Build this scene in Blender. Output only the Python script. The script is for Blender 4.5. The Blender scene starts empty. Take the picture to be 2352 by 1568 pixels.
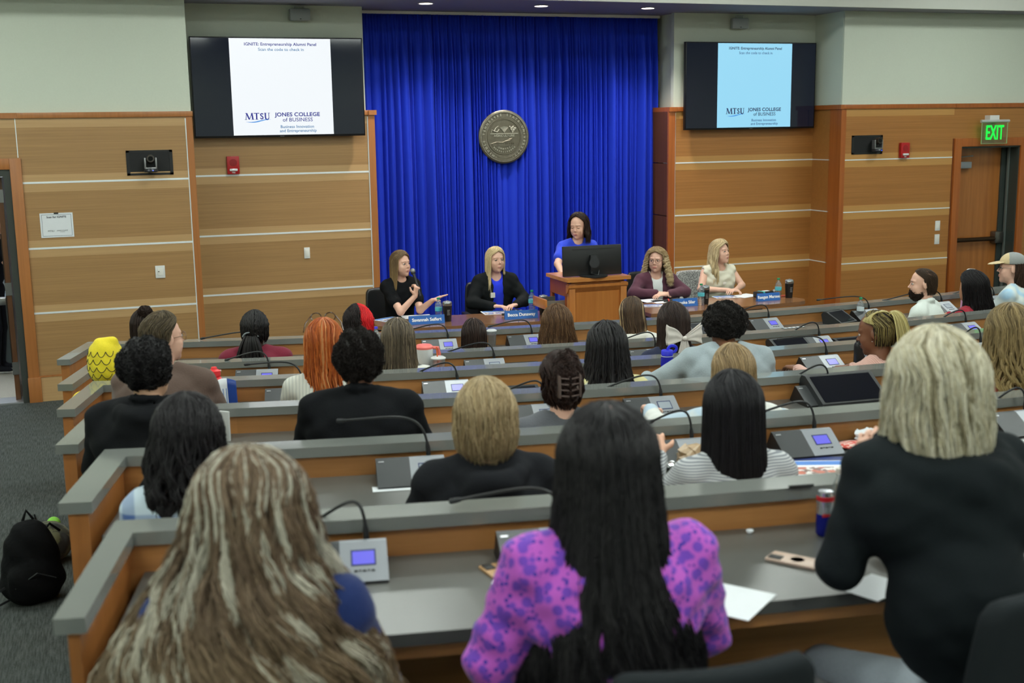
import bpy, bmesh, math, random
import numpy as np
from mathutils import Vector, Matrix

# ---------------------------------------------------------------- camera
FPX, PITCH, ROLL, YAW, CAMZ = 2730.27, 0.1795, -0.0151, 0.3438, 2.5224
W_, H_ = 2352, 1568
sc = bpy.context.scene
COL = sc.collection
_cy, _sy = math.cos(YAW), math.sin(YAW)
FW = np.array([_sy*math.cos(PITCH), _cy*math.cos(PITCH), -math.sin(PITCH)])
_r = np.array([_cy, -_sy, 0.0]); _u = np.cross(_r, FW)
RT = _r*math.cos(ROLL)+_u*math.sin(ROLL); UP = -_r*math.sin(ROLL)+_u*math.cos(ROLL)
CAM = np.array([0, 0, CAMZ])
cd = bpy.data.cameras.new('camera'); co = bpy.data.objects.new('camera', cd); COL.objects.link(co)
co.matrix_world = Matrix(((RT[0], UP[0], -FW[0], 0), (RT[1], UP[1], -FW[1], 0), (RT[2], UP[2], -FW[2], CAMZ), (0, 0, 0, 1)))
cd.sensor_width = 36; cd.lens = FPX*36/W_; cd.clip_start = .05
cd.dof.use_dof = True; cd.dof.focus_distance = 9.0; cd.dof.aperture_fstop = 3.0
sc.camera = co
# ---------------------------------------------------------------- world, exposure
wd = bpy.data.worlds.new('world'); sc.world = wd; wd.use_nodes = True
wd.node_tree.nodes['Background'].inputs[0].default_value = (.8, .85, .9, 1)
wd.node_tree.nodes['Background'].inputs[1].default_value = .15
sc.view_settings.view_transform = 'Standard'; sc.view_settings.look = 'None'
sc.view_settings.gamma = 1; sc.view_settings.use_curve_mapping = False
sc.view_settings.exposure = 0.0
sc.cycles.adaptive_threshold = .08; sc.cycles.adaptive_min_samples = 16; sc.cycles.max_bounces = 5; sc.cycles.diffuse_bounces = 3; sc.cycles.glossy_bounces = 3
sc.cycles.transmission_bounces = 5; sc.cycles.transparent_max_bounces = 6
sc.cycles.caustics_reflective = False; sc.cycles.caustics_refractive = False

def ray(x, y):
    return FW+RT*(x-W_/2)/FPX-UP*(y-H_/2)/FPX
def PY(x, y, Y):
    d = ray(x, y); return CAM+d*(Y/d[1])
def PZ(x, y, Z):
    d = ray(x, y); return CAM+d*((Z-CAMZ)/d[2])
# seating bowl: concentric rows round CC
CC = np.array([4.9, 24.8]); RR = [16.49, 17.74, 18.70, 19.73, 20.80, 21.93]
ZC = [1.0+.08*i for i in range(6)]; DESK = .125
def PR(x, y, R):
    d = ray(x, y); o = CAM[:2]-CC; a = d[0]**2+d[1]**2; b = 2*(o@d[:2]); c = o@o-R*R
    t = (-b-math.sqrt(b*b-4*a*c))/2/a
    P = CAM+d*t
    if P[1] > 20 or t < 0: P = CAM+d*((-b+math.sqrt(b*b-4*a*c))/2/a)
    return P
def PRz(x, y, row, z):   # point at height z under pixel, with its angle
    P = PZ(x, y, z); return P
def floor_z(y): return max(0.0, (8.9-y)*.08)
def lin(c):
    return tuple(((v/255)/12.92 if v/255 <= .04045 else ((v/255+.055)/1.055)**2.4) for v in c[:3])+(1,)

# ---------------------------------------------------------------- materials
MATS = {}
def newmat(name):
    m = bpy.data.materials.new(name); m.use_nodes = True
    return m, m.node_tree, m.node_tree.nodes['Principled BSDF']
def mat(name, rgb, rough=.5, metal=0, noise=.06, nscale=30, bump=0, spec=.5, trans=0, alpha=1, sheen=0, coat=0):
    if name in MATS: return MATS[name]
    m, t, b = newmat(name); N, L = t.nodes, t.links
    c = lin(rgb); b.inputs['Roughness'].default_value = rough; b.inputs['Metallic'].default_value = metal
    b.inputs['Specular IOR Level'].default_value = spec; b.inputs['Transmission Weight'].default_value = trans
    b.inputs['Alpha'].default_value = alpha; b.inputs['Sheen Weight'].default_value = sheen; b.inputs['Coat Weight'].default_value = coat
    if noise or bump:
        tc = N.new('ShaderNodeTexCoord'); nz = N.new('ShaderNodeTexNoise'); nz.inputs['Scale'].default_value = nscale; nz.inputs['Detail'].default_value = 3
        L.new(tc.outputs['Object'], nz.inputs['Vector'])
        mx = N.new('ShaderNodeMix'); mx.data_type = 'RGBA'
        mx.inputs[6].default_value = tuple(v*(1-noise) for v in c[:3])+(1,); mx.inputs[7].default_value = tuple(min(1, v*(1+noise)) for v in c[:3])+(1,)
        L.new(nz.outputs['Fac'], mx.inputs[0]); L.new(mx.outputs[2], b.inputs['Base Color'])
        if bump:
            bp = N.new('ShaderNodeBump'); bp.inputs['Strength'].default_value = bump; bp.inputs['Distance'].default_value = .01
            L.new(nz.outputs['Fac'], bp.inputs['Height']); L.new(bp.outputs[0], b.inputs['Normal'])
    else: b.inputs['Base Color'].default_value = c
    MATS[name] = m; return m
def emis(name, rgb, s, gloss=False):
    if name in MATS: return MATS[name]
    m, t, b = newmat(name); b.inputs['Base Color'].default_value = (.01, .01, .012, 1)
    b.inputs['Roughness'].default_value = .3 if not gloss else .06; b.inputs['Emission Color'].default_value = lin(rgb); b.inputs['Emission Strength'].default_value = s
    MATS[name] = m; return m
def wood(name, ca, cb, axis='x', rough=.35, stretch=40, fine=1.0, coat=.2, blocks=0):
    """veneer: grain runs along the axis; uv takes u as the grain"""
    if name in MATS: return MATS[name]
    m, t, b = newmat(name); N, L = t.nodes, t.links
    tc = N.new('ShaderNodeTexCoord'); mp = N.new('ShaderNodeMapping')
    s = {'x': (1.2, stretch, stretch), 'z': (stretch, stretch, 1.2), 'y': (stretch, 1.2, stretch), 'uv': (1.5, stretch, 1), 'uvz': (stretch, 1.5, 1)}[axis]
    mp.inputs['Scale'].default_value = tuple(v*fine for v in s)
    L.new(tc.outputs['UV' if axis[:2] == 'uv' else 'Object'], mp.inputs[0])
    n1 = N.new('ShaderNodeTexNoise'); n1.inputs['Scale'].default_value = 1; n1.inputs['Detail'].default_value = 5; n1.inputs['Roughness'].default_value = .65
    L.new(mp.outputs[0], n1.inputs[0])
    n2 = N.new('ShaderNodeTexNoise'); n2.inputs['Scale'].default_value = .22; n2.inputs['Detail'].default_value = 2; L.new(mp.outputs[0], n2.inputs[0])
    ad = N.new('ShaderNodeMath'); ad.operation = 'ADD'; L.new(n1.outputs['Fac'], ad.inputs[0])
    d2 = N.new('ShaderNodeMapRange'); d2.inputs[3].default_value = .36; d2.inputs[4].default_value = .64; L.new(n2.outputs['Fac'], d2.inputs[0]); L.new(d2.outputs[0], ad.inputs[1])
    mr = N.new('ShaderNodeMapRange'); mr.inputs[1].default_value = .7; mr.inputs[2].default_value = 1.3; L.new(ad.outputs[0], mr.inputs[0])
    mx = N.new('ShaderNodeMix'); mx.data_type = 'RGBA'; mx.inputs[6].default_value = lin(ca); mx.inputs[7].default_value = lin(cb)
    L.new(mr.outputs[0], mx.inputs[0]); out = mx.outputs[2]
    if blocks:
        sp = N.new('ShaderNodeSeparateXYZ'); L.new(tc.outputs['UV'], sp.inputs[0])
        ml = N.new('ShaderNodeMath'); ml.operation = 'MULTIPLY'; ml.inputs[1].default_value = blocks; L.new(sp.outputs[0], ml.inputs[0])
        fl = N.new('ShaderNodeMath'); fl.operation = 'FLOOR'; L.new(ml.outputs[0], fl.inputs[0])
        wn = N.new('ShaderNodeTexWhiteNoise'); wn.noise_dimensions = '1D'; L.new(fl.outputs[0], wn.inputs['W'])
        m2 = N.new('ShaderNodeMapRange'); m2.inputs[3].default_value = .8; m2.inputs[4].default_value = 1.12; L.new(wn.outputs['Value'], m2.inputs[0])
        vm = N.new('ShaderNodeVectorMath'); vm.operation = 'SCALE'; L.new(out, vm.inputs[0]); L.new(m2.outputs[0], vm.inputs['Scale']); out = vm.outputs[0]
    L.new(out, b.inputs['Base Color']); b.inputs['Roughness'].default_value = rough; b.inputs['Coat Weight'].default_value = coat; b.inputs['Coat Roughness'].default_value = .25
    MATS[name] = m; return m
def pattern(name, kind, c1, c2, scale=40, rough=.8, c3=None, axis=(0, 0, 1), bump=.3):
    if name in MATS: return MATS[name]
    m, t, b = newmat(name); N, L = t.nodes, t.links
    tc = N.new('ShaderNodeTexCoord'); b.inputs['Roughness'].default_value = rough; b.inputs['Sheen Weight'].default_value = .15
    mx = N.new('ShaderNodeMix'); mx.data_type = 'RGBA'; mx.inputs[6].default_value = lin(c1); mx.inputs[7].default_value = lin(c2)
    def ramp(src, p0, p1):
        r = N.new('ShaderNodeMapRange'); r.inputs[1].default_value = p0; r.inputs[2].default_value = p1; L.new(src, r.inputs[0]); return r.outputs[0]
    if kind in ('stripe', 'rib'):
        dt = N.new('ShaderNodeVectorMath'); dt.operation = 'DOT_PRODUCT'; dt.inputs[1].default_value = axis; L.new(tc.outputs['Object'], dt.inputs[0])
        ml = N.new('ShaderNodeMath'); ml.operation = 'MULTIPLY'; ml.inputs[1].default_value = scale*2*math.pi; L.new(dt.outputs['Value'], ml.inputs[0])
        sn = N.new('ShaderNodeMath'); sn.operation = 'SINE'; L.new(ml.outputs[0], sn.inputs[0]); f = ramp(sn.outputs[0], -.2, .4)
        if kind == 'rib':
            bp = N.new('ShaderNodeBump'); bp.inputs['Strength'].default_value = bump; bp.inputs['Distance'].default_value = .004
            L.new(sn.outputs[0], bp.inputs['Height']); L.new(bp.outputs[0], b.inputs['Normal'])
    elif kind == 'spots':
        v = N.new('ShaderNodeTexVoronoi'); v.inputs['Scale'].default_value = scale; L.new(tc.outputs['Object'], v.inputs[0]); f = ramp(v.outputs['Distance'], .28, .36)
    elif kind == 'blotch':
        v = N.new('ShaderNodeTexNoise'); v.inputs['Scale'].default_value = scale; v.inputs['Detail'].default_value = 2; L.new(tc.outputs['Object'], v.inputs[0]); f = ramp(v.outputs['Fac'], .47, .53)
    elif kind == 'plaid':
        outs = []
        sp = N.new('ShaderNodeSeparateXYZ'); L.new(tc.outputs['Object'], sp.inputs[0])
        for k, sx in ((0, 1), (2, 1)):
            ml = N.new('ShaderNodeMath'); ml.operation = 'MULTIPLY'; ml.inputs[1].default_value = scale*2*math.pi; L.new(sp.outputs[k], ml.inputs[0])
            sn = N.new('ShaderNodeMath'); sn.operation = 'SINE'; L.new(ml.outputs[0], sn.inputs[0]); outs.append(ramp(sn.outputs[0], .3, .6))
        ad = N.new('ShaderNodeMath'); ad.operation = 'ADD'; L.new(outs[0], ad.inputs[0]); L.new(outs[1], ad.inputs[1])
        hf = N.new('ShaderNodeMath'); hf.operation = 'MULTIPLY'; hf.inputs[1].default_value = .5; L.new(ad.outputs[0], hf.inputs[0]); f = hf.outputs[0]
    L.new(f, mx.inputs[0]); out = mx.outputs[2]
    if c3 is not None:
        v = N.new('ShaderNodeTexVoronoi'); v.inputs['Scale'].default_value = scale*.55; L.new(tc.outputs['Object'], v.inputs[0])
        m3 = N.new('ShaderNodeMix'); m3.data_type = 'RGBA'; m3.inputs[7].default_value = lin(c3); L.new(out, m3.inputs[6])
        L.new(ramp(v.outputs['Distance'], .5, .4), m3.inputs[0]); out = m3.outputs[2]
    L.new(out, b.inputs['Base Color']); MATS[name] = m; return m
def fabric(name, rgb, rough=.85, noise=.12, nscale=160, bump=.15):
    if max(rgb) < 60: rgb = tuple(v*.72 for v in rgb)
    return mat(name, rgb, rough, 0, noise, nscale, bump, .15 if max(rgb) < 60 else .25, sheen=0 if max(rgb) < 60 else .12)
def skinmat(name, rgb):
    if name in MATS: return MATS[name]
    m = mat(name, rgb, .5, 0, .06, 25, 0, .4)
    b = m.node_tree.nodes['Principled BSDF']; b.inputs['Subsurface Weight'].default_value = .0
    return m
def hairmat():
    if 'hair' in MATS: return MATS['hair']
    m, t, b = newmat('hair'); a = t.nodes.new('ShaderNodeAttribute'); a.attribute_name = 'Col'
    t.links.new(a.outputs['Color'], b.inputs['Base Color']); b.inputs['Roughness'].default_value = .48; b.inputs['Specular IOR Level'].default_value = .28
    MATS['hair'] = m; return m

# ---------------------------------------------------------------- mesh helpers
def mobj(name, V, F, m, parent=None, smooth=True, uv=None, col=None):
    V = np.asarray(V, dtype=np.float32).reshape(-1, 3)
    me = bpy.data.meshes.new(name)
    if isinstance(F, np.ndarray):
        k = F.shape[1]; me.vertices.add(len(V)); me.vertices.foreach_set('co', V.ravel())
        me.loops.add(F.size); me.loops.foreach_set('vertex_index', F.astype(np.int32).ravel())
        me.polygons.add(len(F)); me.polygons.foreach_set('loop_start', np.arange(0, F.size, k, dtype=np.int32))
        me.update(calc_edges=True)
    else:
        me.from_pydata([tuple(map(float, v)) for v in V], [], F); me.update()
    if smooth: me.polygons.foreach_set('use_smooth', np.ones(len(me.polygons), dtype=bool))
    if uv is not None:
        ul = me.uv_layers.new(name='UVMap'); li = np.zeros(len(me.loops), dtype=np.int32); me.loops.foreach_get('vertex_index', li)
        ul.data.foreach_set('uv', np.asarray(uv, dtype=np.float32)[li].ravel())
    if col is not None:
        ca = me.color_attributes.new('Col', 'FLOAT_COLOR', 'POINT'); ca.data.foreach_set('color', np.asarray(col, dtype=np.float32).ravel())
    if m is not None:
        for mm in (m if isinstance(m, (list, tuple)) else [m]): me.materials.append(mm)
    o = bpy.data.objects.new(name, me); COL.objects.link(o)
    if parent is not None: o.parent = parent
    return o
class MB:
    """collects shapes for ONE mesh object"""
    def __init__(s): s.v = []; s.f = []; s.n = 0
    def add(s, V, F):
        V = np.asarray(V, float).reshape(-1, 3); s.v.append(V)
        for f in F: s.f.append(tuple(int(i)+s.n for i in f))
        s.n += len(V); return s
    def box(s, x0, y0, z0, x1, y1, z1, bev=0, M=None):
        if bev:
            bm = bmesh.new(); bmesh.ops.create_cube(bm, size=1)
            for v in bm.verts: v.co = ((x0+x1)/2+v.co.x*(x1-x0), (y0+y1)/2+v.co.y*(y1-y0), (z0+z1)/2+v.co.z*(z1-z0))
            bmesh.ops.bevel(bm, geom=bm.edges[:], offset=bev, segments=2, profile=.6, affect='EDGES')
            bm.verts.index_update(); V = np.array([v.co[:] for v in bm.verts]); F = [[v.index for v in f.verts] for f in bm.faces]; bm.free()
        else:
            V = np.array([(x, y, z) for x in (x0, x1) for y in (y0, y1) for z in (z0, z1)])
            F = [(0, 1, 3, 2), (4, 6, 7, 5), (0, 4, 5, 1), (2, 3, 7, 6), (0, 2, 6, 4), (1, 5, 7, 3)]
        if M is not None: V = V@np.asarray(M)[:3, :3].T+np.asarray(M)[:3, 3]
        return s.add(V, F)
    def lathe(s, prof, c=(0, 0, 0), n=24, M=None):
        prof = np.asarray(prof, float); k = len(prof); a = np.linspace(0, 2*np.pi, n, endpoint=False)
        V = np.stack([np.outer(np.cos(a), prof[:, 0]), np.outer(np.sin(a), prof[:, 0]), np.tile(prof[:, 1], (n, 1))], -1).reshape(-1, 3)
        F = [(i*k+j, ((i+1) % n)*k+j, ((i+1) % n)*k+j+1, i*k+j+1) for i in range(n) for j in range(k-1)]
        if prof[0, 0] > 1e-6: F.append([i*k for i in range(n)][::-1])
        if prof[-1, 0] > 1e-6: F.append([i*k+k-1 for i in range(n)])
        if M is not None: V = V@np.asarray(M)[:3, :3].T+np.asarray(M)[:3, 3]
        return s.add(V+np.asarray(c), F)
    def tube(s, P, r, n=8, flat=1.0):
        P = np.asarray(P, float); k = len(P); r = np.broadcast_to(r, (k,)); T = np.gradient(P, axis=0); T /= np.linalg.norm(T, axis=1)[:, None]+1e-9
        up = np.array([0, 0, 1.]) if abs(T[0, 2]) < .9 else np.array([1., 0, 0]); A = np.cross(T, up); A /= np.linalg.norm(A, axis=1)[:, None]+1e-9
        for i in range(1, k):
            a = A[i-1]-T[i]*(A[i-1]@T[i]); A[i] = a/(np.linalg.norm(a)+1e-9)
        B = np.cross(T, A); a = np.linspace(0, 2*np.pi, n, endpoint=False)
        V = P[:, None]+r[:, None, None]*(A[:, None]*np.cos(a)[:, None]+flat*B[:, None]*np.sin(a)[:, None])
        F = [(i*n+j, i*n+(j+1) % n, (i+1)*n+(j+1) % n, (i+1)*n+j) for i in range(k-1) for j in range(n)]
        F.append(list(range(n))[::-1]); F.append([(k-1)*n+j for j in range(n)])
        return s.add(V.reshape(-1, 3), F)
    def prism(s, poly, d0, d1, axis='y'):
        n = len(poly); V = []
        for d in (d0, d1):
            for a, b in poly: V.append({'y': (a, d, b), 'x': (d, a, b), 'z': (a, b, d)}[axis])
        F = [(i, (i+1) % n, n+(i+1) % n, n+i) for i in range(n)]+[list(range(n))[::-1], list(range(n, 2*n))]
        return s.add(V, F)
    def ico(s, c, r, sub=2):
        bm = bmesh.new(); bmesh.ops.create_icosphere(bm, subdivisions=sub, radius=1); V = np.array([v.co[:] for v in bm.verts]); bm.verts.index_update()
        F = [[v.index for v in f.verts] for f in bm.faces]; bm.free(); return s.add(V*np.asarray(r)+np.asarray(c), F)
    def build(s, name, m, parent=None, smooth=False, M=None):
        V = np.concatenate(s.v)
        if M is not None: V = V@np.asarray(M)[:3, :3].T+np.asarray(M)[:3, 3]
        o = mobj(name, V, s.f, m, parent, smooth)
        bm = bmesh.new(); bm.from_mesh(o.data); bmesh.ops.recalc_face_normals(bm, faces=bm.faces); bm.to_mesh(o.data); bm.free()
        if smooth: autosm(o)
        return o
def autosm(o, ang=40):
    me = o.data; bm = bmesh.new(); bm.from_mesh(me); c = math.radians(ang)
    for e in bm.edges: e.smooth = not (len(e.link_faces) == 2 and e.calc_face_angle(0) > c)
    bm.to_mesh(me); bm.free(); return o
def box(name, x0, y0, z0, x1, y1, z1, m, parent=None, bev=0):
    return MB().box(x0, y0, z0, x1, y1, z1, bev).build(name, m, parent, smooth=bool(bev))
def T4(loc=(0, 0, 0), rz=0, rx=0, ry=0):
    return Matrix.Translation(loc) @ Matrix.Rotation(rz, 4, 'Z') @ Matrix.Rotation(ry, 4, 'Y') @ Matrix.Rotation(rx, 4, 'X')
def thing(name, label, cat, loc=(0, 0, 0), rz=0, group=None):
    o = bpy.data.objects.new(name, None); COL.objects.link(o); o.location = loc; o.rotation_euler = (0, 0, rz); o.empty_display_size = .05
    return tag(o, label, cat, group)
def tag(o, label, cat, group=None):
    o['label'] = label; o['category'] = cat
    if group: o['group'] = group
    return o
def struct(o, label=None, cat=None):
    o['kind'] = 'structure'
    if label: o['label'] = label
    if cat: o['category'] = cat
    return o
def sroot(name, label=None, cat=None):
    o = bpy.data.objects.new(name, None); COL.objects.link(o); return struct(o, label, cat)
def copy_tree(o, parent=None):
    c = o.copy(); COL.objects.link(c); c.parent = parent
    for ch in list(o.children): copy_tree(ch, c)
    return c
def text_geo(s, size, bold=0.0, extr=.001, align='CENTER', spacing=1.0, shear=0):
    cu = bpy.data.curves.new('t', 'FONT'); cu.body = s; cu.size = size; cu.offset = bold; cu.extrude = extr; cu.align_x = align; cu.align_y = 'CENTER'
    cu.space_character = spacing; cu.shear = shear; cu.resolution_u = 3
    ob = bpy.data.objects.new('t', cu); COL.objects.link(ob); dg = bpy.context.evaluated_depsgraph_get(); dg.update()
    me = ob.evaluated_get(dg).to_mesh(); V = np.array([v.co[:] for v in me.vertices]).reshape(-1, 3); F = [list(p.vertices) for p in me.polygons]
    ob.to_mesh_clear() if False else None
    bpy.data.objects.remove(ob); bpy.data.curves.remove(cu); return V, F
def text(name, s, size, M, m, parent=None, **k):
    """text lies in the local xz plane of M, readable from -y"""
    V, F = text_geo(s, size, **k)
    V = V[:, [0, 2, 1]]*np.array([1, -1, 1]); V = V@np.asarray(M)[:3, :3].T+np.asarray(M)[:3, 3]
    return mobj(name, V, F, m, parent, smooth=False)
# ---------------------------------------------------------------- implicit surfaces -> continuous meshes
def s_ell(c, r, R=None):
    c = np.asarray(c, float); r = np.asarray(r, float)
    def f(p):
        q = p-c
        if R is not None: q = q@R
        k0 = np.linalg.norm(q/r, axis=1); k1 = np.linalg.norm(q/(r*r), axis=1)+1e-9
        return k0*(k0-1)/k1
    return f
def s_cap(a, b, ra, rb=None):
    a = np.asarray(a, float); b = np.asarray(b, float); rb = ra if rb is None else rb; ba = b-a; L2 = ba@ba+1e-12
    def f(p):
        pa = p-a; h = np.clip(pa@ba/L2, 0, 1); return np.linalg.norm(pa-h[:, None]*ba, axis=1)-(ra+(rb-ra)*h)
    return f
def smin(a, b, k):
    if k <= 0: return np.minimum(a, b)
    h = np.clip(.5+.5*(b-a)/k, 0, 1); return b*(1-h)+a*h-k*h*(1-h)
def smax(a, b, k): return -smin(-a, -b, k)
class SDF:
    def __init__(s): s.ops = []
    def u(s, f, k=.02): s.ops.append(('u', f, k)); return s
    def sub(s, f, k=.01): s.ops.append(('s', f, k)); return s
    def fn(s, g): s.ops.append(('f', g, 0)); return s
    def __call__(s, p):
        d = None
        for o, f, k in s.ops:
            if o == 'f': d = f(p, d)
            else:
                e = f(p)
                if d is None: d = e
                elif o == 'u': d = smin(d, e, k)
                else: d = smax(d, -e, k)
        return d
def sdf_mesh(f, lo, hi, h, coarse=5):
    lo = np.asarray(lo, float); hi = np.asarray(hi, float)
    nb = np.ceil((hi-lo)/(h*coarse)).astype(int); Hc = h*coarse
    g = np.stack(np.meshgrid(*[np.arange(n) for n in nb], indexing='ij'), -1).reshape(-1, 3)
    cen = lo+(g+.5)*Hc; d = f(cen); act = np.abs(d) < Hc*1.35+.012
    D = np.repeat(np.repeat(np.repeat(d.reshape(nb), coarse, 0), coarse, 1), coarse, 2).astype(np.float32)
    ga = g[act]; off = np.stack(np.meshgrid(*[np.arange(coarse)]*3, indexing='ij'), -1).reshape(-1, 3)
    idx = (ga[:, None]*coarse+off[None]).reshape(-1, 3)
    vals = np.empty(len(idx)); pts = lo+(idx+.5)*h
    for i in range(0, len(idx), 200000): vals[i:i+200000] = f(pts[i:i+200000])
    D[idx[:, 0], idx[:, 1], idx[:, 2]] = vals
    D[0] = D[-1] = 1; D[:, 0] = D[:, -1] = 1; D[:, :, 0] = D[:, :, -1] = 1
    S = D < 0
    cnt = np.zeros(tuple(n-1 for n in D.shape), np.int8)
    for a in (0, 1):
        for b in (0, 1):
            for c in (0, 1): cnt += S[a:D.shape[0]-1+a, b:D.shape[1]-1+b, c:D.shape[2]-1+c]
    cells = np.argwhere((cnt > 0) & (cnt < 8)); ids = -np.ones(cnt.shape, np.int32); ids[tuple(cells.T)] = np.arange(len(cells))
    acc = np.zeros((len(cells), 3)); w = np.zeros(len(cells))
    cor = [(a, b, c) for a in (0, 1) for b in (0, 1) for c in (0, 1)]
    val = {c: D[cells[:, 0]+c[0], cells[:, 1]+c[1], cells[:, 2]+c[2]] for c in cor}
    for c in cor:
        for ax in range(3):
            if c[ax] == 0:
                e = list(c); e[ax] = 1; e = tuple(e); v0, v1 = val[c], val[e]; m = (v0 < 0) != (v1 < 0)
                t = v0[m]/(v0[m]-v1[m]); P = np.array(c, float)[None]+np.outer(t, np.eye(3)[ax]); acc[m] += P; w[m] += 1
    V = lo+(cells+acc/w[:, None]+.5)*h
    Q = []
    for ax in range(3):
        sl0 = [slice(None)]*3; sl1 = [slice(None)]*3; sl0[ax] = slice(0, -1); sl1[ax] = slice(1, None)
        ch = S[tuple(sl0)] != S[tuple(sl1)]; e = np.argwhere(ch)
        b, c = [(1, 2), (2, 0), (0, 1)][ax]
        e = e[(e[:, b] > 0) & (e[:, c] > 0) & (e[:, b] < D.shape[b]-1) & (e[:, c] < D.shape[c]-1)]
        def cid(db, dc):
            q = e.copy(); q[:, b] -= db; q[:, c] -= dc; return ids[tuple(q.T)]
        q = np.stack([cid(1, 1), cid(0, 1), cid(0, 0), cid(1, 0)], 1); inside = S[tuple(e.T)]
        q[~inside] = q[~inside][:, ::-1]; Q.append(q)
    Q = np.concatenate(Q); Q = Q[(Q >= 0).all(1)]
    return V, Q

# ---------------------------------------------------------------- people
def nrm(v): v = np.asarray(v, float); return v/(np.linalg.norm(v)+1e-12)
def rotz(a): c, s = math.cos(a), math.sin(a); return np.array([[c, -s, 0], [s, c, 0], [0, 0, 1.]])
def rotx(a): c, s = math.cos(a), math.sin(a); return np.array([[1, 0, 0], [0, c, -s], [0, s, c]])
def roty(a): c, s = math.cos(a), math.sin(a); return np.array([[c, 0, s], [0, 1, 0], [-s, 0, c]])
def hand_prims(S, w, d, n, side, curl=.35, thumb=.8, sc_=1.0, spread=.06, curls=None):
    """palm, four unequal bent fingers and a thumb leaving the side of the palm"""
    w = np.asarray(w, float); d = nrm(d); n = nrm(np.asarray(n, float)-d*(np.asarray(n, float)@d)); s = np.cross(d, n)*side
    q = sc_
    for o in (.026, .009, -.009, -.025):
        S.u(s_cap(w+s*o*.6*q, w+d*.083*q+s*o*q, .0125*q, .0115*q), .012)
    offs = (.029, .010, -.009, -.027); lens = (.068, .078, .072, .056)
    for i in range(4):
        b = w+d*.086*q+s*offs[i]*q; dd = nrm(d+s*spread*(1.5-i)); c = curls[i] if curls else curl*(1+.12*i)
        L = lens[i]*q; r = .0088*q if i < 3 else .0076*q; nn = n.copy(); cur = dd
        for k, fr in enumerate((.42, .32, .26)):
            a = c*(1.0 if k else .8); cur2 = cur*math.cos(a)-nn*math.sin(a); nn = nn*math.cos(a)+cur*math.sin(a); cur = cur2
            e = b+cur*L*fr; S.u(s_cap(b, e, r, r*.9), .0035); b = e; r *= .9
    tb = w+d*.022*q+s*.022*q; t1 = nrm(d*.55+s*thumb-n*.25); m = tb+t1*.042*q
    S.u(s_cap(tb, m, .0135*q, .011*q), .008); t2 = nrm(d*.85+s*.3-n*.45); S.u(s_cap(m, m+t2*.034*q, .0105*q, .0085*q), .004)
def head_prims(S, H, R, jaw=1.0, wide=1.0, face=True, beard=False):
    """H centre of the head, R head rotation; local x right, y forward, z up"""
    P = lambda x, y, z: H+R@np.array([x*wide, y, z])
    S.u(s_ell(P(0, -.014, .032), (.074*wide, .095, .086), R), .02)
    S.u(s_ell(P(0, .022, -.032), (.061*wide, .067, .083), R), .025)
    S.u(s_ell(P(0, .034, -.074), (.045*wide*jaw, .046, .042), R), .022)
    for s in (-1, 1): S.u(s_ell(P(.0755*s, -.008, -.004), (.008, .019, .031), R@rotx(-.15)@rotz(-.35*s)), .006)
    if not face: return
    S.u(s_cap(P(0, .070, -.099), P(0, .071, -.096), .017), .015)
    for s in (-1, 1):
        S.u(s_cap(P(.034*s, .056, -.030), P(.037*s, .048, -.052), .024, .020), .022)
        S.u(s_cap(P(.014*s, .078, .029), P(.042*s, .066, .029), .0075 if not beard else .010, .006), .014)
        S.sub(s_ell(P(.031*s, .1015, .007), (.018, .016, .0125), R), .012)
        S.u(s_ell(P(.031*s, .0695, .007), (.0145, .0145, .0130), R), .003)
    S.u(s_cap(P(0, .080, .014), P(0, .1035, -.020), .0050, .0080), .010)
    for s in (-1, 1): S.u(s_cap(P(.0085*s, .093, -.025), P(.008*s, .093, -.024), .0055), .006)
    S.u(s_cap(P(-.017, .086, -.0565), P(.017, .086, -.0565), .0055), .006); S.u(s_cap(P(0, .0895, -.056), P(0, .0895, -.0565), .005), .006)
    S.u(s_cap(P(-.014, .084, -.066), P(.014, .084, -.066), .0065), .006)
    S.sub(s_cap(P(-.021, .0945, -.0612), P(.021, .0945, -.0612), .0014), .002)
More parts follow.
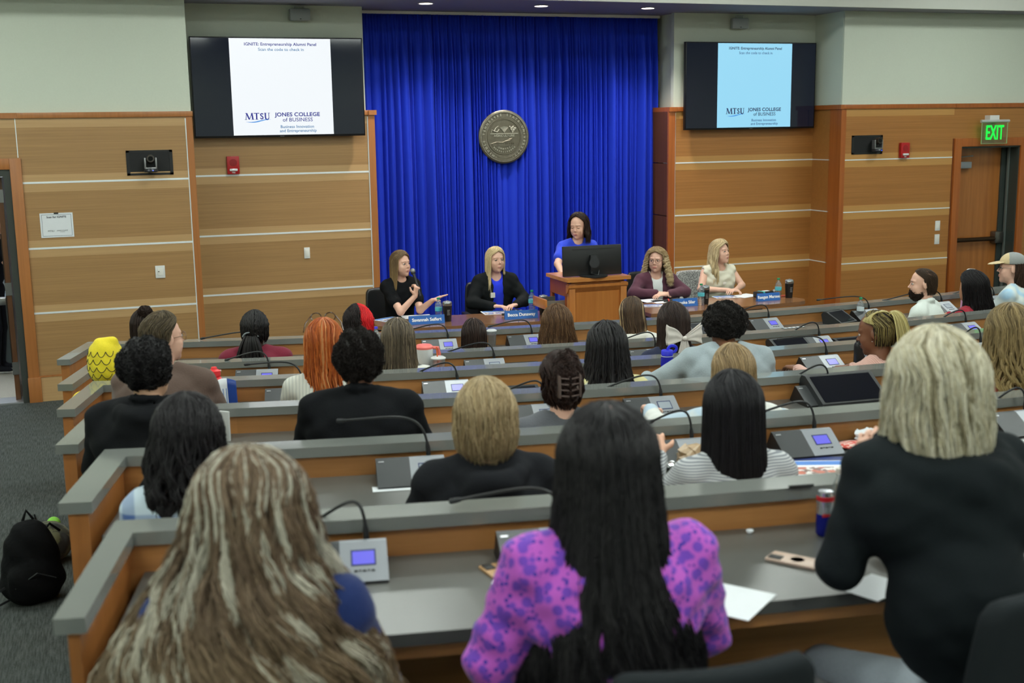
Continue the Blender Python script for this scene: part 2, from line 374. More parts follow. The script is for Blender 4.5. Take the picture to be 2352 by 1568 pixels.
def head_parts(root, H, R, wide=1.0, iris=(70, 90, 90), brow=(70, 50, 35), lip=(170, 95, 90), look=(0, 0), closed=False, jaw=1):
    P = lambda x, y, z: H+R@np.array([x*wide, y, z])
    for s in (-1, 1):
        c = P(.031*s, .0722, .0075); F = nrm(R@np.array([look[0], 1, look[1]]))
        if not closed:
            MB().ico(c, (.0138, .0134, .0098), 2).build('eye', mat('eye_white', (225, 220, 215), .25, noise=0), root, True)
            b = MB(); a = c+F*.0128; b.ico((0, 0, 0), (.0062, .0026, .0062), 2)
            V = b.v[0]@np.stack([nrm(np.cross(F, [0, 0, 1])), F, [0, 0, 1]]) + a
            mobj('iris', V, b.f, mat('iris_%d' % iris[0], tuple(int(v*.55) for v in iris), .15, noise=0), root)
        L = [P((.031+t*.0155)*s if s > 0 else -(.031+t*.0155), .0845-.0075*t*t-.003*t, .0072+(.0064-.0072*t*t if not closed else -.001-.003*(1-t*t))) for t in np.linspace(-1, 1, 9)]
        MB().tube(L, [.0006]+[.0013]*7+[.0008], 5).build('eyelashes', mat('lashes', (35, 25, 20), .6, noise=0), root, True)
        E = [P((.031+t*.020)*s, .0905-.009*t*t-.005*t, +.0285+.0030*(1-t*t)-.0016*t) for t in np.linspace(-1, 1, 9)]
        MB().tube(E, [.0010, .0016, .0019, .0020, .0020, .0019, .0017, .0014, .0007], 6, flat=.6).build('eyebrow', mat('brow_%d' % brow[0], brow, .8, noise=0), root, True)
    up = [P(x, .0925-.0000-14*x*x+(.0004 if abs(x) < .004 else .001), -.0565-.9*abs(x)*.12+(-.0008 if abs(x) < .003 else .0008)) for x in np.linspace(-.022, .022, 11)]
    lo = [P(x, .0915-16*x*x, -.0663+9*x*x) for x in np.linspace(-.018, .018, 9)]
    MB().tube(up, np.interp(np.linspace(-1, 1, 11), [-1, -.5, 0, .5, 1], [.0012, .0034, .0036, .0034, .0012]), 6).tube(lo, np.interp(np.linspace(-1, 1, 9), [-1, 0, 1], [.0015, .0045, .0015]), 6).build('lips', mat('lip_%d' % lip[0], lip, .4, noise=0), root, True)

def fib(o):  # frame from table rows
    return np.array(o, float)
TAB = {
 'long': [(.03, .088, .112, .104), (-.05, .090, .112, .085), (-.12, .088, .108, .055), (-.20, .093, .125, .045), (-.28, .115, .150, .06), (-.36, .125, .165, .06), (-.46, .125, .170, .06)],
 'bob': [(.03, .092, .114, .104), (-.04, .098, .114, .085), (-.10, .100, .108, .05), (-.17, .096, .098, .03)],
 'short': [(.03, .086, .110, .100), (-.03, .087, .110, .06), (-.08, .080, .104, .0), (-.12, .070, .095, 0)],
}
def hair(root, H, yaw, o, name='hair'):
    """locks of hair on an envelope: crown arc, then a table of (z, half width, back, front)"""
    rng = np.random.default_rng(o.get('seed', 1))
    tab = np.array(o['tab'], float); zt = o.get('zt', .135); zc = tab[0, 0]; n = o['n']; K = o.get('K', 18); r = o.get('r', .003)
    fall = zc-tab[-1, 0]; arc = .19; ua = arc/(arc+fall); thf = math.radians(o.get('open', 70)); ph = math.radians(o.get('hairline', 48)); px = o.get('part', .0); pyy = o.get('party', .02)
    skew = o.get('skew', (0, 0))
    def env(th, u, k):    # th nominal 0..pi both sides via sign, k layer scale
        sg = np.sign(th); t = np.abs(th); u = np.clip(u, 0, 1)
        phi = np.clip(u/ua, 0, 1)*np.pi/2
        op = thf*np.clip((phi-ph)/(math.radians(80)-ph), 0, 1)**.6; op = np.where(u > ua, thf*np.interp(u, [ua, 1], [1, o.get('openend', 1.0)]), op)
        t2 = op+(np.pi-op)*t/np.pi
        z = np.where(u < ua, zc+(zt-zc)*np.cos(phi), zc-(u-ua)/(1-ua)*fall)
        wx = np.interp(-z, -tab[:, 0], tab[:, 1]); yb = np.interp(-z, -tab[:, 0], tab[:, 2]); yf = np.interp(-z, -tab[:, 0], tab[:, 3])
        sn = np.where(u < ua, np.sin(phi), 1.0)
        cc = np.cos(t2); yy = np.where(cc > 0, yf, yb)
        kk = 1-(1-k)*np.where(u < ua, .5+.5*sn, 1)
        x = sg*wx*sn*np.sin(t2)*kk+px*(1-sn); y = yy*sn*cc*kk-.014+pyy*(1-sn)
        fz = np.clip((zc-z)/.4, 0, 1); x = x+skew[0]*fz; y = y+skew[1]*fz
        return np.stack([x, y, zc+(z-zc)*np.where(u < ua, kk, 1)], -1)
    Rz = rotz(yaw)
    if o.get('tilt'): Rz = Rz@rotx(o['tilt'][0])@roty(o['tilt'][1])
    cols = np.array([lin(c)[:3] for c in o['cols']]); cw = np.array(o.get('cw', [1]*len(cols)), float); cw /= cw.sum()
    # base shell
    nt, nu = 42, 26; T = np.concatenate([np.linspace(-np.pi, -1e-3, 21), np.linspace(1e-3, np.pi, 21)]); U = np.linspace(0, o.get('shell', .93), nu)
    TT, UU = np.meshgrid(T, U, indexing='ij'); sh = env(TT.ravel(), UU.ravel(), o.get('shellk', .88))
    bc = np.ones((nt*nu, 4)); bc[:, :3] = cols[0]*.75
    if 'tips' in o:
        tp = np.array(lin(o['tips'])[:3]); g = np.clip((UU.ravel()-o.get('t0', .3))/(o.get('t1', .9)-o.get('t0', .3)), 0, 1)[:, None]*.7; bc[:, :3] = bc[:, :3]*(1-g)+tp*.7*g
    F = [(i*nu+j, (i+1)*nu+j, (i+1)*nu+j+1, i*nu+j+1) for i in range(nt-1) for j in range(nu-1) if i != 20 or U[j+1]/ua*90 < math.degrees(ph)+2]
    Vs = [sh@Rz.T+H]; Fs = [np.array(F)]; Cs = [bc]
    # strands
    th = rng.uniform(-np.pi, np.pi, n); th = np.sign(th)*np.abs(th)
    u0 = rng.uniform(0, o.get('u0', .35), n)**o.get('u0p', 1.0); u1 = np.clip(rng.uniform(*o.get('u1', (.82, 1.0)), n), 0, 1)
    if 'len' in o: u0 = rng.uniform(0, 1, n)*(1-o['len']*.4); u1 = np.clip(u0+o['len']*rng.uniform(.6, 1.1, n), 0, 1.0)
    nc = o.get('clumps', 60); cth = np.linspace(-np.pi, np.pi, nc, endpoint=False)+rng.uniform(-.04, .04, nc); ci = np.argmin(np.abs(th[:, None]-cth[None]), 1)
    t = np.linspace(0, 1, K)[None]; U = u0[:, None]+(u1-u0)[:, None]*t
    cl = o.get('clump', .6)*np.clip((U-.25)/.5, 0, 1)
    cc_ = np.where(np.sign(cth[ci]) == np.sign(th), cth[ci], th)[:, None]
    TH = th[:, None]*(1-cl)+cc_*cl+rng.normal(0, o.get('messy', .02), (n, 1))*t
    TH = np.sign(th)[:, None]*np.clip(TH*np.sign(th)[:, None], .004, 3.3)
    k = rng.uniform(o.get('kin', .92), o.get('kout', 1.03), n)[:, None]+0*U
    P = env(TH.ravel(), U.ravel(), k.ravel()).reshape(n, K, 3)
    amp, fr = o.get('wave', (0, 1)); phs = rng.uniform(0, 6.28, nc)[ci][:, None]; s = U*(arc+fall)
    g = np.clip((U-o.get('wave0', .3))/.35, 0, 1); d1 = np.stack([np.cos(TH), -np.sin(TH)], -1)
    fq = (fr*rng.uniform(.85, 1.15, nc)[ci])[:, None]
    if amp:
        w1 = amp*g*np.sin(6.283*fq*s+phs); w2 = amp*.8*g*np.cos(6.283*fq*s+phs)
        P[..., 0] += w1*np.abs(np.cos(TH))+w2*np.sin(TH); P[..., 1] += w1*np.sin(TH)*.7-w2*np.abs(np.cos(TH))*.8*0+w2*-np.cos(TH)*-.6
    if amp: ph2 = rng.uniform(0, 6.28, (n, 1)); P[..., 0] += amp*.28*g*np.sin(6.283*fq*1.9*s+ph2); P[..., 1] += amp*.22*g*np.cos(6.283*fq*1.6*s+ph2)
    fz = o.get('frizz', .002); P += rng.normal(0, fz, (n, 1, 3))*t[..., None]+rng.normal(0, fz*.35, (n, K, 3))
    if 'flare' in o: P[..., 0] += np.sign(P[..., 0])*o['flare']*np.clip((U-.8)/.2, 0, 1)**2
    P = P@Rz.T+H
    if 'post' in o: P = o['post'](P)
    if 'post' in o: Vs[0] = o['post'](Vs[0][None])[0]
    def tubes(P, rad, S=3, flat=.55):
        n, K, _ = P.shape; Tg = np.gradient(P, axis=1); Tg /= np.linalg.norm(Tg, axis=2)[..., None]+1e-9
        cen = P-H; cen[..., 2] *= .3; N_ = cen/(np.linalg.norm(cen, axis=2)[..., None]+1e-9); B = np.cross(Tg, N_); B /= np.linalg.norm(B, axis=2)[..., None]+1e-9; N_ = np.cross(B, Tg)
        a = np.arange(S)*2*np.pi/S+np.pi/2
        V = P[:, :, None]+rad[:, :, None, None]*(B[:, :, None]*np.cos(a)[:, None]+flat*N_[:, :, None]*np.sin(a)[:, None])
        b = (np.arange(n)*K*S)[:, None, None]+(np.arange(K-1)*S)[None, :, None]; j = np.arange(S)[None, None]; j2 = (j+1) % S
        Fq = np.stack([b+j, b+j2, b+S+j2, b+S+j], -1).reshape(-1, 4); return V.reshape(-1, 3), Fq
    tt = np.linspace(0, 1, K); rad = (r*rng.uniform(.7, 1.2, n))[:, None]*np.clip(np.minimum(1.0, (1.05-tt)*3.2), .18, 1)[None]
    V, Fq = tubes(P, rad, 3 if r < .0045 else 5, .55 if r < .0045 else 1)
    pick = cols[rng.choice(len(cols), n, p=cw)]*rng.uniform(.8, 1.2, (n, 1))
    if 'streak' in o:   # whole locks of one lighter colour
        ss = rng.uniform(0, 1, nc) < o['streak'][1]; sc2 = np.array(lin(o['streak'][0])[:3]); pick = np.where(ss[ci][:, None], sc2*rng.uniform(.8, 1.15, (n, 1)), pick)
    Cc = np.repeat(pick[:, None], K, 1)
    if 'tips' in o:
        tp = np.array(lin(o['tips'])[:3]); g = np.clip((U-o.get('t0', .3))/(o.get('t1', .9)-o.get('t0', .3)), 0, 1)[..., None]*o.get('tipmix', .85)*rng.uniform(.6, 1, (n, 1, 1)); Cc = Cc*(1-g)+tp*rng.uniform(.8, 1.1, (n, 1, 1))*g
    if 'side' in o:     # other colour on one side
        sc2 = np.array(lin(o['side'][0])[:3]); m = (TH.mean(1)*o['side'][1] > o['side'][2]); Cc[m] = sc2*rng.uniform(.75, 1.2, (m.sum(), 1, 1))
        mm = (TT.ravel()*o['side'][1] > o['side'][2]); bc[mm, :3] = sc2*.7
    S_ = 3 if r < .0045 else 5
    C4 = np.ones((n*K*S_, 4)); C4[:, :3] = np.repeat(Cc.reshape(-1, 3), S_, 0)
    b0 = len(Vs[0]); Vs.append(V); Fs.append(Fq+b0); Cs.append(C4)
    return mobj(name, np.concatenate(Vs), np.concatenate(Fs), hairmat(), root, True, col=np.concatenate(Cs))
def afro(root, H, yaw, R3, col, seed=1, n=3500, curl=.006, r=.0012, cut=None, off=(0, -.012, .035), name='hair', face=55, lowz=-.06):
    """tight curls over a rounded mass"""
    rng = np.random.default_rng(seed); R3 = np.array(R3); off = np.array(off); Rz = rotz(yaw)
    a = rng.normal(size=(n*2, 3)); a /= np.linalg.norm(a, axis=1)[:, None]
    keep = (a[:, 2]*R3[2]+off[2] > lowz) & ~((a[:, 1] > math.cos(math.radians(face))) & (a[:, 2]*R3[2]+off[2] < .085)); a = a[keep][:n]; n = len(a)
    K = 12; t = np.linspace(0, 1, K); base = a*R3*(1+.05*np.sin(a[:, :1]*9+a[:, 1:2]*7)+.03*np.sin(a[:, 2:]*13+a[:, :1]*11))
    b1 = np.cross(a, rng.normal(size=(n, 3))); b1 /= np.linalg.norm(b1, axis=1)[:, None]; b2 = np.cross(a, b1)
    ph = rng.uniform(0, 6.28, n)[:, None]; cr = curl*rng.uniform(.6, 1.3, n)[:, None]
    P = base[:, None]*(.9+.13*t[None, :, None]*rng.uniform(.6, 1.1, (n, 1, 1)))+(cr*np.cos(9*t[None]+ph))[..., None]*b1[:, None]+(cr*np.sin(9*t[None]+ph))[..., None]*b2[:, None]
    P = (P+off)@Rz.T+H
    Tg = np.gradient(P, axis=1); Tg /= np.linalg.norm(Tg, axis=2)[..., None]+1e-9; N_ = np.cross(Tg, np.array([.3, .2, 1.])); N_ /= np.linalg.norm(N_, axis=2)[..., None]+1e-9; B = np.cross(Tg, N_)
    an = np.arange(3)*2.094; V = P[:, :, None]+r*(B[:, :, None]*np.cos(an)[:, None]+N_[:, :, None]*np.sin(an)[:, None])
    b = (np.arange(n)*K*3)[:, None, None]+(np.arange(K-1)*3)[None, :, None]; j = np.arange(3)[None, None]; j2 = (j+1) % 3
    Fq = np.stack([b+j, b+j2, b+3+j2, b+3+j], -1).reshape(-1, 4); V = V.reshape(-1, 3)
    # core
    nt, nu = 36, 20; T = np.linspace(0, 2*np.pi, nt); U = np.linspace(0, np.arccos(np.clip((lowz-off[2])/R3[2], -.95, .95)), nu); TT, UU = np.meshgrid(T, U, indexing='ij')
    fr = np.stack([np.sin(UU)*np.sin(TT), np.sin(UU)*np.cos(TT), np.cos(UU)], -1).reshape(-1, 3)
    sc_ = np.where((fr[:, 1] > math.cos(math.radians(face))) & (fr[:, 2]*R3[2]+off[2] < .085), .55, .93)[:, None]
    core = (fr*R3*sc_+off)@Rz.T+H; F = np.array([(i*nu+jj, i*nu+jj+1, (i+1)*nu+jj+1, (i+1)*nu+jj) for i in range(nt-1) for jj in range(nu-1)])
    c = np.array(lin(col)[:3]); C = np.ones((len(core)+len(V), 4)); C[:len(core), :3] = c*.6; C[len(core):, :3] = np.repeat(c*rng.uniform(.6, 1.5, (n, 1)), K*3, 0)
    return mobj(name, np.concatenate([core, V]), np.concatenate([F, Fq+len(core)]), hairmat(), root, True, col=C)

SKINS = {'fair': (224, 178, 156), 'light': (214, 165, 140), 'tan': (190, 140, 108), 'brown': (120, 78, 55), 'dark': (78, 50, 38), 'olive': (200, 155, 125)}
def person(label, pos, rz, skin='fair', sh=.19, bulk=1.0, lean=.06, headyaw=0.0, pitch=0.0, roll_=0.0, top=None, sleeve='long', neck='crew', arms=None,
           bottoms=None, hood=None, collar=None, face=False, h=.0075, hc=.011, stand=False, wide=1.0, group=None, folds=.003, inner=None, hide_legs=False, neckr=.05, facekw={}, headfwd=0.0, slim=1.0, legs=None, waistz=None, puff=0, drop_=.178, legyaw=0.0):
    """pos = world centre of the head; the root stands on the floor beneath it. rz turns local +y to the facing direction"""
    pos = np.array(pos, float); fz = floor_z(pos[1]) if not stand else 0.0
    root = thing('person', label, 'person', (pos[0], pos[1], fz), rz, group)
    Ri = rotz(-rz); tl = lambda P: Ri@(np.asarray(P, float)-np.array([pos[0], pos[1], fz]))
    hz = pos[2]-fz; H = np.array([0, headfwd, hz]); R = rotz(headyaw)@rotx(pitch)@roty(roll_); b = bulk
    yn = -.03; yc = -.04-lean*.35; yw = -.05-lean*.8; yp = -.06-lean; zs = hz-drop_
    pel = np.array([0, yp, .50 if not stand else hz-.72]); wz = (zs+pel[2])/2-.02
    # arms: (elbow, wrist, fingers dir, back-of-hand normal, curl) in local coordinates
    if arms is None: arms = {}
    dz = DESK and (.78)
    A = {}
    for s, nme in ((-1, 'L'), (1, 'R')):
        if nme in arms:
            a = dict(arms[nme])
            if a.get('world'):
                for kk in ('e', 'w'): a[kk] = tl(a[kk])
                for kk in ('d', 'n'): a[kk] = Ri@np.asarray(a[kk], float)
            for kk in ('e', 'w', 'd', 'n'): a[kk] = np.asarray(a[kk], float)
            A[s] = a
        else: A[s] = dict(e=np.array([s*(sh+.05), yc+.12, max(zs-.27, .74)]), w=np.array([s*.13, yc+.33, .82]), d=np.array([-s*.5, .8, -.1]), n=np.array([0, .1, 1.]), curl=.3)
    shp = {s: np.array([s*(sh-.02), yn-.005, zs-.035]) for s in (-1, 1)}
    # ---- skin: one continuous surface
    S = SDF(); head_prims(S, H, R, face=face, wide=wide, jaw=facekw.get('jaw', 1.0))
    nb = np.array([0, yn-.005, zs+.02]); S.u(s_cap(H+R@np.array([0, -.022, -.07]), nb, neckr, neckr+.006), .02)
    S.u(s_cap((-sh+.05, yn, zs-.02), (sh-.05, yn, zs-.02), .040), .04)
    S.u(s_ell((0, yc, zs-.14), ((sh-.05)*b, .085*b, .15)), .04); S.u(s_ell((0, yw, wz), (.115*b, .085*b, .16)), .05)
    ra = .036*(.8+.2*b)
    for s in (-1, 1):
        a = A[s]; S.u(s_cap(shp[s], a['e'], .041*(.75+.25*b), ra), .03); S.u(s_cap(a['e'], a['w'], ra*.98, .0235), .012)
        hand_prims(S, a['w'], a['d'], a['n'], a.get('side', s)*-1, a.get('curl', .3), curls=a.get('curls'), sc_=a.get('sc', .96), thumb=a.get('thumb', .8))
    pts = np.array([H+[0, 0, .14], H-[.12, .12, .2], H+[.12, .13, 0], pel+[.2, .15, .1], pel-[.2, .15, 0.0]]+[p for s in (-1, 1) for p in (A[s]['e'], A[s]['w'], A[s]['w']+nrm(A[s]['d'])*.2, shp[s])])
    lo = pts.min(0)-.07; hi = pts.max(0)+.07; lo[2] = max(lo[2], pel[2]-.02)
    V, F = sdf_mesh(S, lo, hi, h); mobj('body', V, F, skinmat('skin_'+skin, SKINS[skin]), root)
    if face: head_parts(root, H, R, wide, **{k: v for k, v in facekw.items()})
    # ---- top garment
    def garment(inf, slv, openf=None, nk='crew', fold=folds, bottomz=None):
        G = SDF(); G.u(s_ell((0, yc, zs-.13), ((sh-.015)*b+inf, (.105*b+inf)*slim, .165)), .03)
        G.u(s_ell((0, yw, wz-.01), ((.135*b+inf), (.112*b+inf)*slim, .21)), .06)
        G.u(s_cap((-sh+.045, yn, zs-.028), (sh-.045, yn, zs-.028), .046+inf), .045)
        for s in (-1, 1): G.u(s_cap((s*.035, yn, zs+.035), (s*(sh-.03), yn, zs-.02), .030+inf, .040+inf), .03)
        for s in (-1, 1):
            a = A[s]
            if slv == 'none': continue
            G.u(s_ell(shp[s]+[0, 0, -.01], (.052+inf+puff*.5, .055+inf+puff*.5, .055+inf+puff*.5)), .03)
            if slv == 'short': e = shp[s]+(a['e']-shp[s])*.62; G.u(s_cap(shp[s], e, .047+inf, .052+inf), .02)
            else:
                G.u(s_cap(shp[s], a['e'], .046*(.7+.3*b)+inf+puff, ra+.010+inf+puff), .03); w = a['e']+(a['w']-a['e'])*.93; G.u(s_cap(a['e'], w, ra+.009+inf+puff, .030+inf*.6+puff*.4), .02)
        if hood:
            rr, tk, drop = hood
            ring = [np.array([rr*math.sin(t), yn-.01+rr*.9*-math.cos(t)-.012*(1+math.cos(t)), zs+.035-drop*(.5+.5*math.cos(t))]) for t in np.linspace(-2.2, 2.2, 11)]
            for i in range(10): G.u(s_cap(ring[i], ring[i+1], tk*(.75+.25*math.cos(np.linspace(-2.2, 2.2, 11)[i]))), .018)
            G.u(s_ell((0, yn-.095-rr*.25, zs-.03-drop*.5), (rr*.95, .035, .06+drop*.4), rotx(.35)), .03)
        if collar:
            for i in range(12):
                t0, t1 = i*2*np.pi/12, (i+1)*2*np.pi/12
                q = lambda t: np.array([.062*math.sin(t), yn-.058*math.cos(t), zs+.035+collar*.5+.012*math.cos(t)])
                G.u(s_cap(q(t0), q(t1), .010+.006), .008)
            G.u(s_cap((0, yn, zs+.02), (0, yn, zs+.03+collar*.6), .063), .01)
        G.sub(s_cap((0, yn+.012, zs+.045), (0, yn+.03, zs+.25), neckr+.010 if not hood else neckr+.016), .01)
        if nk == 'scoop': G.sub(s_ell((0, yn+.08, zs+.05), (.085, .09, .075)), .008)
        if nk == 'v': G.sub(s_cap((0, .2, zs-.12), (0, .02, zs+.06), .012, .075), .008)
        if slv == 'none':
            for s in (-1, 1): G.sub(s_cap(shp[s]+[s*.055, 0, .02], shp[s]+[s*.075, .0, -.22], .045, .05), .012)
        if openf: G.fn(openf)
        if fold:
            def fo(p, d):
                q = p*np.array([1, 1, 1.0])
                return d+fold*(np.sin(q[:, 0]*38+q[:, 2]*55+np.sin(q[:, 1]*30)*1.5)*.6+np.sin(q[:, 2]*90-q[:, 0]*25+2*np.sin(q[:, 0]*21))*.4)
            G.fn(fo)
        p2 = np.array([[sh+.12, yn+.12, zs+.12], [-sh-.12, yn-.2, 0]]+[A[s]['e'] for s in (-1, 1)]+[A[s]['w'] for s in (-1, 1)]+[[.25*b, yp-.1, .5], [-.25*b, yw+.2, .5]])
        l2 = p2.min(0)-.08-puff; h2 = p2.max(0)+.08+puff; l2[2] = max(l2[2], bottomz if bottomz else pel[2]-.03)
        if hood: l2[1] -= .1
        return sdf_mesh(G, l2, h2, hc)
    if top is not None:
        if inner is not None:
            m2, nk2 = inner
            V, F = garment(.006, 'none' if inner else sleeve, nk=nk2, fold=.001); mobj('shirt', V, F, m2, root)
            def openf(p, d):
                wv = np.interp(p[:, 2], [zs-.5, zs-.3, zs-.05, zs+.06], [.075, .055, .05, .075]); wd = np.maximum(np.abs(p[:, 0])-wv, -(p[:, 1]-(yc+.01))); return np.maximum(d, -wd)
            V, F = garment(.017, sleeve, openf=openf, nk='crew'); mobj('blazer', V, F, top, root)
        else:
            V, F = garment(.010, sleeve, nk=neck); mobj('shirt' if not hood else 'hoodie', V, F, top, root)
    # ---- legs
    if not hide_legs:
        G = SDF(); bm_ = bottoms or fabric('trousers_dark', (40, 42, 52))
        if stand:
            G.u(s_ell((0, yp, pel[2]+.02), (.16*b, .115, .13)), .03)
            for s in (-1, 1): G.u(s_cap((s*.085, yp, pel[2]), (s*.085, yp+.03, .48), .085, .058), .04); G.u(s_cap((s*.085, yp+.03, .48), (s*.085, yp, .10), .055, .040), .02); G.u(s_cap((s*.09, yp-.02, .05), (s*.10, yp+.13, .04), .045, .035), .02)
            l2, h2 = (-.3, yp-.25, 0.002), (.3, yp+.3, pel[2]+.2)
        else:
            G.u(s_ell((0, yp, .50), (.17*b, .13, .10)), .03); kn = legs or .42
            Rl = rotz(legyaw); q = lambda x, y, z: Rl@np.array([x, y, 0])+np.array([0, yp, z])
            for s in (-1, 1): G.u(s_cap(q(s*.09, 0, .50), q(s*.13, kn, .50), .085*b, .062), .04); G.u(s_cap(q(s*.13, kn, .49), q(s*.13, kn+.02, .10), .058, .042), .03); G.u(s_cap(q(s*.13, kn, .05), q(s*.14, kn+.14, .04), .045, .036), .02)
            l2, h2 = (-.35-abs(legyaw)*.6, yp-.25, 0.002), (.35+abs(legyaw)*.6, yp+kn+.3, .68)
        V, F = sdf_mesh(G, l2, h2, .02, 4); mobj('trousers', V, F, bm_, root)
    return root, H, R, tl
# ---------------------------------------------------------------- the room
YL, YT, YR = 11.95, 12.48, 11.91; SOF = 3.76; XC = 4.70
w_main = wood('veneer_panel', (150, 114, 72), (178, 138, 90), 'x', .4, 95)
w_mainR = wood('veneer_panel_right', (150, 98, 46), (182, 124, 64), 'x', .4, 95)
w_band = wood('veneer_band', (182, 144, 98), (196, 160, 112), 'x', .4, 90)
w_bandR = wood('veneer_band_right', (182, 132, 72), (198, 148, 84), 'x', .4, 90)
w_trim = wood('trim_wood', (158, 98, 50), (182, 118, 64), 'z', .35, 40)
w_trimR = wood('trim_wood_right', (150, 80, 30), (178, 100, 42), 'z', .35, 40)
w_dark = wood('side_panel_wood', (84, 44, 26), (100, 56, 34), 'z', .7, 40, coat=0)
w_door = wood('door_wood', (150, 88, 38), (184, 118, 58), 'z', .3, 22)
paint = mat('wall_paint', (206, 213, 198), .75, 0, .03, 60, .05)
strip = mat('silver_strip', (236, 242, 244), .35, .15, 0, spec=.8)  # near-white base colour stands in for lights reflected in the metal
ceilm = mat('ceiling_paint', (206, 208, 200), .8, 0, .02, 20)
def carpet():
    m, t, b = newmat('carpet'); N, L = t.nodes, t.links
    tc = N.new('ShaderNodeTexCoord'); mp = N.new('ShaderNodeMapping'); mp.inputs['Scale'].default_value = (170, 9, 20); L.new(tc.outputs['Object'], mp.inputs[0])
    n1 = N.new('ShaderNodeTexNoise'); n1.inputs['Scale'].default_value = 1; n1.inputs['Detail'].default_value = 3; L.new(mp.outputs[0], n1.inputs[0])
    n2 = N.new('ShaderNodeTexNoise'); n2.inputs['Scale'].default_value = 260; L.new(tc.outputs['Object'], n2.inputs[0])
    a = N.new('ShaderNodeMath'); a.operation = 'ADD'; L.new(n1.outputs[0], a.inputs[0]); L.new(n2.outputs[0], a.inputs[1])
    r = N.new('ShaderNodeMapRange'); r.inputs[1].default_value = .75; r.inputs[2].default_value = 1.25; L.new(a.outputs[0], r.inputs[0])
    mx = N.new('ShaderNodeMix'); mx.data_type = 'RGBA'; mx.inputs[6].default_value = lin((50, 54, 53)); mx.inputs[7].default_value = lin((94, 99, 97)); L.new(r.outputs[0], mx.inputs[0])
    L.new(mx.outputs[2], b.inputs['Base Color']); b.inputs['Roughness'].default_value = .95; b.inputs['Specular IOR Level'].default_value = .1; return m
XA, XB, YB = -3.2, 13.5, -4.5
fl = MB(); fl.prism([(14.6, -.3), (14.6, 0), (8.9, 0), (YB, (8.9-YB)*.08), (YB, -.3)], XA, XB, 'x')
struct(fl.build('floor', carpet()), 'dark grey ribbed carpet rising gently toward the back of the hall', 'floor')
hallm = mat('hall_carpet', (176, 172, 160), .9, 0, .25, 120, .2)
def wall_panels(name, lab, x0, x1, Y, mains, bands, trims, edges, baseboard=True, cap=(0, 0), striprad=.009, zbands=True):
    root = sroot(name, lab, 'wall')
    box('white_wall', x0-.0, Y+.03, 2.66, x1-cap[0], Y+.10, SOF+.5, paint, root)
    b = MB(); b.box(x0, Y, .24, x1, Y+.03, 2.66); b.build('wood_panel', mains, root)
    t = MB()
    zs = [2.067, 1.457, .847]
    for z in zs: t.box(x0, Y-.0015, z-.085, x1, Y, z+.075)
    t.box(x0, Y-.0015, 2.57, x1, Y, 2.655)
    t.build('veneer_band', bands, root)
    for z in zs: box('metal_strip', edges[0], Y-.005, z-striprad, edges[1], Y-.0014, z+striprad, strip, root)
    box('cap_rail', x0, Y-.022, 2.655, x1+.01, Y+.06, 2.705, trims, root, .003)
    box('baseboard', x0, Y-.018, 0, x1, Y, .235, bands, root); box('baseboard_edge', x0, Y-.022, .235, x1, Y, .25, trims, root)
    return root
# left wall with its open doorway
wl = wall_panels('wall_front_left', 'left wood panelled wall with silver strips beside the open doorway', -.50, 1.05, YL, w_main, w_band, w_trim, (-.50, .985))
box('pilaster', .995, YL-.012, 0, 1.055, YL+.12, 2.655, w_trim, wl); box('metal_strip', .985, YL-.006, .25, .995, YL, 2.64, strip, wl)
box('metal_strip', -.525, YL-.004, 2.30, -.517, YL, 2.655, strip, wl)
m = MB(); m.box(-3.2, YL, 2.29, -.5, YL+.03, 2.66); m.build('wood_panel', w_main, wl); box('veneer_band', -3.2, YL-.0015, 2.57, -.5, YL, 2.655, w_band, wl)
box('cap_rail', -3.2, YL-.022, 2.655, -.5, YL+.06, 2.705, w_trim, wl); box('white_wall', -3.2, YL+.03, 2.66, -.5, YL+.1, SOF+.5, paint, wl)
box('wood_panel', -3.2, YL, 0, -1.7, YL+.03, 2.29, w_main, wl)
dl = sroot('door_1', 'open doorway in the left wall with orange brown casing', 'door')
def casing(root, xi0, xi1, z, w, Y, m):
    p = MB()
    p.box(xi1, Y-.03, 0, xi1+w, Y+.02, z+w, .004).box(xi0-w, Y-.03, 0, xi0, Y+.02, z+w, .004).box(xi0, Y-.03, z, xi1, Y+.02, z+w, .004); return p.build('casing', m, root, True)
casing(dl, -1.6, -.60, 2.195, .10, YL, w_trim)
box('plinth_block', -.605, YL-.042, 0, -.49, YL+.02, .24, w_trim, dl, .004)
framem = mat('door_frame_metal', (62, 66, 62), .5, .3, .05)
p = MB(); p.box(-.66, YL-.01, 0, -.60, YL+.22, 2.195).box(-1.6, YL-.01, 2.13, -.66, YL+.22, 2.195).box(-1.66, YL-.01, 0, -1.6, YL+.22, 2.195); p.build('frame', framem, dl)
box('threshold', -1.6, YL-.02, 0, -.66, YL+.25, .014, mat('aluminium', (200, 202, 205), .35, .8, 0), dl)
leaf = box('door_leaf', -.73, YL+.10, .012, -.685, YL+1.0, 2.12, wood('door_edge_wood', (96, 60, 34), (120, 78, 46), 'z', .4, 22), dl)
for z in (1.95, 1.08, .32): box('hinge', -.737, YL+.09, z-.06, -.68, YL+.115, z+.06, mat('steel', (150, 150, 150), .3, .9, 0), dl)
box('edge_strip', -.738, YL+.094, .3, -.729, YL+.12, 1.6, mat('bronze_dark', (60, 48, 38), .4, .6, 0), dl)
MB().box(-.80, YL+.10, .93, -.74, YL+.2, 1.0, .008).build('panic_bar_end', mat('steel', (150, 150, 150), .3, .9, 0), dl, True)
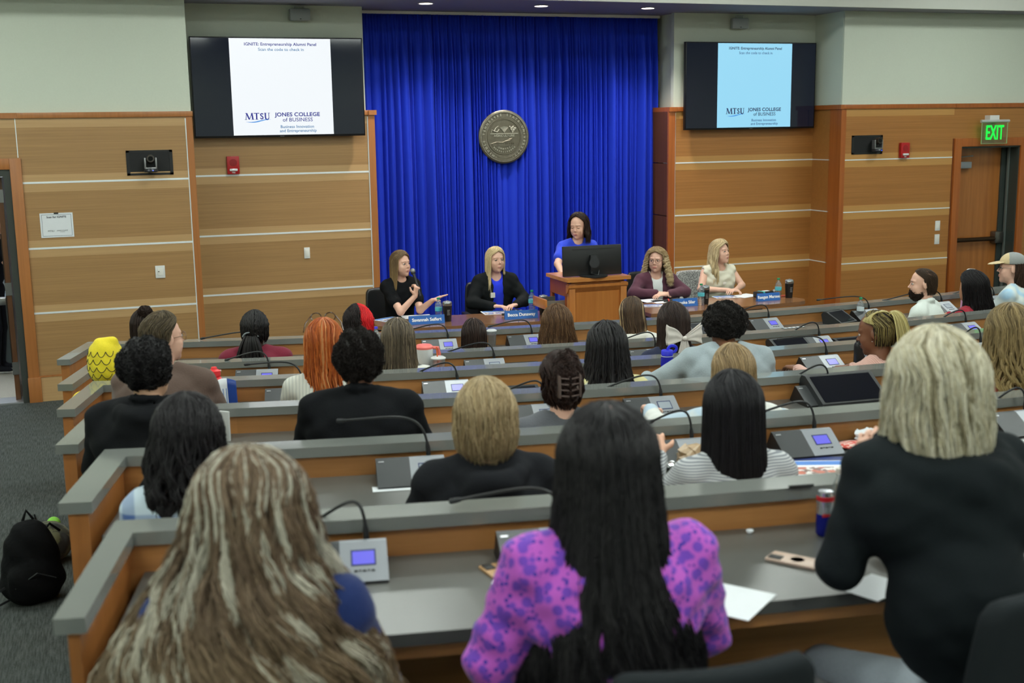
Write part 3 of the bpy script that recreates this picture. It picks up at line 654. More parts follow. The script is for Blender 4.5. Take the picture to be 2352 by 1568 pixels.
# lobby beyond the open door
lob = sroot('wall_lobby', 'pale lobby wall seen through the open doorway', 'wall')
box('wall_panel', -3.2, 16.4, 0, .4, 16.5, 3, mat('lobby_wall', (120, 126, 128), .8), lob); box('side_panel', .3, 12.9, 0, .4, 16.4, 3, mat('lobby_wall', (120, 126, 128), .8), lob)
fo = box('floor_lobby', -3.2, YL+.25, .001, .3, 16.4, .004, hallm); struct(fo, 'pale speckled lobby floor beyond the open door', 'floor')
lm = emis('troffer', (246, 255, 248), 25.0)
# TV wall left
wt = wall_panels('wall_screen_left', 'recessed wood wall under the left screen', 1.0, 2.90, YT, w_main, w_band, w_trim, (1.0, 2.885), cap=(.02, 0))
box('pilaster', 2.895, YT-.012, 0, 2.965, YT+.42, 2.655, w_trim, wt); box('metal_strip', 2.885, YT-.006, .25, 2.895, YT, 2.64, strip, wt); box('cap_rail', 2.90, YT-.03, 2.655, 2.985, YT+.42, 2.705, w_trim, wt)
box('return_panel', .99, YL+.1, 0, 1.05, YT+.1, SOF+.3, paint, wt)
# curtain recess
rc = sroot('wall_recess', 'white recess lining behind the blue curtain', 'wall')
box('recess_back', 2.8, 13.05, 0, 6.65, 13.12, SOF+.3, paint, rc); box('recess_side', 2.80, YT+.1, 0, 2.89, 13.05, SOF+.3, paint, rc); box('recess_side', 6.535, YT+.045, 2.66, 6.62, 13.05, SOF+.3, paint, rc)
box('recess_lintel', 2.89, 12.93, 3.735, 6.54, 12.98, SOF+.1, paint, rc)
# TV wall right
wr = wall_panels('wall_screen_right', 'recessed wood wall under the right screen', 6.50, 8.40, YT, w_mainR, w_bandR, w_trimR, (6.515, 8.37), striprad=.007)
box('pilaster', 6.42, YT-.012, 0, 6.505, YT+.02, 2.655, w_trimR, wr); box('metal_strip', 6.505, YT-.006, .25, 6.512, YT, 2.64, strip, wr); box('cap_rail', 6.42, YT-.03, 2.655, 6.52, 13.04, 2.705, w_trimR, wr)
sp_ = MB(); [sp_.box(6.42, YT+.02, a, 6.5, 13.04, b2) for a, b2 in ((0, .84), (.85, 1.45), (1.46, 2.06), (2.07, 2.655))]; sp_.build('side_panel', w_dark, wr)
rt = sroot('wall_return_right', 'short side return between the two right wood walls', 'wall')
box('wood_panel', 8.37, YR+.02, 0, 8.43, YT, 2.655, w_mainR, rt); box('pilaster', 8.365, YR-.008, 0, 8.43, YR+.22, 2.655, w_trimR, rt)
for z in (2.067, 1.457, .847): box('metal_strip', 8.365, YR+.2, z-.005, 8.37, YT, z+.005, strip, rt)
box('cap_rail', 8.345, YR-.02, 2.655, 8.43, YT, 2.705, w_trimR, rt); box('white_wall', 8.385, YR+.045, 2.7, 8.45, YT+.03, SOF+.3, paint, rt)
wrr = wall_panels('wall_front_right', 'far right wood panelled wall beside the exit door', 8.39, 9.97, YR, w_mainR, w_bandR, w_trimR, (8.39, 9.97), striprad=.006)
for n, a in (('wood_panel', (9.97, YR, 2.29, XB, YR+.03, 2.66)), ('wood_panel', (11.1, YR, 0, XB, YR+.03, 2.29))): box(n, *a, w_mainR, wrr)
box('cap_rail', 9.97, YR-.022, 2.655, XB, YR+.06, 2.705, w_trimR, wrr); box('white_wall', 9.97, YR+.03, 2.66, XB, YR+.1, SOF+.5, paint, wrr)
# exit door
de = sroot('door_2', 'wooden exit door with panic bar set in a dark metal frame', 'door')
casing(de, 10.085, 10.99, 2.19, .10, YR, w_trimR)
gm = mat('exit_frame_metal', (66, 74, 70), .45, .3, .05)
p = MB(); p.box(10.085, YR, 0, 10.10, YR+.25, 2.19).box(10.975, YR, 0, 10.99, YR+.30, 2.19).box(10.9, YR+.2, 0, 10.99, YR+.30, 2.19).box(10.1, YR, 2.17, 10.98, YR+.3, 2.19); p.build('frame', gm, de)
box('frame_stop', 10.955, YR+.14, 0, 10.975, YR+.165, 2.17, mat('frame_edge', (120, 128, 124), .4, .4, 0), de)
box('door_leaf', 10.10, YR+.22, .01, 10.93, YR+.265, 2.17, w_door, de)
ml = mat('bronze_bar', (70, 52, 38), .35, .7, .05)
bar = MB(); bar.tube([(10.12, YR+.15, 1.03), (10.84, YR+.15, 1.03)], .028, 12); bar.build('panic_bar', ml, de, True)
MB().box(10.80, YR+.12, .97, 10.93, YR+.22, 1.12, .02).build('panic_bar_head', mat('steel_dark', (120, 118, 115), .3, .9, 0), de, True)
MB().box(10.10, YR+.15, 1.92, 10.40, YR+.22, 2.0, .006).build('door_closer', mat('closer_grey', (150, 155, 162), .4, .5, 0), de, True)
MB().tube([(10.17, YR+.18, 2.01), (10.17, YR+.12, 2.06), (10.42, YR+.16, 2.07)], .008, 8).build('closer_arm', mat('steel', (150, 150, 150), .3, .9, 0), de, True)
# other walls, ceiling, soffit
oth = [('wall_left', (XA-.1, YB, 0, XA, 16.5, 4.8)), ('wall_right', (XB, YB, 0, XB+.1, 12.2, 4.8)), ('wall_back', (XA, YB-.1, 0, XB, YB, 4.8))]
for n, a in oth: struct(box(n, *a, paint), 'plain pale wall of the hall', 'wall')
struct(box('ceiling', XA, YB, 4.55, XB, 11.6, 4.65, ceilm), 'high white ceiling over the seats', 'ceiling')
sf = sroot('ceiling_soffit', 'lowered ceiling strip along the front wall with downlights', 'ceiling')
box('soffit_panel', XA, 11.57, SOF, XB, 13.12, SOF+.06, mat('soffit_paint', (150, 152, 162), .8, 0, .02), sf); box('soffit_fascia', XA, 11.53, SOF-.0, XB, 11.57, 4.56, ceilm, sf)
struct(box('ceiling_lobby', XA, 12.0, 2.95, .4, 16.5, 3.0, ceilm), 'lobby ceiling', 'ceiling')
# ---------------------------------------------------------------- lamps
dm = emis('downlight_lens', (255, 240, 225), 12)
for i, px in enumerate(((978, 7), (1243, 13), (1488, 18))):
    P = PZ(px[0], px[1], SOF-.002)
    lab = ['round recessed downlight above the left part of the curtain', 'round recessed downlight above the middle of the curtain', 'round recessed downlight above the right part of the curtain'][i]
    t = thing('downlight', lab, 'ceiling light', (P[0], P[1], SOF-.002), 0, 'downlights in the front soffit')
    MB().lathe([(.07, .002), (.085, 0), (.088, -.006), (.07, -.008), (.068, .002)], n=32).build('ring', mat('white_plastic', (225, 225, 222), .4, 0, 0), t, True)
    MB().lathe([(.0001, -.004), (.068, -.004)], n=32).build('lens', dm, t)
    l = bpy.data.lights.new('downlight_beam', 'SPOT'); l.energy = 130; l.spot_size = 1.9; l.spot_blend = .8; l.shadow_soft_size = .06; l.color = (1, .93, .85)
    lo_ = bpy.data.objects.new('downlight_beam', l); COL.objects.link(lo_); lo_.parent = t; lo_.location = (0, 0, -.03)
k = 0
for y in (-2.6, .6, 3.8, 7.0, 9.6):
    for x in (-1.6, 2.2, 6.0, 9.8):
        t = thing('ceiling_light', 'square recessed ceiling light panel over the seating', 'ceiling light', (x, y, 4.545), 0, 'ceiling light panels over the seating')
        box('frame', -.62, -.32, -.012, .62, .32, .0, mat('white_plastic', (225, 225, 222), .4, 0, 0), t)
        box('diffuser', -.6, -.3, -.016, .6, .3, -.012, lm, t)
t = thing('ceiling_light', 'lobby ceiling light panel beyond the open door', 'ceiling light', (-1.2, 14.2, 2.945), 0)
box('frame', -.62, -.32, -.012, .62, .32, .0, mat('white_plastic', (225, 225, 222), .4, 0, 0), t); box('diffuser', -.6, -.3, -.016, .6, .3, -.012, emis('troffer_lobby', (235, 245, 255), 34), t)
# ---------------------------------------------------------------- curtain
def curtain():
    rng = np.random.default_rng(4); W = 3.56; x0 = 2.92; nx, nz = 1100, 46
    g = []; u = 0
    while u < 1:
        w = rng.choice([.008, .011, .015, .022, .032], p=[.25, .25, .22, .18, .10]); g.append((u, w, rng.uniform(.35, 1))); u += w
    U = np.linspace(0, 1, nx); base = np.zeros(nx)
    for a, w, h in g:
        m = (U >= a) & (U < a+w); tt = (U[m]-a)/w; base[m] = h*np.sin(np.pi*tt)**.7*min(1.3, (w/.016)**.6)
    Z = np.linspace(0, 1, nz); V = []
    g2 = []; u = 0
    while u < 1: w = rng.uniform(.006, .012); g2.append((u, w)); u += w
    top = np.zeros(nx)
    for a, w in g2:
        m = (U >= a) & (U < a+w); top[m] = np.sin(np.pi*(U[m]-a)/w)
    for j, z in enumerate(Z):
        zz = .02+z*3.715; e = np.clip((z-.82)/.16, 0, 1)**1.5; dpt = (base*.115+.012*np.sin(U*60+z*2.0))*(1-e*.75)+top*.022*e
        sx = .0035*np.sin(z*7+U*30)*(1-e); side = .035*(1-z)**1.0
        # cloth pulled toward the hanging seal
        zc_, uc = (2.4-.02)/3.715, (4.53-x0)/W; d = (z-zc_); pull = np.exp(-((U-uc)/.075)**2)*np.clip(d/.3, 0, 1)*np.exp(-max(0, d-.25)*6)
        x = x0+W*U+sx+(uc-U)*W*.35*pull*0; fl_ = np.exp(-((U-uc-.02)/.045)**4)*np.clip((.62-z)/.1, 0, 1)
        dpt = dpt*(1-.55*fl_)
        V.append(np.stack([x, 12.90-dpt-.012*(1-z), np.full(nx, zz)+.006*np.sin(U*90)*(j == nz-1)], -1))
    V = np.array(V).reshape(-1, 3); a = np.arange(nz-1)[:, None]*nx+np.arange(nx-1)[None]
    F = np.stack([a, a+1, a+nx+1, a+nx], -1).reshape(-1, 4)
    m, t, b = newmat('blue_drape'); c = lin((20, 50, 186)); b.inputs['Roughness'].default_value = .75; b.inputs['Sheen Weight'].default_value = .35; b.inputs['Sheen Tint'].default_value = lin((90, 110, 255)); b.inputs['Base Color'].default_value = c; b.inputs['Specular IOR Level'].default_value = .25
    root = thing('stage_curtain', 'royal blue pleated stage curtain hanging behind the panel', 'curtain', (0, 0, 0))
    o = mobj('drape', V, F, m, root); md = o.modifiers.new('s', 'SOLIDIFY'); md.thickness = .004
    box('curtain_track', 2.92, 12.84, 3.725, 6.48, 12.90, 3.755, mat('white_plastic', (225, 225, 222), .4, 0, 0), root)
curtain()
# ---------------------------------------------------------------- screens
def slide(root, X0, X1, Y, Z0, Z1, lit, ink, tealc, s):
    """slide with heading, wordmark and department lines (no code square)"""
    w = X1-X0; h = Z1-Z0
    box('slide', X0, Y-.0015, Z0, X1, Y, Z1, emis('slide_'+s, lit, .95 if s == 'l' else .9), root)
    mi = emis('ink_'+s, ink, .7); m2 = emis('ink2_'+s, tealc, .8)
    def fit(nm, st, fx0, fx1, fz, ch, m, bold=0.0, cap='H'):
        V, F = text_geo(st, 1.0, bold=bold, extr=.0, spacing=1.02); Vc, _ = text_geo(cap, 1.0, bold=bold, extr=0); chh = Vc[:, 1].max()-Vc[:, 1].min()
        sx = w*(fx1-fx0)/(V[:, 0].max()-V[:, 0].min()); sz = h*ch/chh; P = np.zeros_like(V)
        P[:, 0] = X0+w*fx0+(V[:, 0]-V[:, 0].min())*sx; P[:, 2] = Z1-h*fz+(V[:, 1]-(Vc[:, 1].max()+Vc[:, 1].min())/2)*sz; P[:, 1] = Y-.003
        mobj(nm, P, F, m, root, False)
    fit('heading', 'IGNITE: Entrepreneurship Alumni Panel', .146, .858, .058, .031, mi, .022); fit('subheading', 'Scan the code to check in', .28, .73, .112, .030, m2, .010)
    fit('college_name', 'JONES COLLEGE', .41, .865, .787, .042, mi, .026); fit('business_line', 'of BUSINESS', .49, .79, .842, .039, mi, .008)
    fit('department_line', 'Business Innovation', .465, .80, .915, .030, m2, .014); fit('department_line', 'and Entrepreneurship', .455, .825, .958, .030, m2, .014)
    b = MB(); zt, zb_ = Z1-h*.770, Z1-h*.836; q = w
    def bar(xa, za, xb, zb2, t): b.prism([(xa-t/2, za), (xa+t/2, za), (xb+t/2, zb2), (xb-t/2, zb2)], Y-.0040, Y-.0032, 'y')
    def ser(x, z, wd): b.box(X0+q*(x-wd/2), Y-.0040, z-h*.0022, X0+q*(x+wd/2), Y-.0032, z+h*.0022)
    X = lambda f: X0+q*f
    bar(X(.134), zt, X(.126), zb_, q*.006); bar(X(.134), zt, X(.160), zb_, q*.015); bar(X(.186), zt, X(.160), zb_, q*.006); bar(X(.186), zt, X(.194), zb_, q*.015)
    ser(.126, zb_, .022); ser(.194, zb_, .030); ser(.132, zt, .020); ser(.188, zt, .020)
    bar(X(.232), zt, X(.232), zb_, q*.014); ser(.232, zb_, .030); b.box(X(.206), Y-.0040, zt-h*.005, X(.258), Y-.0032, zt+h*.0022); ser(.208, zt-h*.006, .006); ser(.256, zt-h*.006, .006)
    bar(X(.318), zt, X(.318), zt-h*.045, q*.014); bar(X(.353), zt, X(.353), zt-h*.045, q*.006); ser(.318, zt, .026); ser(.353, zt, .020)
    for k in range(8):
        a0, a1 = math.pi*k/8, math.pi*(k+1)/8; cx = X(.3355); rr = q*.0175; zz = zt-h*.045; t0 = q*(.007-.004*k/8)
        b.prism([(cx-(rr+t0)*math.cos(a0), zz-(rr+t0)*1.2*math.sin(a0)), (cx-(rr+t0)*math.cos(a1), zz-(rr+t0)*1.2*math.sin(a1)), (cx-(rr-t0)*math.cos(a1), zz-(rr-t0)*1.2*math.sin(a1)), (cx-(rr-t0)*math.cos(a0), zz-(rr-t0)*1.2*math.sin(a0))], Y-.0040, Y-.0032, 'y')
    b.build('wordmark', mi, root); fit('wordmark_letter', 'S', .266, .300, .803, .066, mi, .02, 'S')
    b = MB(); x0 = X0+w*.125; x1 = X0+w*.37; zb = Z1-h*.858
    sw = [(x0+(x1-x0)*t, zb-h*.010*math.sin(t*5.0+.2)+h*.012*t) for t in np.linspace(0, 1, 16)]
    for i in range(15):
        th = h*.011*math.sin(math.pi*(i+.5)/15)+.0006; (xa, za), (xb, zb2) = sw[i], sw[i+1]
        b.prism([(xa, za-th/2), (xb, zb2-th/2), (xb, zb2+th/2), (xa, za+th/2)], Y-.004, Y-.003, 'y')
    b.build('wordmark_wave', emis('wave_'+s, (60, 150, 235), .9), root)
def tv(name, x0, x1, z0, z1, Y, slx, lab, lit, ink, tc, s):
    root = thing('wall_television', lab, 'television', ((x0+x1)/2, Y+.06, z0)); ox, oy, oz = (x0+x1)/2, Y+.06, z0
    body = mat('tv_bezel', (14, 15, 18), .35, .2, 0)
    MB().box(x0-ox, Y-oy, 0, x1-ox, Y+.05-oy, z1-z0, .004).build('casing', body, root, True)
    glass = emis('tv_glass', (4, 14, 36), .6, True)
    box('screen', x0+.012-ox, Y-.002-oy, .02, x1-.012-ox, Y-oy, z1-z0-.012, glass, root)
    sr = bpy.data.objects.new('slide_image', None); COL.objects.link(sr); sr.parent = root
    slide(root, slx[0]-ox, slx[1]-ox, Y-.002-oy, .022, z1-z0-.014, lit, ink, tc, s); bpy.data.objects.remove(sr)
    box('wall_mount', -.3, Y+.05-oy, .3, .3, YT-oy, .7, body, root)
    box('foot_badge', -.02, Y-.004-oy, .004, .02, Y-oy, .012, mat('grey_mark', (90, 90, 95), .4, 0, 0), root)
tv('tv', 1.106, 2.836, 2.444, 3.432, YT-.12, (1.488, 2.503), 'left wall television over wood panels, slide with white background', (246, 251, 255), (38, 44, 165), (35, 125, 185), 'l')
tv('tv', 6.572, 8.302, 2.441, 3.431, YT-.12, (6.985, 7.968), 'right wall television, pale blue slide between black side bars', (158, 226, 255), (22, 28, 92), (45, 90, 150), 'r')
# ---------------------------------------------------------------- bronze seal
def seal():
    c = np.array([4.525, 12.80, 2.40]); R = .298; root = thing('bronze_seal', 'round bronze university seal hanging in front of the blue curtain', 'seal', tuple(c))
    bz = mat('bronze', (112, 108, 94), .38, .75, .25, 14, .25); hi = mat('bronze_worn', (190, 188, 172), .35, .6, .1); dk = mat('bronze_dark_patina', (62, 55, 40), .5, .6, .3, 20)
    Mx = Matrix.Rotation(math.pi/2, 4, 'X')
    MB().lathe([(.0001, .0), (.19, .0), (.192, .006), (.20, .006), (.203, .0), (.262, .0), (.265, .008), (.285, .008), (.297, 0), (.298, -.02), (.28, -.04), (.0001, -.04)], n=96, M=Mx).build('disc', bz, root, True)
    for rad, n, r, y in ((.274, 104, .0048, -.010), (.214, 88, .0034, -.003)):
        b = MB()
        for i in range(n): a = 2*math.pi*i/n; b.ico((rad*math.sin(a), y, rad*math.cos(a)), r, 1)
        b.build('bead_ring', hi, root, True)
    MB().lathe([(.226, -.001), (.2275, .004), (.229, -.001)], n=96, M=Mx).lathe([(.258, -.001), (.2595, .004), (.261, -.001)], n=96, M=Mx).build('rim_line', hi, root, True)
    def arc(s, rad, size, a0, a1, flip=False):
        V, F, n0 = [], [], 0; L = len(s)
        for i, ch in enumerate(s):
            if ch == ' ': continue
            a = math.radians(a0+(a1-a0)*i/(L-1)); v, f = text_geo(ch, size, bold=size*.02, extr=.004)
            if not len(v): continue
            v = v[:, [0, 2, 1]]*np.array([1, -1, 1]); ang = a if not flip else a+math.pi; Rm = roty(ang); v = v@Rm.T+np.array([rad*math.sin(a), -.003, rad*math.cos(a)])
            V.append(v); F += [[int(q)+n0 for q in g] for g in f]; n0 += len(v)
        return np.concatenate(V), F
    V, F = arc('MIDDLE TENNESSEE STATE UNIVERSITY', .243, .036, -147, 147); mobj('ring_lettering', V, F, hi, root, False)
    V, F = arc('COMMERCE', .135, .026, 220, 140, True); mobj('lower_lettering', V, F, hi, root, False)
    V, F = arc('MURFREESBORO', .168, .024, 226, 134, True); mobj('town_lettering', V, F, hi, root, False)
    text('agriculture_lettering', 'AGRICULTURE', .034, T4((0, -.004, .012)), hi, root, bold=.0006, spacing=1.12, extr=.003)
    MB().box(-.165, -.008, .032, .165, 0, .040).build('divider', hi, root)
    b = MB(); rng = random.Random(3)   # plough, sheaf and cotton plant
    b.tube([(-.15, -.006, .05), (-.148, -.008, .08), (-.12, -.008, .065), (-.08, -.008, .055)], .005, 6).tube([(-.12, -.008, .065), (-.10, -.008, .10), (-.07, -.008, .12)], .004, 6).tube([(-.09, -.006, .05), (-.06, -.008, .085)], .004, 6)
    for i in range(9): b.tube([(.0, -.006, .045), (.0+.004*(i-4), -.008, .075), (.012*(i-4), -.008, .105+.012*math.cos((i-4)*.4))], .0035, 5)
    b.box(-.02, -.01, .068, .02, 0, .078)
    for i in range(10):
        a = rng.uniform(-1, 1); x, z = .10+.035*a, .07+rng.random()*.05; b.tube([(.10, -.006, .045), (x, -.008, z)], .003, 5); b.ico((x, -.008, z), (.009, .006, .009), 1)
    b.build('farm_relief', hi, root, True)
    b = MB(); b.prism([(-.15, -.085), (.15, -.085), (.12, -.105), (-.12, -.105)], -.007, 0, 'y')   # river boat and hills
    b.tube([(-.17, -.004, -.08), (-.09, -.006, -.055), (-.02, -.006, -.062), (.05, -.006, -.03), (.09, -.006, -.018)], .003, 6); b.tube([(.0, -.006, -.05), (.07, -.006, -.04), (.1, -.006, -.01)], .004, 6)
    for i in range(5): b.box(.02+.022*i, -.009, -.083, .028+.022*i, 0, -.068)
    b.build('boat_relief', bz, root, True)
    for x in (-.10, .10): MB().ico((x, -.004, -.224), (.005, .003, .005), 1).build('star', hi, root, True)
    b = MB()
    for x in (-.1, .1): b.box(x-.004, .035, .05, x+.004, .05, .28)
    b.build('hanger', dk, root)
seal()
# ---------------------------------------------------------------- wall fittings
blk = mat('black_plastic', (22, 24, 26), .45, 0, .05); wht = mat('white_plastic', (225, 225, 222), .4, 0, 0)
silv = mat('camera_silver', (150, 150, 152), .3, .7, 0)
def niche(x0, x1, z0, z1, Y, cx, lab):
    t = thing('wall_camera', lab, 'camera', ((x0+x1)/2, Y, z0)); ox = (x0+x1)/2; w = (x1-x0)/2; h = z1-z0; cx -= ox
    p = MB(); p.box(-w, -.006, 0, w, 0, .02).box(-w, -.006, h-.02, w, 0, h).box(-w, -.006, 0, -w+.03, 0, h).box(w-.03, -.006, 0, w, 0, h); p.build('niche_frame', blk, t)
    box('niche_back', -w+.02, -.001, .01, w-.02, .0, h-.01, mat('niche_black', (12, 13, 15), .6, 0, 0), t)
    MB().lathe([(.0001, 0), (.062, 0), (.066, .012), (.058, .03), (.03, .036), (.0001, .036)], c=(cx, -.07, .03), n=28).build('base', mat('cam_body', (60, 62, 66), .35, .5, 0), t, True)
    a = MB()
    for s in (-1, 1): a.box(cx+s*.05-.008, -.10, .06, cx+s*.05+.008, -.04, .165, .005)
    a.box(cx-.05, -.10, .055, cx+.05, -.04, .075, .005); a.build('yoke', silv, t, True)
    M = T4((cx, -.07, .15), rx=-.15); Mr = M@Matrix.Rotation(math.pi/2, 4, 'X')
    MB().lathe([(.0001, -.05), (.036, -.05), (.04, -.03), (.04, .03), (.034, .05), (.0001, .05)], n=24, M=Mr).build('head', mat('cam_head', (52, 46, 40), .35, .3, 0), t, True)
    MB().lathe([(.0001, .052), (.022, .052), (.024, .046)], n=24, M=Mr).build('lens', mat('lens_glass', (5, 6, 10), .05, 0, 0, spec=.8), t, True)
    MB().box(cx+.01, -.138, .043, cx+.02, -.134, .047).build('status_light', emis('blue_led', (60, 90, 255), 4), t)
niche(.425, .85, 2.11, 2.345, YL, .64, 'black pan camera in a wall niche on the left wood wall')
niche(8.52, 8.95, 2.13, 2.35, YR, 8.83, 'black pan camera in a wall niche on the right wood wall')
redp = mat('alarm_red', (178, 28, 32), .35, 0, .03)
def alarm(x, z, Y, lab):
    t = thing('fire_alarm', lab, 'fire alarm', (x, Y, z))
    MB().box(-.062, -.045, 0, .062, 0, .18, .008).build('casing', redp, t, True); MB().lathe([(.0001, .002), (.036, .002), (.038, 0)], n=24, M=T4((0, -.045, .115))@Matrix.Rotation(math.pi/2, 4, 'X')).build('speaker_disc', mat('alarm_red_dark', (150, 20, 25), .5, 0, 0), t, True)
    MB().box(-.04, -.062, .03, .04, -.043, .055, .008).build('strobe', mat('strobe_lens', (235, 238, 240), .15, .2, 0), t, True)
    text('fire_lettering', 'FIRE', .018, T4((0, -.047, .016)), wht, t, bold=.0006)
alarm(1.475, 2.08, YT, 'red fire alarm strobe under the left television'); alarm(9.25, 2.075, YR, 'red fire alarm strobe between the right camera and exit door')
def spk(x, z, Y, w, lab, turn):
    t = thing('emergency_light', lab, 'emergency light', (x, Y+.03, z), turn)
    MB().box(-w, -.11, 0, w, -.03, .12, .015).build('clear_housing', mat('frosted_case', (150, 156, 156), .25, 0, .2, 200, .1), t, True); box('back_plate', -w*.8, -.03, .01, w*.8, 0, .12, mat('grey_plate', (120, 124, 124), .5, .2, 0), t)
    b = MB(); b.tube([(-w*.5, -.07, .12), (-w*.45, -.07, .145), (w*.45, -.07, .145), (w*.5, -.07, .12)], .006, 6); b.build('guard_wire', mat('wire_grey', (190, 192, 190), .4, .3, 0), t, True)
    box('test_button', -.008, -.113, .012, .008, -.109, .02, blk, t)
spk(2.215, 3.60, YT, .105, 'clear plastic emergency light box above the left television', .05); spk(7.32, 3.585, YT, .10, 'clear plastic emergency light box above the right television', -.15)
def sign():
    t = thing('paper_sign', 'white paper sign taped to the wood wall by the open doorway', 'sign', (-.235, YL-.002, 1.555), 0)
    box('sheet', -.145, -.003, 0, .145, -.001, .228, mat('paper', (228, 232, 236), .6, 0, .02), t)
    k = mat('print_grey', (90, 105, 120), .6, 0, 0); b = MB()
    for a in ((-.13, .013, .13, .016), (-.13, .211, .13, .214), (-.13, .013, -.127, .214), (.127, .013, .13, .214)): b.box(a[0], -.0036, a[1], a[2], -.003, a[3])
    b.build('border', k, t)
    ki = mat('print_dark', (50, 58, 70), .6, 0, 0)
    text('sign_text', 'Scan for IGNITE', .026, T4((0, -.0036, .19)), ki, t, bold=.0005); text('sign_text', 'MTSU', .022, T4((-.055, -.0036, .06)), ki, t); text('sign_text', 'JONES COLLEGE', .013, T4((.045, -.0036, .063)), ki, t); text('sign_text', 'of BUSINESS', .008, T4((.045, -.0036, .05)), ki, t)
    box('tape', -.02, -.005, .218, .02, -.001, .232, blk, t)
sign()
def plate(x, z, w, h, Y, lab, rocker=True):
    t = thing('wall_switch', lab, 'wall switch', (x, Y-.001, z)); MB().box(-w/2, -.008, 0, w/2, 0, h, .002).build('plate', wht, t, True)
    MB().box(-w*.28, -.013, h*.22, w*.28, -.007, h*.8, .002).build('rocker', mat('switch_cream', (232, 230, 222), .4, 0, 0), t, True)
    if w > .08: box('indicator', -.02, -.015, h*.5, -.008, -.012, h*.56, blk, t)
plate(.665, 1.12, .09, .12, YL, 'white thermostat plate on the left wood wall'); plate(2.19, 1.18, .06, .115, YT, 'small white switch plate under the left television')
plate(9.80, 1.185, .07, .12, YR, 'upper white switch plate beside the exit door'); plate(9.80, 1.02, .07, .12, YR, 'lower white switch plate beside the exit door')
def exitsign():
    t = thing('exit_sign', 'green lit exit sign over the wooden exit door', 'exit sign', (10.50, YR, 2.23))
    box('wall_box', -.07, -.09, .26, .07, 0, .33, wht, t); MB().tube([(-.21, -.10, .26), (.21, -.10, .26)], .018, 12).build('rail', mat('clear_rail', (205, 210, 208), .3, .3, 0), t, True)
    pane = MB(); pane.box(-.195, -.102, -.01, .195, -.096, .25, .003); g = mat('sign_glass', (190, 225, 190), .1, 0, 0, trans=.9, alpha=.35); pane.build('glass_pane', g, t, True)
    b = MB()
    for a in ((-.195, -.01, .195, -.006), (-.195, -.01, -.191, .25), (.191, -.01, .195, .25)): b.box(a[0], -.103, a[1], a[2], -.095, a[3])
    b.build('pane_edge', emis('edge_green', (150, 200, 130), .5), t)
    V, F = text_geo('EXIT', .24, bold=.002, extr=.002); V = V[:, [0, 2, 1]]*np.array([.55, -1, 1.02])+np.array([.0, -.104, .115]); mobj('exit_lettering', V, F, emis('exit_green', (0, 255, 70), 1.3), t, False)
exitsign()
# ---------------------------------------------------------------- curved desks
w_desk = wood('desk_wood', (160, 106, 58), (190, 134, 78), 'uv', .35, 26, blocks=1.6)
w_deskz = wood('desk_end_wood', (154, 96, 48), (184, 120, 64), 'z', .3, 26)
lam = mat('cap_laminate', (122, 125, 121), .16, 0, .10, 420, .02, spec=.8, coat=.35)
lamd = mat('desk_laminate', (90, 90, 87), .28, 0, .12, 420, .02, spec=.5)
lame = mat('laminate_edge', (72, 78, 84), .4, 0, .08, 300)
def pol(R, t): return np.array([CC[0]+R*math.sin(t), CC[1]-R*math.cos(t)])
def arcbox(name, m, parent, R0, R1, z0, z1, t0, t1, n=60):
    """box bent round the seating centre; z0 None stands on the sloping floor"""
    V = []; UV = []
    for i in range(n+1):
        t = t0+(t1-t0)*i/n
        for R, top in ((R0, 0), (R1, 0), (R1, 1), (R0, 1)):
            p = pol(R, t); z = z1 if top else (floor_z(p[1])+.001 if z0 is None else z0); V.append((p[0], p[1], z)); UV.append(((t-t0)*R0, z+R))
    F = [(i*4+j, (i+1)*4+j, (i+1)*4+(j+1) % 4, i*4+(j+1) % 4) for i in range(n) for j in range(4)]+[(3, 2, 1, 0), (n*4, n*4+1, n*4+2, n*4+3)]
    o = mobj(name, V, F, m, parent, False, uv=UV)
    bm = bmesh.new(); bm.from_mesh(o.data); bmesh.ops.recalc_face_normals(bm, faces=bm.faces); bm.to_mesh(o.data); bm.free(); return o
ENDP = [(159.3, 826), (166, 882.4), (170.8, 939.8), (178.4, 1021), (209, 1154), (194, 1420)]
ENDO = [(131.6, 825), (132.5, 882.4), (130.6, 939.8), (127.7, 1021), (135, 1154), (122, 1420)]
ROWN = ['front row, nearest the stage', 'second row from the stage', 'third row from the stage', 'fourth row from the stage', 'fifth row from the stage', 'last row, nearest the viewer']
TL = []
for i in range(6):
    a = PZ(*ENDP[i], ZC[i])[:2]-CC; b = PZ(*ENDO[i], ZC[i])[:2]-CC
    ti, to = math.atan2(a[0], -a[1]), math.atan2(b[0], -b[1]); Re = (np.linalg.norm(a)+np.linalg.norm(b))/2
    TL.append((ti, to, Re)); R = RR[i]; tr = math.asin((8.9-CC[0])/R); z = ZC[i]; zd = z-DESK
    t = thing('curved_desk', 'long curved grey topped wooden desk of the '+ROWN[i], 'desk', (0, 0, 0), 0, 'curved desk rows')
    arcbox('ledge_cap', [lam], t, R-.12, R, z-.04, z, to, tr)
    arcbox('upstand_panel', w_desk, t, R-.105, R-.016, None, z-.04, to+.002, tr)
    arcbox('desk_top', lamd, t, R-.016, R+.54, zd-.035, zd, ti+.001, tr); arcbox('edge_band', w_desk, t, R+.44, R+.525, zd-.075, zd-.035, ti+.001, tr)
    arcbox('end_cap', lam, t, R, Re, z-.04, z, to, ti, 2); e = arcbox('end_panel', w_deskz, t, R-.016, Re-.015, None, z-.04, to+.0012, ti-.0008, 2)
    n = 5
    for k in range(n):
        tk = ti+.06+(tr-ti-.1)*k/(n-1)
        arcbox('support_panel', w_deskz, t, R-.016, R+.42, None, zd-.035, tk, tk+.0035, 2)
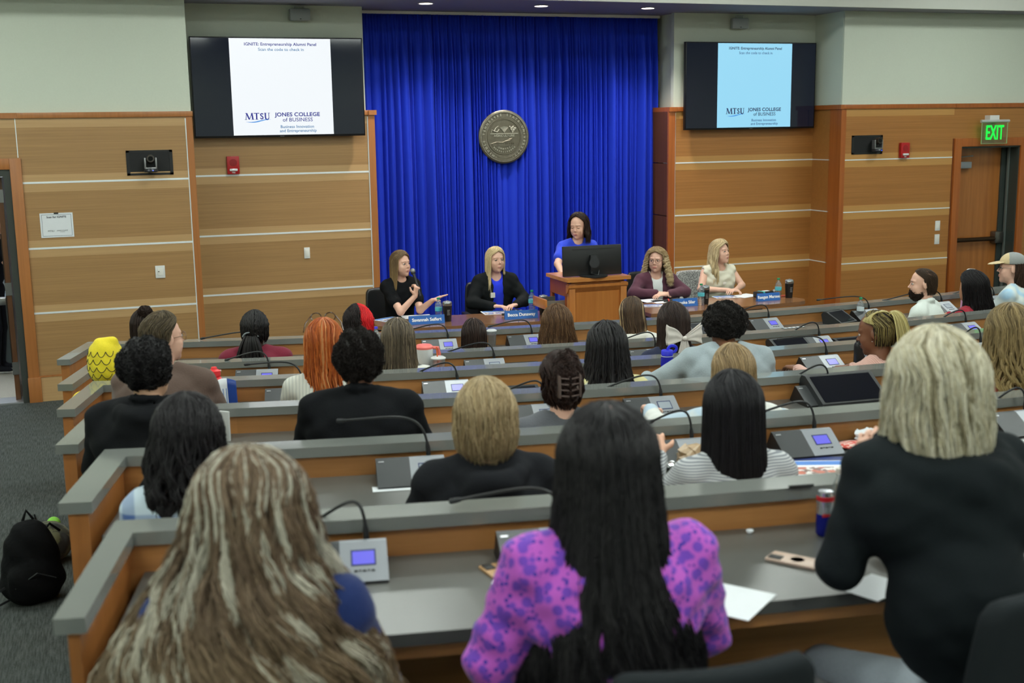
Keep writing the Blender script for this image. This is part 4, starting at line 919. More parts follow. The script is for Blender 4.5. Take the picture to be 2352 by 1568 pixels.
# ---------------------------------------------------------------- conference units with gooseneck microphones
spkm = mat('unit_speaker_grey', (70, 72, 74), .4, .2, .15, 900, .1); panm = mat('unit_panel_grey', (152, 156, 162), .4, .3, .03); undr = mat('unit_dark', (22, 22, 24), .5, 0, 0)
scr_on = emis('unit_screen', (120, 118, 250), .9); scr_off = mat('unit_screen_off', (150, 158, 166), .15, 0, 0)
def unit_parts(t, on):
    P = lambda x0, x1, poly, nm, m: MB().prism(poly, x0, x1, 'x').build(nm, m, t)
    body = [(0, .006), (.120, .078), (.138, .080), (.185, .0), (.0, .0)]
    P(-.13, .13, body, 'unit_body', undr)
    face = [(-.002, .009), (.120, .082), (.136, .083), (.137, .080), (.120, .078), (0, .006)]
    P(-.131, -.003, face, 'speaker_grille', spkm); P(-.003, .131, face, 'control_panel', panm)
    sl = math.atan2(.073, .122); M = T4((0, -.002, .009))@Matrix.Rotation(sl, 4, 'X')
    MB().box(.028, .056, .0005, .098, .112, .0015).build('screen_bezel', mat('bezel_blue', (40, 50, 95), .4, 0, 0), t, M=M); MB().box(.032, .060, .001, .094, .106, .0022).build('unit_screen', scr_on if on else scr_off, t, M=M)
    b = MB(); [b.box(.036+.012*k, .034+.003*(k % 2), .001, .045+.012*k, .039, .003) for k in range(5)]; b.build('button', undr, t, M=M)
    MB().box(-.122, .125, .001, -.10, .131, .002).build('badge', mat('badge_silver', (190, 192, 196), .3, .5, 0), t, M=M)
UN = [ # row, x mid, y of front edge, lit, mic tip px, arch, label
 (0, 585, 812, 0, (470, 776), 'behind the woman with the braided ponytail'), (0, 1003, 797, 1, (942, 757), 'right of the long ash brown hair'), (0, 1198, 790, 1, (1130, 748), 'left of the wavy brown haired person'),
 (0, 1742, 752, 1, (1700, 714), 'right of the round black afro'), (0, 1930, 722, 1, (1884, 688), 'behind the small clear bottle'), (0, 2080, 703, 0, (2034, 689), 'in front of the bearded man'), (0, 2200, 690, 0, (2168, 682), 'in front of the person in red'),
 (1, 596, 868, 1, (527, 824), 'beyond the red bottle'), (1, 1105, 846, 0, (1022, 810), 'under a folded black screen'), (1, 1470, 822, 1, (1436, 778), 'left of the bow haired person'), (1, 1848, 795, 1, (1806, 770), 'between two black screens'), (1, 2200, 766, 1, (2134, 750), 'beyond the pale blonde head'),
 (2, 668, 916, 0, (574, 836), 'left of the orange haired person'), (2, 1020, 902, 1, (926, 872), 'behind the blond short hair'), (2, 1880, 848, 1, (1797, 778), 'beside the pink sweater sleeve'), (2, 2270, 826, 1, (2192, 786), 'left of the long wavy blonde hair'),
 (3, 1222, 968, 0, (1172, 893), 'in front of the person with the hair clip'), (3, 1487, 948, 0, (1392, 890), 'left of the bobbed dark blonde hair'), (3, 1880, 920, 0, (1806, 880), 'left of the large tilted screen'),
 (4, 945, 1106, 0, (792, 965), 'left of the blond boy in black'), (4, 1562, 1062, 0, (1500, 966), 'beyond the snack wrapper'), (4, 1853, 1040, 1, (1757, 944), 'above the open brochure'), (4, 2340, 990, 1, (2252, 948), 'at the right edge behind the black hood'),
 (5, 785, 1335, 1, (735, 1190), 'on the nearest desk by the long blonde streaked hair'), (5, 1262, 1312, 0, (1056, 1147), 'hidden by the purple knit sleeve'),
]
protos = {}
for row, xm, yf, on, tip, lab in UN:
    zd = ZC[row]-DESK; P = PZ(xm, yf, zd); rad = np.linalg.norm(P[:2]-CC); th = math.atan2(P[0]-CC[0], CC[1]-P[1]); rad = min(max(rad, RR[row]+.19), RR[row]+.36)
    p = pol(rad, th); hx, hy = CC-p; rz = math.atan2(-hx, hy)
    if on not in protos:
        t = thing('conference_unit', '', 'conference unit', (p[0], p[1], zd), rz); unit_parts(t, on); protos[on] = t
    else:
        t = protos[on].copy(); COL.objects.link(t); t.location = (p[0], p[1], zd); t.rotation_euler = (0, 0, rz)
        for ch in list(protos[on].children):
            if ch.name.startswith(('gooseneck', 'microphone_head')): continue
            c = ch.copy(); COL.objects.link(c); c.parent = t
    tag(t, ('lit' if on else 'unlit')+' grey conference unit '+lab, 'conference unit', 'conference units on the desks')
    Ri = rotz(-rz); base = np.array([.075, .155, .06]); T = Ri@(PR(tip[0], tip[1], RR[row]-.05)-np.array([p[0], p[1], zd]))
    zc = DESK+.05+.01; pk = base+(T-base)*np.array([.12, .2, 0]); pk[2] = max(zc, T[2]+.01) if T[2] > zc-.03 else zc+.012
    u = np.linspace(0, 1, 22)[:, None]
    c0, c1, c2, c3 = base, base+[0, 0, (pk[2]-base[2])*1.25], pk+(T-pk)*.15+[0, 0, .012], T
    C = (1-u)**3*c0+3*u*(1-u)**2*c1+3*u*u*(1-u)*c2+u**3*c3
    MB().tube(C, [.009]*3+[.0048]*16+[.0048]*3, 8).build('gooseneck', blk, t, True); d = nrm(C[-1]-C[-2])
    MB().tube([C[-1]-d*.005, C[-1]+d*.012, C[-1]+d*.03, C[-1]+d*.034], [.006, .0085, .0085, .004], 10).build('microphone_head', mat('mic_dark', (38, 40, 42), .5, .2, 0), t, True)
# tilted black screens lying on desks
def tilt_screen(row, x0, x1, yb, w, d, h, lab, rot=0):
    zd = ZC[row]-DESK; P = PZ((x0+x1)/2, yb, zd); rad = np.linalg.norm(P[:2]-CC); rad = min(max(rad, RR[row]+.22), RR[row]+.47); th = math.atan2(P[0]-CC[0], CC[1]-P[1]); p = pol(rad, th); hx, hy = CC-p
    t = thing('tilted_screen', lab, 'screen', (p[0], p[1], zd), math.atan2(-hx, hy)+rot, 'black tilted desk screens')
    MB().prism([(0, .004), (0, .022), (d*.75, h), (d*.9, h), (d, h*.75), (d*.9, .0), (0, 0)], -w/2, w/2, 'x').build('casing', mat('screen_casing', (34, 36, 38), .45, 0, .1), t)
    sl = math.atan2(h-.022, d*.75); L = math.hypot(h-.022, d*.75)
    MB().box(-w/2+.02, .012, .0005, w/2-.02, L-.01, .002).build('panel', mat('screen_glass_dark', (10, 12, 24), .12, 0, 0, spec=.6), t, M=T4((0, 0, .022))@Matrix.Rotation(sl, 4, 'X'))
tilt_screen(0, 1905, 1965, 742, .22, .20, .10, 'black wedge screen behind the clear bottle on the front desk', .3); tilt_screen(1, 1080, 1235, 842, .40, .18, .05, 'flat black folded screen on the second desk'); tilt_screen(1, 1745, 1815, 797, .28, .2, .09, 'black screen right of the grey hooded person')
tilt_screen(1, 1890, 1945, 786, .25, .18, .06, 'low black screen left of the black bottle'); tilt_screen(2, 1145, 1220, 893, .22, .14, .04, 'small black case left of the braided long hair'); tilt_screen(0, 1585, 1640, 766, .28, .2, .09, 'dark screen between white bow and black afro')
tilt_screen(3, 1905, 2030, 932, .38, .24, .13, 'large black tilted screen left of the blonde head')
tilt_screen(3, 2262, 2300, 862, .2, .12, .05, 'small black item beside the long blonde curls') if False else None
# ---------------------------------------------------------------- panel tables
w_tab = wood('table_top_wood', (120, 84, 58), (150, 108, 76), 'x', .18, 50, coat=.5)
def table(poly, lab, legs, foot=.0):
    t = thing('panel_table', lab, 'table', (poly[0][0], poly[0][1], 0)); o = np.array([poly[0][0], poly[0][1]]); q = [(a-o[0], b-o[1]) for a, b in poly]
    MB().prism(q, .705, .74, 'z').build('table_top', w_tab, t)
    for a, b in legs:
        MB().box(a-o[0]-.03, b-o[1]-.03, .03, a-o[0]+.03, b-o[1]+.03, .705).box(a-o[0]-.035, b-o[1]-.28, 0, a-o[0]+.035, b-o[1]+.28, .03).build('leg', blk, t)
    x0, x1 = min(a for a, b in legs), max(a for a, b in legs); yy = legs[0][1]
    box('modesty_rail', x0-o[0], yy-o[1]-.015, .60, x1-o[0], yy-o[1]+.015, .68, blk, t)
table([(2.46, 10.50), (2.70, 10.26), (3.96, 10.12), (4.12, 10.14), (4.16, 10.72), (2.62, 10.90), (2.48, 10.86)], 'left brown panel table with chamfered corner beside the lectern', [(2.85, 10.58), (3.85, 10.46)])
table([(5.02, 10.08), (5.31, 10.05), (6.70, 10.14), (6.80, 10.19), (6.86, 10.30), (6.84, 10.45), (6.76, 10.75), (6.60, 10.80), (5.02, 10.72)], 'right brown panel table with rounded right end', [(5.4, 10.42), (6.42, 10.45)])
# ---------------------------------------------------------------- lectern
def lectern():
    ox, oy = 4.44, 10.3; t = thing('lectern', 'orange brown wooden lectern with open side drawer between the panel tables', 'lectern', (ox, oy, 0))
    wl_ = wood('lectern_wood', (176, 104, 46), (206, 136, 70), 'z', .28, 24); wd_ = wood('lectern_side', (140, 66, 30), (160, 82, 40), 'z', .3, 24)
    x0, x1, y0, y1, h = 4.155-ox, 4.735-ox, 10.02-oy, 10.50-oy, 1.10
    box('front_panel', x0+.03, y0+.03, 0, x1-.03, y0+.06, h, wl_, t)
    b = MB(); b.box(x0, y0, 0, x0+.06, y0+.06, h-.02, .003).box(x1-.06, y0, 0, x1, y0+.06, h-.02, .003).box(x0, y0, 0, x1, y0+.05, .1, .003); b.build('corner_post', wl_, t, True)
    MB().prism([(y0-.01, h-.03), (y0-.01, h-.055), (y0+.035, h-.11), (y0+.06, h-.11), (y0+.06, h-.03)], x0-.01, x1+.01, 'x').build('crown_moulding', wl_, t)
    s = MB(); s.box(x0, y0+.06, 0, x0+.025, y1, .845).box(x0, y0+.06, .955, x0+.025, y1, h).box(x0, y0+.06, .84, x0+.025, y0+.11, .96).box(x0, y1-.05, .84, x0+.025, y1, .96); s.build('side_panel', wd_, t); box('side_panel', x1-.025, y0+.06, 0, x1, y1, h, wd_, t)
    MB().prism([(x0-.03, y0-.03), (x1+.03, y0-.03), (x1+.03, y1+.03), (x0-.03, y1+.03)], h, h+.032, 'z').build('top_slab', wood('lectern_top', (184, 116, 56), (210, 144, 80), 'x', .25, 24), t)
    d = bpy.data.objects.new('drawer', None)
    MB().box(x0-.20, y0+.10, .845, x0-.18, y1-.06, .935, .003).build('drawer_front', wl_, t, True)
    q = MB(); q.box(x0-.18, y0+.11, .855, x0+.02, y0+.12, .92).box(x0-.18, y1-.08, .855, x0+.02, y1-.07, .92); q.build('drawer_side', mat('drawer_metal', (160, 158, 150), .35, .7, 0), t); box('drawer_tray', x0-.18, y0+.12, .855, x0+.02, y1-.08, .865, undr, t)
    bpy.data.objects.remove(d)
lectern()
def monitor():
    A = PY(1305, 576, 10.12); B = PY(1416, 568, 10.12); ox = (A[0]+B[0])/2; t = thing('computer_monitor', 'black computer monitor seen from behind on the lectern', 'monitor', (ox, 10.12, 1.132), -.05)
    w = .29; z0, z1 = .005, .285; M = T4((0, 0, .0), rx=-.06)
    MB().box(-w+.03, -.008, z0, w-.03, .02, z1, .006).build('back_shell', mat('monitor_black', (20, 22, 24), .4, 0, .05, spec=.5), t, True, M=M@Matrix.Diagonal((1.12, 1, 1, 1)))
    box('screen', -w+.01, .021, .01, w-.01, .023, z1-.008, mat('screen_glass_dark', (10, 12, 24), .12, 0, 0), t)
    MB().box(-.2, -.010, z1-.035, .2, -.006, z1-.030).build('vent_slot', undr, t, M=M)
    MB().box(-.035, -.045, .02, .035, -.01, .20, .01).build('stand_neck', blk, t, True); MB().lathe([(.0001, 0), (.13, 0), (.13, .012), (.04, .016), (.0001, .016)], c=(0, -.03, 0), n=32).build('stand_base', blk, t, True)
    MB().lathe([(.0001, 0), (.045, 0), (.05, -.008), (.0001, -.008)], n=24, M=T4((0, -.045, .13))@Matrix.Rotation(-math.pi/2, 4, 'X')).build('pivot_cover', mat('pivot_grey', (80, 84, 88), .25, .5, 0), t, True)
    b = MB(); b.tube([(-.02, -.03, .06), (-.03, -.06, .03), (.03, -.07, .015), (.05, -.04, .06)], .005, 6); b.build('cable', blk, t, True)
monitor()
# ---------------------------------------------------------------- chairs
chf = fabric('chair_fabric', (44, 50, 54)); chl = mat('chair_leather', (26, 28, 30), .32, 0, .1, 80, .1)
def chair_proto(m, nm='office_chair'):
    t = thing(nm, '', 'chair', (0, 0, 0))
    MB().box(-.24, -.24, .41, .24, .24, .49, .03).build('seat', m, t, True)
    V = []; nx, nz = 13, 12   # padded, gently curved back
    b = MB(); P = []
    for j in range(nz+1):
        z = .50+.44*j/nz; wv = .225*(1-.10*(j/nz)**3)*(1 if j < nz else .9)
        for i in range(nx+1): x = -wv+2*wv*i/nx; P.append((x, -.245+.05*(x/.23)**2*1.2-.04*(j/nz), z-.012*(abs(x)/.23)**4*(j == nz)))
    for s in (0, 1):
        for p in list(P[:(nx+1)*(nz+1)]): V.append((p[0], p[1]+(-.055 if s else 0), p[2]))
    N1 = (nx+1)*(nz+1); F = []
    for j in range(nz):
        for i in range(nx):
            a = j*(nx+1)+i; F += [(a, a+1, a+nx+2, a+nx+1), (N1+a, N1+a+nx+1, N1+a+nx+2, N1+a+1)]
    for i in range(nx): F += [(i, N1+i, N1+i+1, i+1)]; a = nz*(nx+1)+i; F += [(a, a+1, N1+a+1, N1+a)]
    for j in range(nz): a = j*(nx+1); F += [(a, a+nx+1, N1+a+nx+1, N1+a)]; a += nx; F += [(a, N1+a, N1+a+nx+1, a+nx+1)]
    o = mobj('backrest', V, F, m, t); bv = o.modifiers.new('b', 'BEVEL'); bv.width = .018; bv.segments = 3; bv.limit_method = 'ANGLE'
    MB().tube([(0, -.10, .43), (0, -.29, .45), (0, -.335, .62)], .018, 8, flat=1.6).build('back_bracket', blk, t, True)
    for s in (-1, 1): MB().tube([(s*.2, .05, .44), (s*.27, .05, .46), (s*.27, .05, .64)], .014, 8).box(s*.27-.03, -.10, .64, s*.27+.03, .15, .665, .01).build('armrest', blk, t, True)
    MB().tube([(0, 0, .09), (0, 0, .42)], .03, 12).build('gas_column', blk, t, True)
    for k in range(5):
        a = 2*math.pi*k/5+.3; MB().tube([(.0, 0, .11), (.26*math.cos(a), .26*math.sin(a), .075)], [.025, .015], 8).ico((.26*math.cos(a), .26*math.sin(a), .032), .030, 2).build('base_arm', blk, t, True)
    return t
chair_p = None; chair_lp = None
def chair(x, y, rz, lab, grp='chairs in the seating rows', leather=False, z=None, zs=1.0):
    global chair_p, chair_lp
    if leather:
        if chair_lp is None: chair_lp = chair_proto(chl); t = chair_lp
        else: t = copy_tree(chair_lp)
    else:
        if chair_p is None: chair_p = chair_proto(chf); t = chair_p
        else: t = copy_tree(chair_p)
    t.location = (x, y, floor_z(y) if z is None else z); t.rotation_euler = (0, 0, rz); tag(t, lab, 'chair', grp); t.scale = (1, .86 if zs < .95 else 1, zs); return t
# ---------------------------------------------------------------- helpers for figures
def glasses(root, H, R, col=(60, 40, 30), wide=1.0, r=.0012):
    P = lambda x, y, z: H+R@np.array([x*wide, y, z]); b = MB()
    for s in (-1, 1):
        b.tube([P(.032*s+.023*math.cos(a), .099-.006*abs(math.cos(a)), .005+.020*math.sin(a)) for a in np.linspace(0, 2*math.pi, 20)], r, 5); b.tube([P(.056*s, .094, .010), P(.074*s, .05, .012), P(.079*s, -.005, .008)], r, 5)
    b.tube([P(-.009, .101, .009), P(0, .104, .012), P(.009, .101, .009)], r, 5); b.build('eyeglasses', mat('glasses_%d' % col[0], col, .3, .4, 0), root, True)
def ropes(root, name, P, r, cols, seed=0, flat=1.0, S=6):
    """a bundle of round strands as one mesh with colour per strand"""
    P = np.asarray(P); n, K, _ = P.shape; rng = np.random.default_rng(seed); Tg = np.gradient(P, axis=1); Tg /= np.linalg.norm(Tg, axis=2)[..., None]+1e-9
    N_ = np.cross(Tg, np.array([.31, .9, .2])); N_ /= np.linalg.norm(N_, axis=2)[..., None]+1e-9; B = np.cross(Tg, N_); a = np.arange(S)*2*np.pi/S
    rad = np.broadcast_to(r, (n, K))*(1+.18*np.sin(np.arange(K)*2.6)[None])*np.clip((1.03-np.linspace(0, 1, K))*8, .3, 1)
    V = P[:, :, None]+rad[:, :, None, None]*(B[:, :, None]*np.cos(a)[:, None]+N_[:, :, None]*np.sin(a)[:, None])
    b = (np.arange(n)*K*S)[:, None, None]+(np.arange(K-1)*S)[None, :, None]; j = np.arange(S)[None, None]; j2 = (j+1) % S
    F = np.stack([b+j, b+j2, b+S+j2, b+S+j], -1).reshape(-1, 4); cc = np.array([lin(c)[:3] for c in cols])[rng.integers(0, len(cols), n)]*rng.uniform(.75, 1.2, (n, 1))
    C = np.ones((n*K*S, 4)); C[:, :3] = np.repeat(cc, K*S, 0); return mobj(name, V.reshape(-1, 3), F, hairmat(), root, True, col=C)
def bez(a, b, c, d, K=18):
    u = np.linspace(0, 1, K)[:, None]; a, b, c, d = [np.asarray(v, float) for v in (a, b, c, d)]; return (1-u)**3*a+3*u*(1-u)**2*b+3*u*u*(1-u)*c+u**3*d
def TB(*rows): return [tuple(r) for r in rows]
def scal(tab, wx=1, yb=1, ext=0):
    t = [(z-(ext if i == len(tab)-1 else ext*i/(len(tab)-1)), a*wx, b*yb, c) for i, (z, a, b, c) in enumerate(tab)]; return t
AUD = {}
def aud(key, row, px, label, dr=None, turn=0.0, ch=True, drop=.145, **k):
    dr = dr or (.72, .60, .60, .62, .66, .80)[row]
    P = PR(px[0], px[1], RR[row]+dr) if 'Y' not in k else PY(px[0], px[1], k.pop('Y'))
    P = P-np.array([0, 0, drop]); hx, hy = nrm(CC-P[:2]); rz = math.atan2(-hx, hy)+turn
    k.setdefault('h', .0085 if row < 3 else .007)
    root, H, R, tl = person(label, P, rz, **k)
    if ch:
        o = rotz(rz)@np.array([0, -.05-k.get('lean', .06), 0]); chair(P[0]+o[0]+(.14 if key in 'ajrw' else 0), P[1]+o[1], rz, 'dark office chair under the '+CH[key], z=floor_z(P[1]), zs=.80 if row < 5 else .86)
    AUD[key] = (root, H, R, tl, k.get('headyaw', 0)); return AUD[key]
CH = dict(a='dark haired person at the far left of the front row', b='person with the low braided ponytail', c='person with half red hair', d='person with straight dark hair in the front row', e='person with wavy brown hair', f='person with highlighted hair and white hood', g='bearded man', h='person in red with long black hair', i='person in the tan cap',
          j='person in the yellow hat', k='person with long ash brown hair', l='person with the white bow', m='person in the brown sweater', n='person with long orange hair', o='person with long black locs', p='person in the grey hoodie', q='person with blonde braids', r='curly haired person in the black jacket', s='person with the round afro', t='person with the hair clip', u='person with the dark blonde bob', v='person with long wavy blonde curls', w='person in the plaid shirt', x='blond boy in the black hoodie', y='person with straight black hair and striped top', z='person with streaked blonde hair nearest the viewer', A='person in the purple knit', B='pale blonde person in the black hoodie')
DB = (34, 26, 22); BK = (18, 16, 17)
# ---------------------------------------------------------------- front row
a = aud('a', 0, (330, 704), 'person at far left of the front row, dark brown pinned up hair, black top', skin='light', sh=.165, top=fabric('black_knit', (28, 28, 32)), turn=-.15)
hair(a[0], a[1], 0, dict(tab=TAB['short'], n=900, cols=[(52, 38, 32), (40, 28, 24)], len=.6, r=.0022, K=12, seed=3)); afro(a[0], a[1], 0, (.045, .045, .04), (48, 34, 28), n=350, off=(.03, -.06, .12), face=0, lowz=-1, curl=.01, name='hair_bun')
a = aud('b', 0, (583, 709), 'person with thick black braided ponytail, maroon top, front row left', skin='dark', sh=.20, bulk=1.15, top=fabric('maroon_knit', (118, 32, 52)), drop_=.155)
hair(a[0], a[1], 0, dict(tab=TB((.03, .088, .112, .10), (-.04, .086, .108, .04), (-.085, .07, .09, 0)), n=420, cols=[BK, (28, 24, 24)], r=.0046, K=16, clumps=90, clump=.9, wave=(.003, 24), wave0=0, seed=5, u1=(.8, 1)))
rng = np.random.default_rng(5); P_ = []
for i in range(150):
    t_ = rng.uniform(-1, 1); q = rng.uniform(-1, 1); P_.append(bez(a[1]+[-.02+.035*t_, -.105+.02*q, -.02], a[1]+[-.02+.06*t_, -.17+.02*q, -.05], a[1]+[-.03+.11*t_, -.15+.03*q, -.18], a[1]+[-.03+.125*t_, -.15+.03*q, -.42-.05*rng.random()], 24))
ropes(a[0], 'ponytail', P_, .0048, [BK, (30, 26, 26)], 3); MB().tube([a[1]+[-.02+.05*math.cos(t), -.12, -.025+.03*math.sin(t)] for t in np.linspace(0, 3.14, 10)], .006, 6).build('hair_tie', mat('tie_grey', (120, 126, 130), .5, 0, 0), a[0], True)
a = aud('c', 0, (820, 699), 'person with half bright red and half black short hair, front row', skin='light', sh=.175, top=fabric('dark_green_knit', (38, 44, 44)), turn=-.2)
hair(a[0], a[1], .35, dict(tab=TB((.03, .096, .116, .10), (-.03, .094, .116, .06), (-.08, .085, .105, .0), (-.11, .07, .09, 0)), n=1300, cols=[(30, 24, 24), (40, 30, 30)], len=.55, r=.0024, K=14, clumps=70, clump=.5, wave=(.008, 8), seed=8, frizz=.006, zt=.15, side=((232, 42, 48), 1, .35)))
a = aud('d', 0, (1087, 727), 'person with straight dark brown hair, front row centre left', skin='light', sh=.165, top=fabric('dark_plum', (52, 40, 52)))
hair(a[0], a[1], 0, dict(tab=scal(TAB['long'], .97, 1), n=1000, cols=[(44, 32, 28), (58, 42, 36), (36, 27, 24)], K=20, r=.0024, clumps=120, seed=11, frizz=.0015))
a = aud('e', 0, (1278, 699), 'person with thick wavy chestnut brown hair, black top, front row', skin='fair', sh=.185, bulk=1.05, top=fabric('black_knit', (28, 28, 32)))
hair(a[0], a[1], 0, dict(tab=TB((.03, .108, .125, .10), (-.08, .125, .135, .08), (-.2, .15, .15, .05), (-.32, .17, .16, .05), (-.40, .17, .165, .05)), n=1500, cols=[(94, 68, 46), (78, 54, 36), (110, 82, 56)], K=24, r=.0026, clumps=70, wave=(.009, 7), seed=12, frizz=.005, zt=.15))
a = aud('f', 0, (1452, 677), 'person with brown hair and blonde highlights, white hooded top, front row', skin='fair', sh=.17, top=fabric('white_fleece', (214, 212, 204)), hood=(.085, .03, .03), turn=-.45, drop_=.155)
hair(a[0], a[1], -.1, dict(tab=scal(TAB['long'], 1.0, 1.05, -.02), n=1200, cols=[(74, 58, 46), (92, 72, 54)], K=22, r=.0025, clumps=60, wave=(.007, 6), seed=13, streak=((190, 164, 124), .2), tips=(176, 148, 104), t0=.45, t1=.95, skew=(.06, -.03)))
a = aud('g', 0, (2120, 617), 'bearded man in a white shirt turned left, front row right', skin='fair', sh=.20, bulk=1.05, top=fabric('white_shirt', (208, 216, 210)), collar=.02, turn=.55, headyaw=.45, pitch=-.05, face=True, h=.005, drop=.12, facekw=dict(brow=(60, 45, 35), lip=(165, 105, 95)))
hair(a[0], a[1], a[4], dict(openend=1.25, tab=TB((.03, .0795, .1005, .092), (-.02, .079, .100, .03), (-.06, .072, .094, -.0), (-.085, .060, .082, 0)), n=2200, cols=[(78, 62, 48), (64, 50, 40)], len=.2, r=.0013, K=7, clumps=300, seed=14, zt=.122, hairline=42, open=82, shellk=.95, kin=.97))
afro(a[0], a[1]+a[2]@np.array([0, .034, -.076]), a[4], (.062, .066, .060), (42, 30, 24), n=1900, curl=.004, off=(0, 0, 0), face=0, lowz=-1, name='beard', seed=4)
a = aud('h', 0, (2232, 620), 'person with long thick black hair and red top, front row right', skin='tan', sh=.18, top=fabric('red_knit', (150, 30, 48)), turn=.25)
hair(a[0], a[1], 0, dict(tab=TB((.03, .115, .13, .10), (-.08, .13, .14, .07), (-.2, .165, .16, .05), (-.34, .20, .17, .05), (-.42, .21, .17, .05)), n=1600, cols=[(20, 18, 20), (28, 25, 27)], K=22, r=.0026, clumps=80, wave=(.006, 5), seed=15, frizz=.004, skew=(.09, 0), zt=.15))
a = aud('i', 0, (2325, 580), 'person in a tan and grey mesh cap, pale tie dye sweatshirt, glasses', skin='fair', sh=.20, bulk=1.15, top=pattern('tie_dye', 'blotch', (205, 216, 214), (160, 196, 220), 4, c3=None), turn=.45, headyaw=.35, face=True, h=.005, drop=.13, facekw=dict(brow=(90, 60, 45)),
        arms=dict(L=dict(e=[-.22, .16, .80], w=[-.07, .23, 1.03], d=[.25, -.1, .9], n=[0, .9, .1], curl=.9), R=dict(e=[.24, .14, .76], w=[.08, .26, .98], d=[-.5, -.1, .7], n=[.3, .9, 0], curl=.9)))
def cap(a):
    root, H, R = a[0], a[1], a[2]; S = SDF(); S.u(s_ell(H+R@np.array([0, -.012, .045]), (.086, .106, .09), R), .01)
    S.fn(lambda p, d: smax(d, -((p-H)@R[:, 2]-.042), .004))
    V, F = sdf_mesh(S, H-.16, H+.2, .005); f = (V[:, :]-H)@R; m = f[:, 1] < .02; o = mobj('cap_crown', V, F, [fabric('cap_tan', (200, 180, 140)), fabric('cap_mesh', (140, 144, 142), noise=.4, nscale=500)], root)
    cy_ = f[F].mean(1)[:, 1]; o.data.polygons.foreach_set('material_index', (cy_ < .025).astype(np.int32)); o.data.update()
    S = SDF(); S.u(s_ell(H+R@np.array([0, .10, .048]), (.078, .085, .008), R@rotx(-.18)), .01); V, F = sdf_mesh(S, H-.14, H+.24, .005); mobj('cap_brim', V, F, fabric('cap_tan', (200, 180, 140)), root)
    hair(root, H, a[4], dict(tab=TB((.03, .084, .108, .08), (-.05, .084, .112, .02), (-.11, .07, .10, .0), (-.2, .05, .12, 0)), n=700, cols=[(60, 44, 36), (76, 56, 44)], K=14, r=.0022, clumps=60, seed=16, zt=.11, open=95, hairline=30, wave=(.006, 7)))
    glasses(root, H, R, (30, 26, 26))
cap(a)
MUG = a
# ---------------------------------------------------------------- second row
a = aud('j', 1, (242, 772), 'person in a yellow scale patterned hat and yellow top with black fur collar', skin='fair', sh=.17, top=fabric('yellow_cloth', (226, 200, 40)), drop=.17)
def yhat(a):
    root, H = a[0], a[1]; S = SDF(); S.u(s_ell(H+[0, -.02, .06], (.098, .112, .105)), .01); S.u(s_ell(H+[.01, -.03, -.02], (.104, .122, .10)), .05); S.u(s_cap(H+[-.02, -.04, .14], H+[.05, -.03, .145], .022), .03)
    S.sub(s_ell(H+[0, .11, -.02], (.07, .07, .085)), .01); S.fn(lambda p, d: d+.0025*np.sin(p[:, 0]*60+p[:, 2]*40)*np.sin(p[:, 2]*50))
    def body_(p): return S(p)
    V, F = sdf_mesh(S, H-.2, H+.22, .006); mobj('hat', V, F, fabric('hat_yellow', (222, 202, 44)), root)
    b = MB()   # scale outlines follow the hat surface
    for j, z in enumerate((-.085, -.05, -.012, .03, .072)):
        for i in range(9):
            a0 = math.pi*.35+(i+.5*(j % 2))*.44; pts = []
            for t in np.linspace(-1, 1, 9):
                an = a0+t*.22; zz = z+.028*t*t; d = np.array([math.cos(an), -math.sin(an)*1.0, 0]); lo_, hi_ = .03, .2
                c = H+[0, -.02, zz]
                for _ in range(14):
                    mid = (lo_+hi_)/2; 
                    if S((c+d*mid)[None])[0] < 0: lo_ = mid
                    else: hi_ = mid
                pts.append(c+d*lo_)
            b.tube(pts, .0022, 5)
    b.build('scale_outline', mat('black_thread', (30, 28, 22), .7, 0, 0), root, True)
    afro(root, H+[0, -.02, -.15], 0, (.125, .13, .045), (30, 27, 24), n=1300, curl=.01, off=(0, 0, 0), face=0, lowz=-1, name='fur_collar')
    b = MB(); b.tube([H+[-.02, -.16, -.15], H+[.02, -.19, -.22]], .004, 5).tube([H+[-.09, -.13, -.13], H+[-.15, -.15, -.16]], .006, 5); b.build('tie_cord', mat('black_thread', (30, 28, 22), .7, 0, 0), root, True)
yhat(a)
a = aud('k', 1, (912, 729), 'person with long straight ash brown hair and striped white top', skin='fair', sh=.18, top=pattern('white_stripe', 'stripe', (214, 214, 206), (80, 80, 78), 28))
hair(a[0], a[1], 0, dict(tab=TB((.03, .098, .118, .10), (-.1, .105, .125, .07), (-.2, .125, .14, .05), (-.32, .155, .165, .05), (-.44, .17, .175, .05)), n=1500, cols=[(88, 78, 64), (72, 62, 52), (104, 92, 76)], K=24, r=.0026, clumps=90, wave=(.004, 4), seed=21, streak=((140, 124, 100), .12), zt=.145, tips=(120, 104, 78), t0=.5, t1=1))
a = aud('l', 1, (1545, 692), 'person with dark brown hair tied in a large white satin bow, navy top', skin='light', sh=.18, top=fabric('navy_knit', (40, 46, 72)))
hair(a[0], a[1], 0, dict(tab=TB((.03, .098, .118, .10), (-.1, .10, .122, .07), (-.2, .125, .135, .05), (-.32, .185, .16, .05), (-.42, .20, .165, .05)), n=1500, cols=[(54, 40, 36), (44, 33, 30), (64, 50, 44)], K=24, r=.0025, clumps=90, wave=(.003, 4), seed=22, zt=.145))
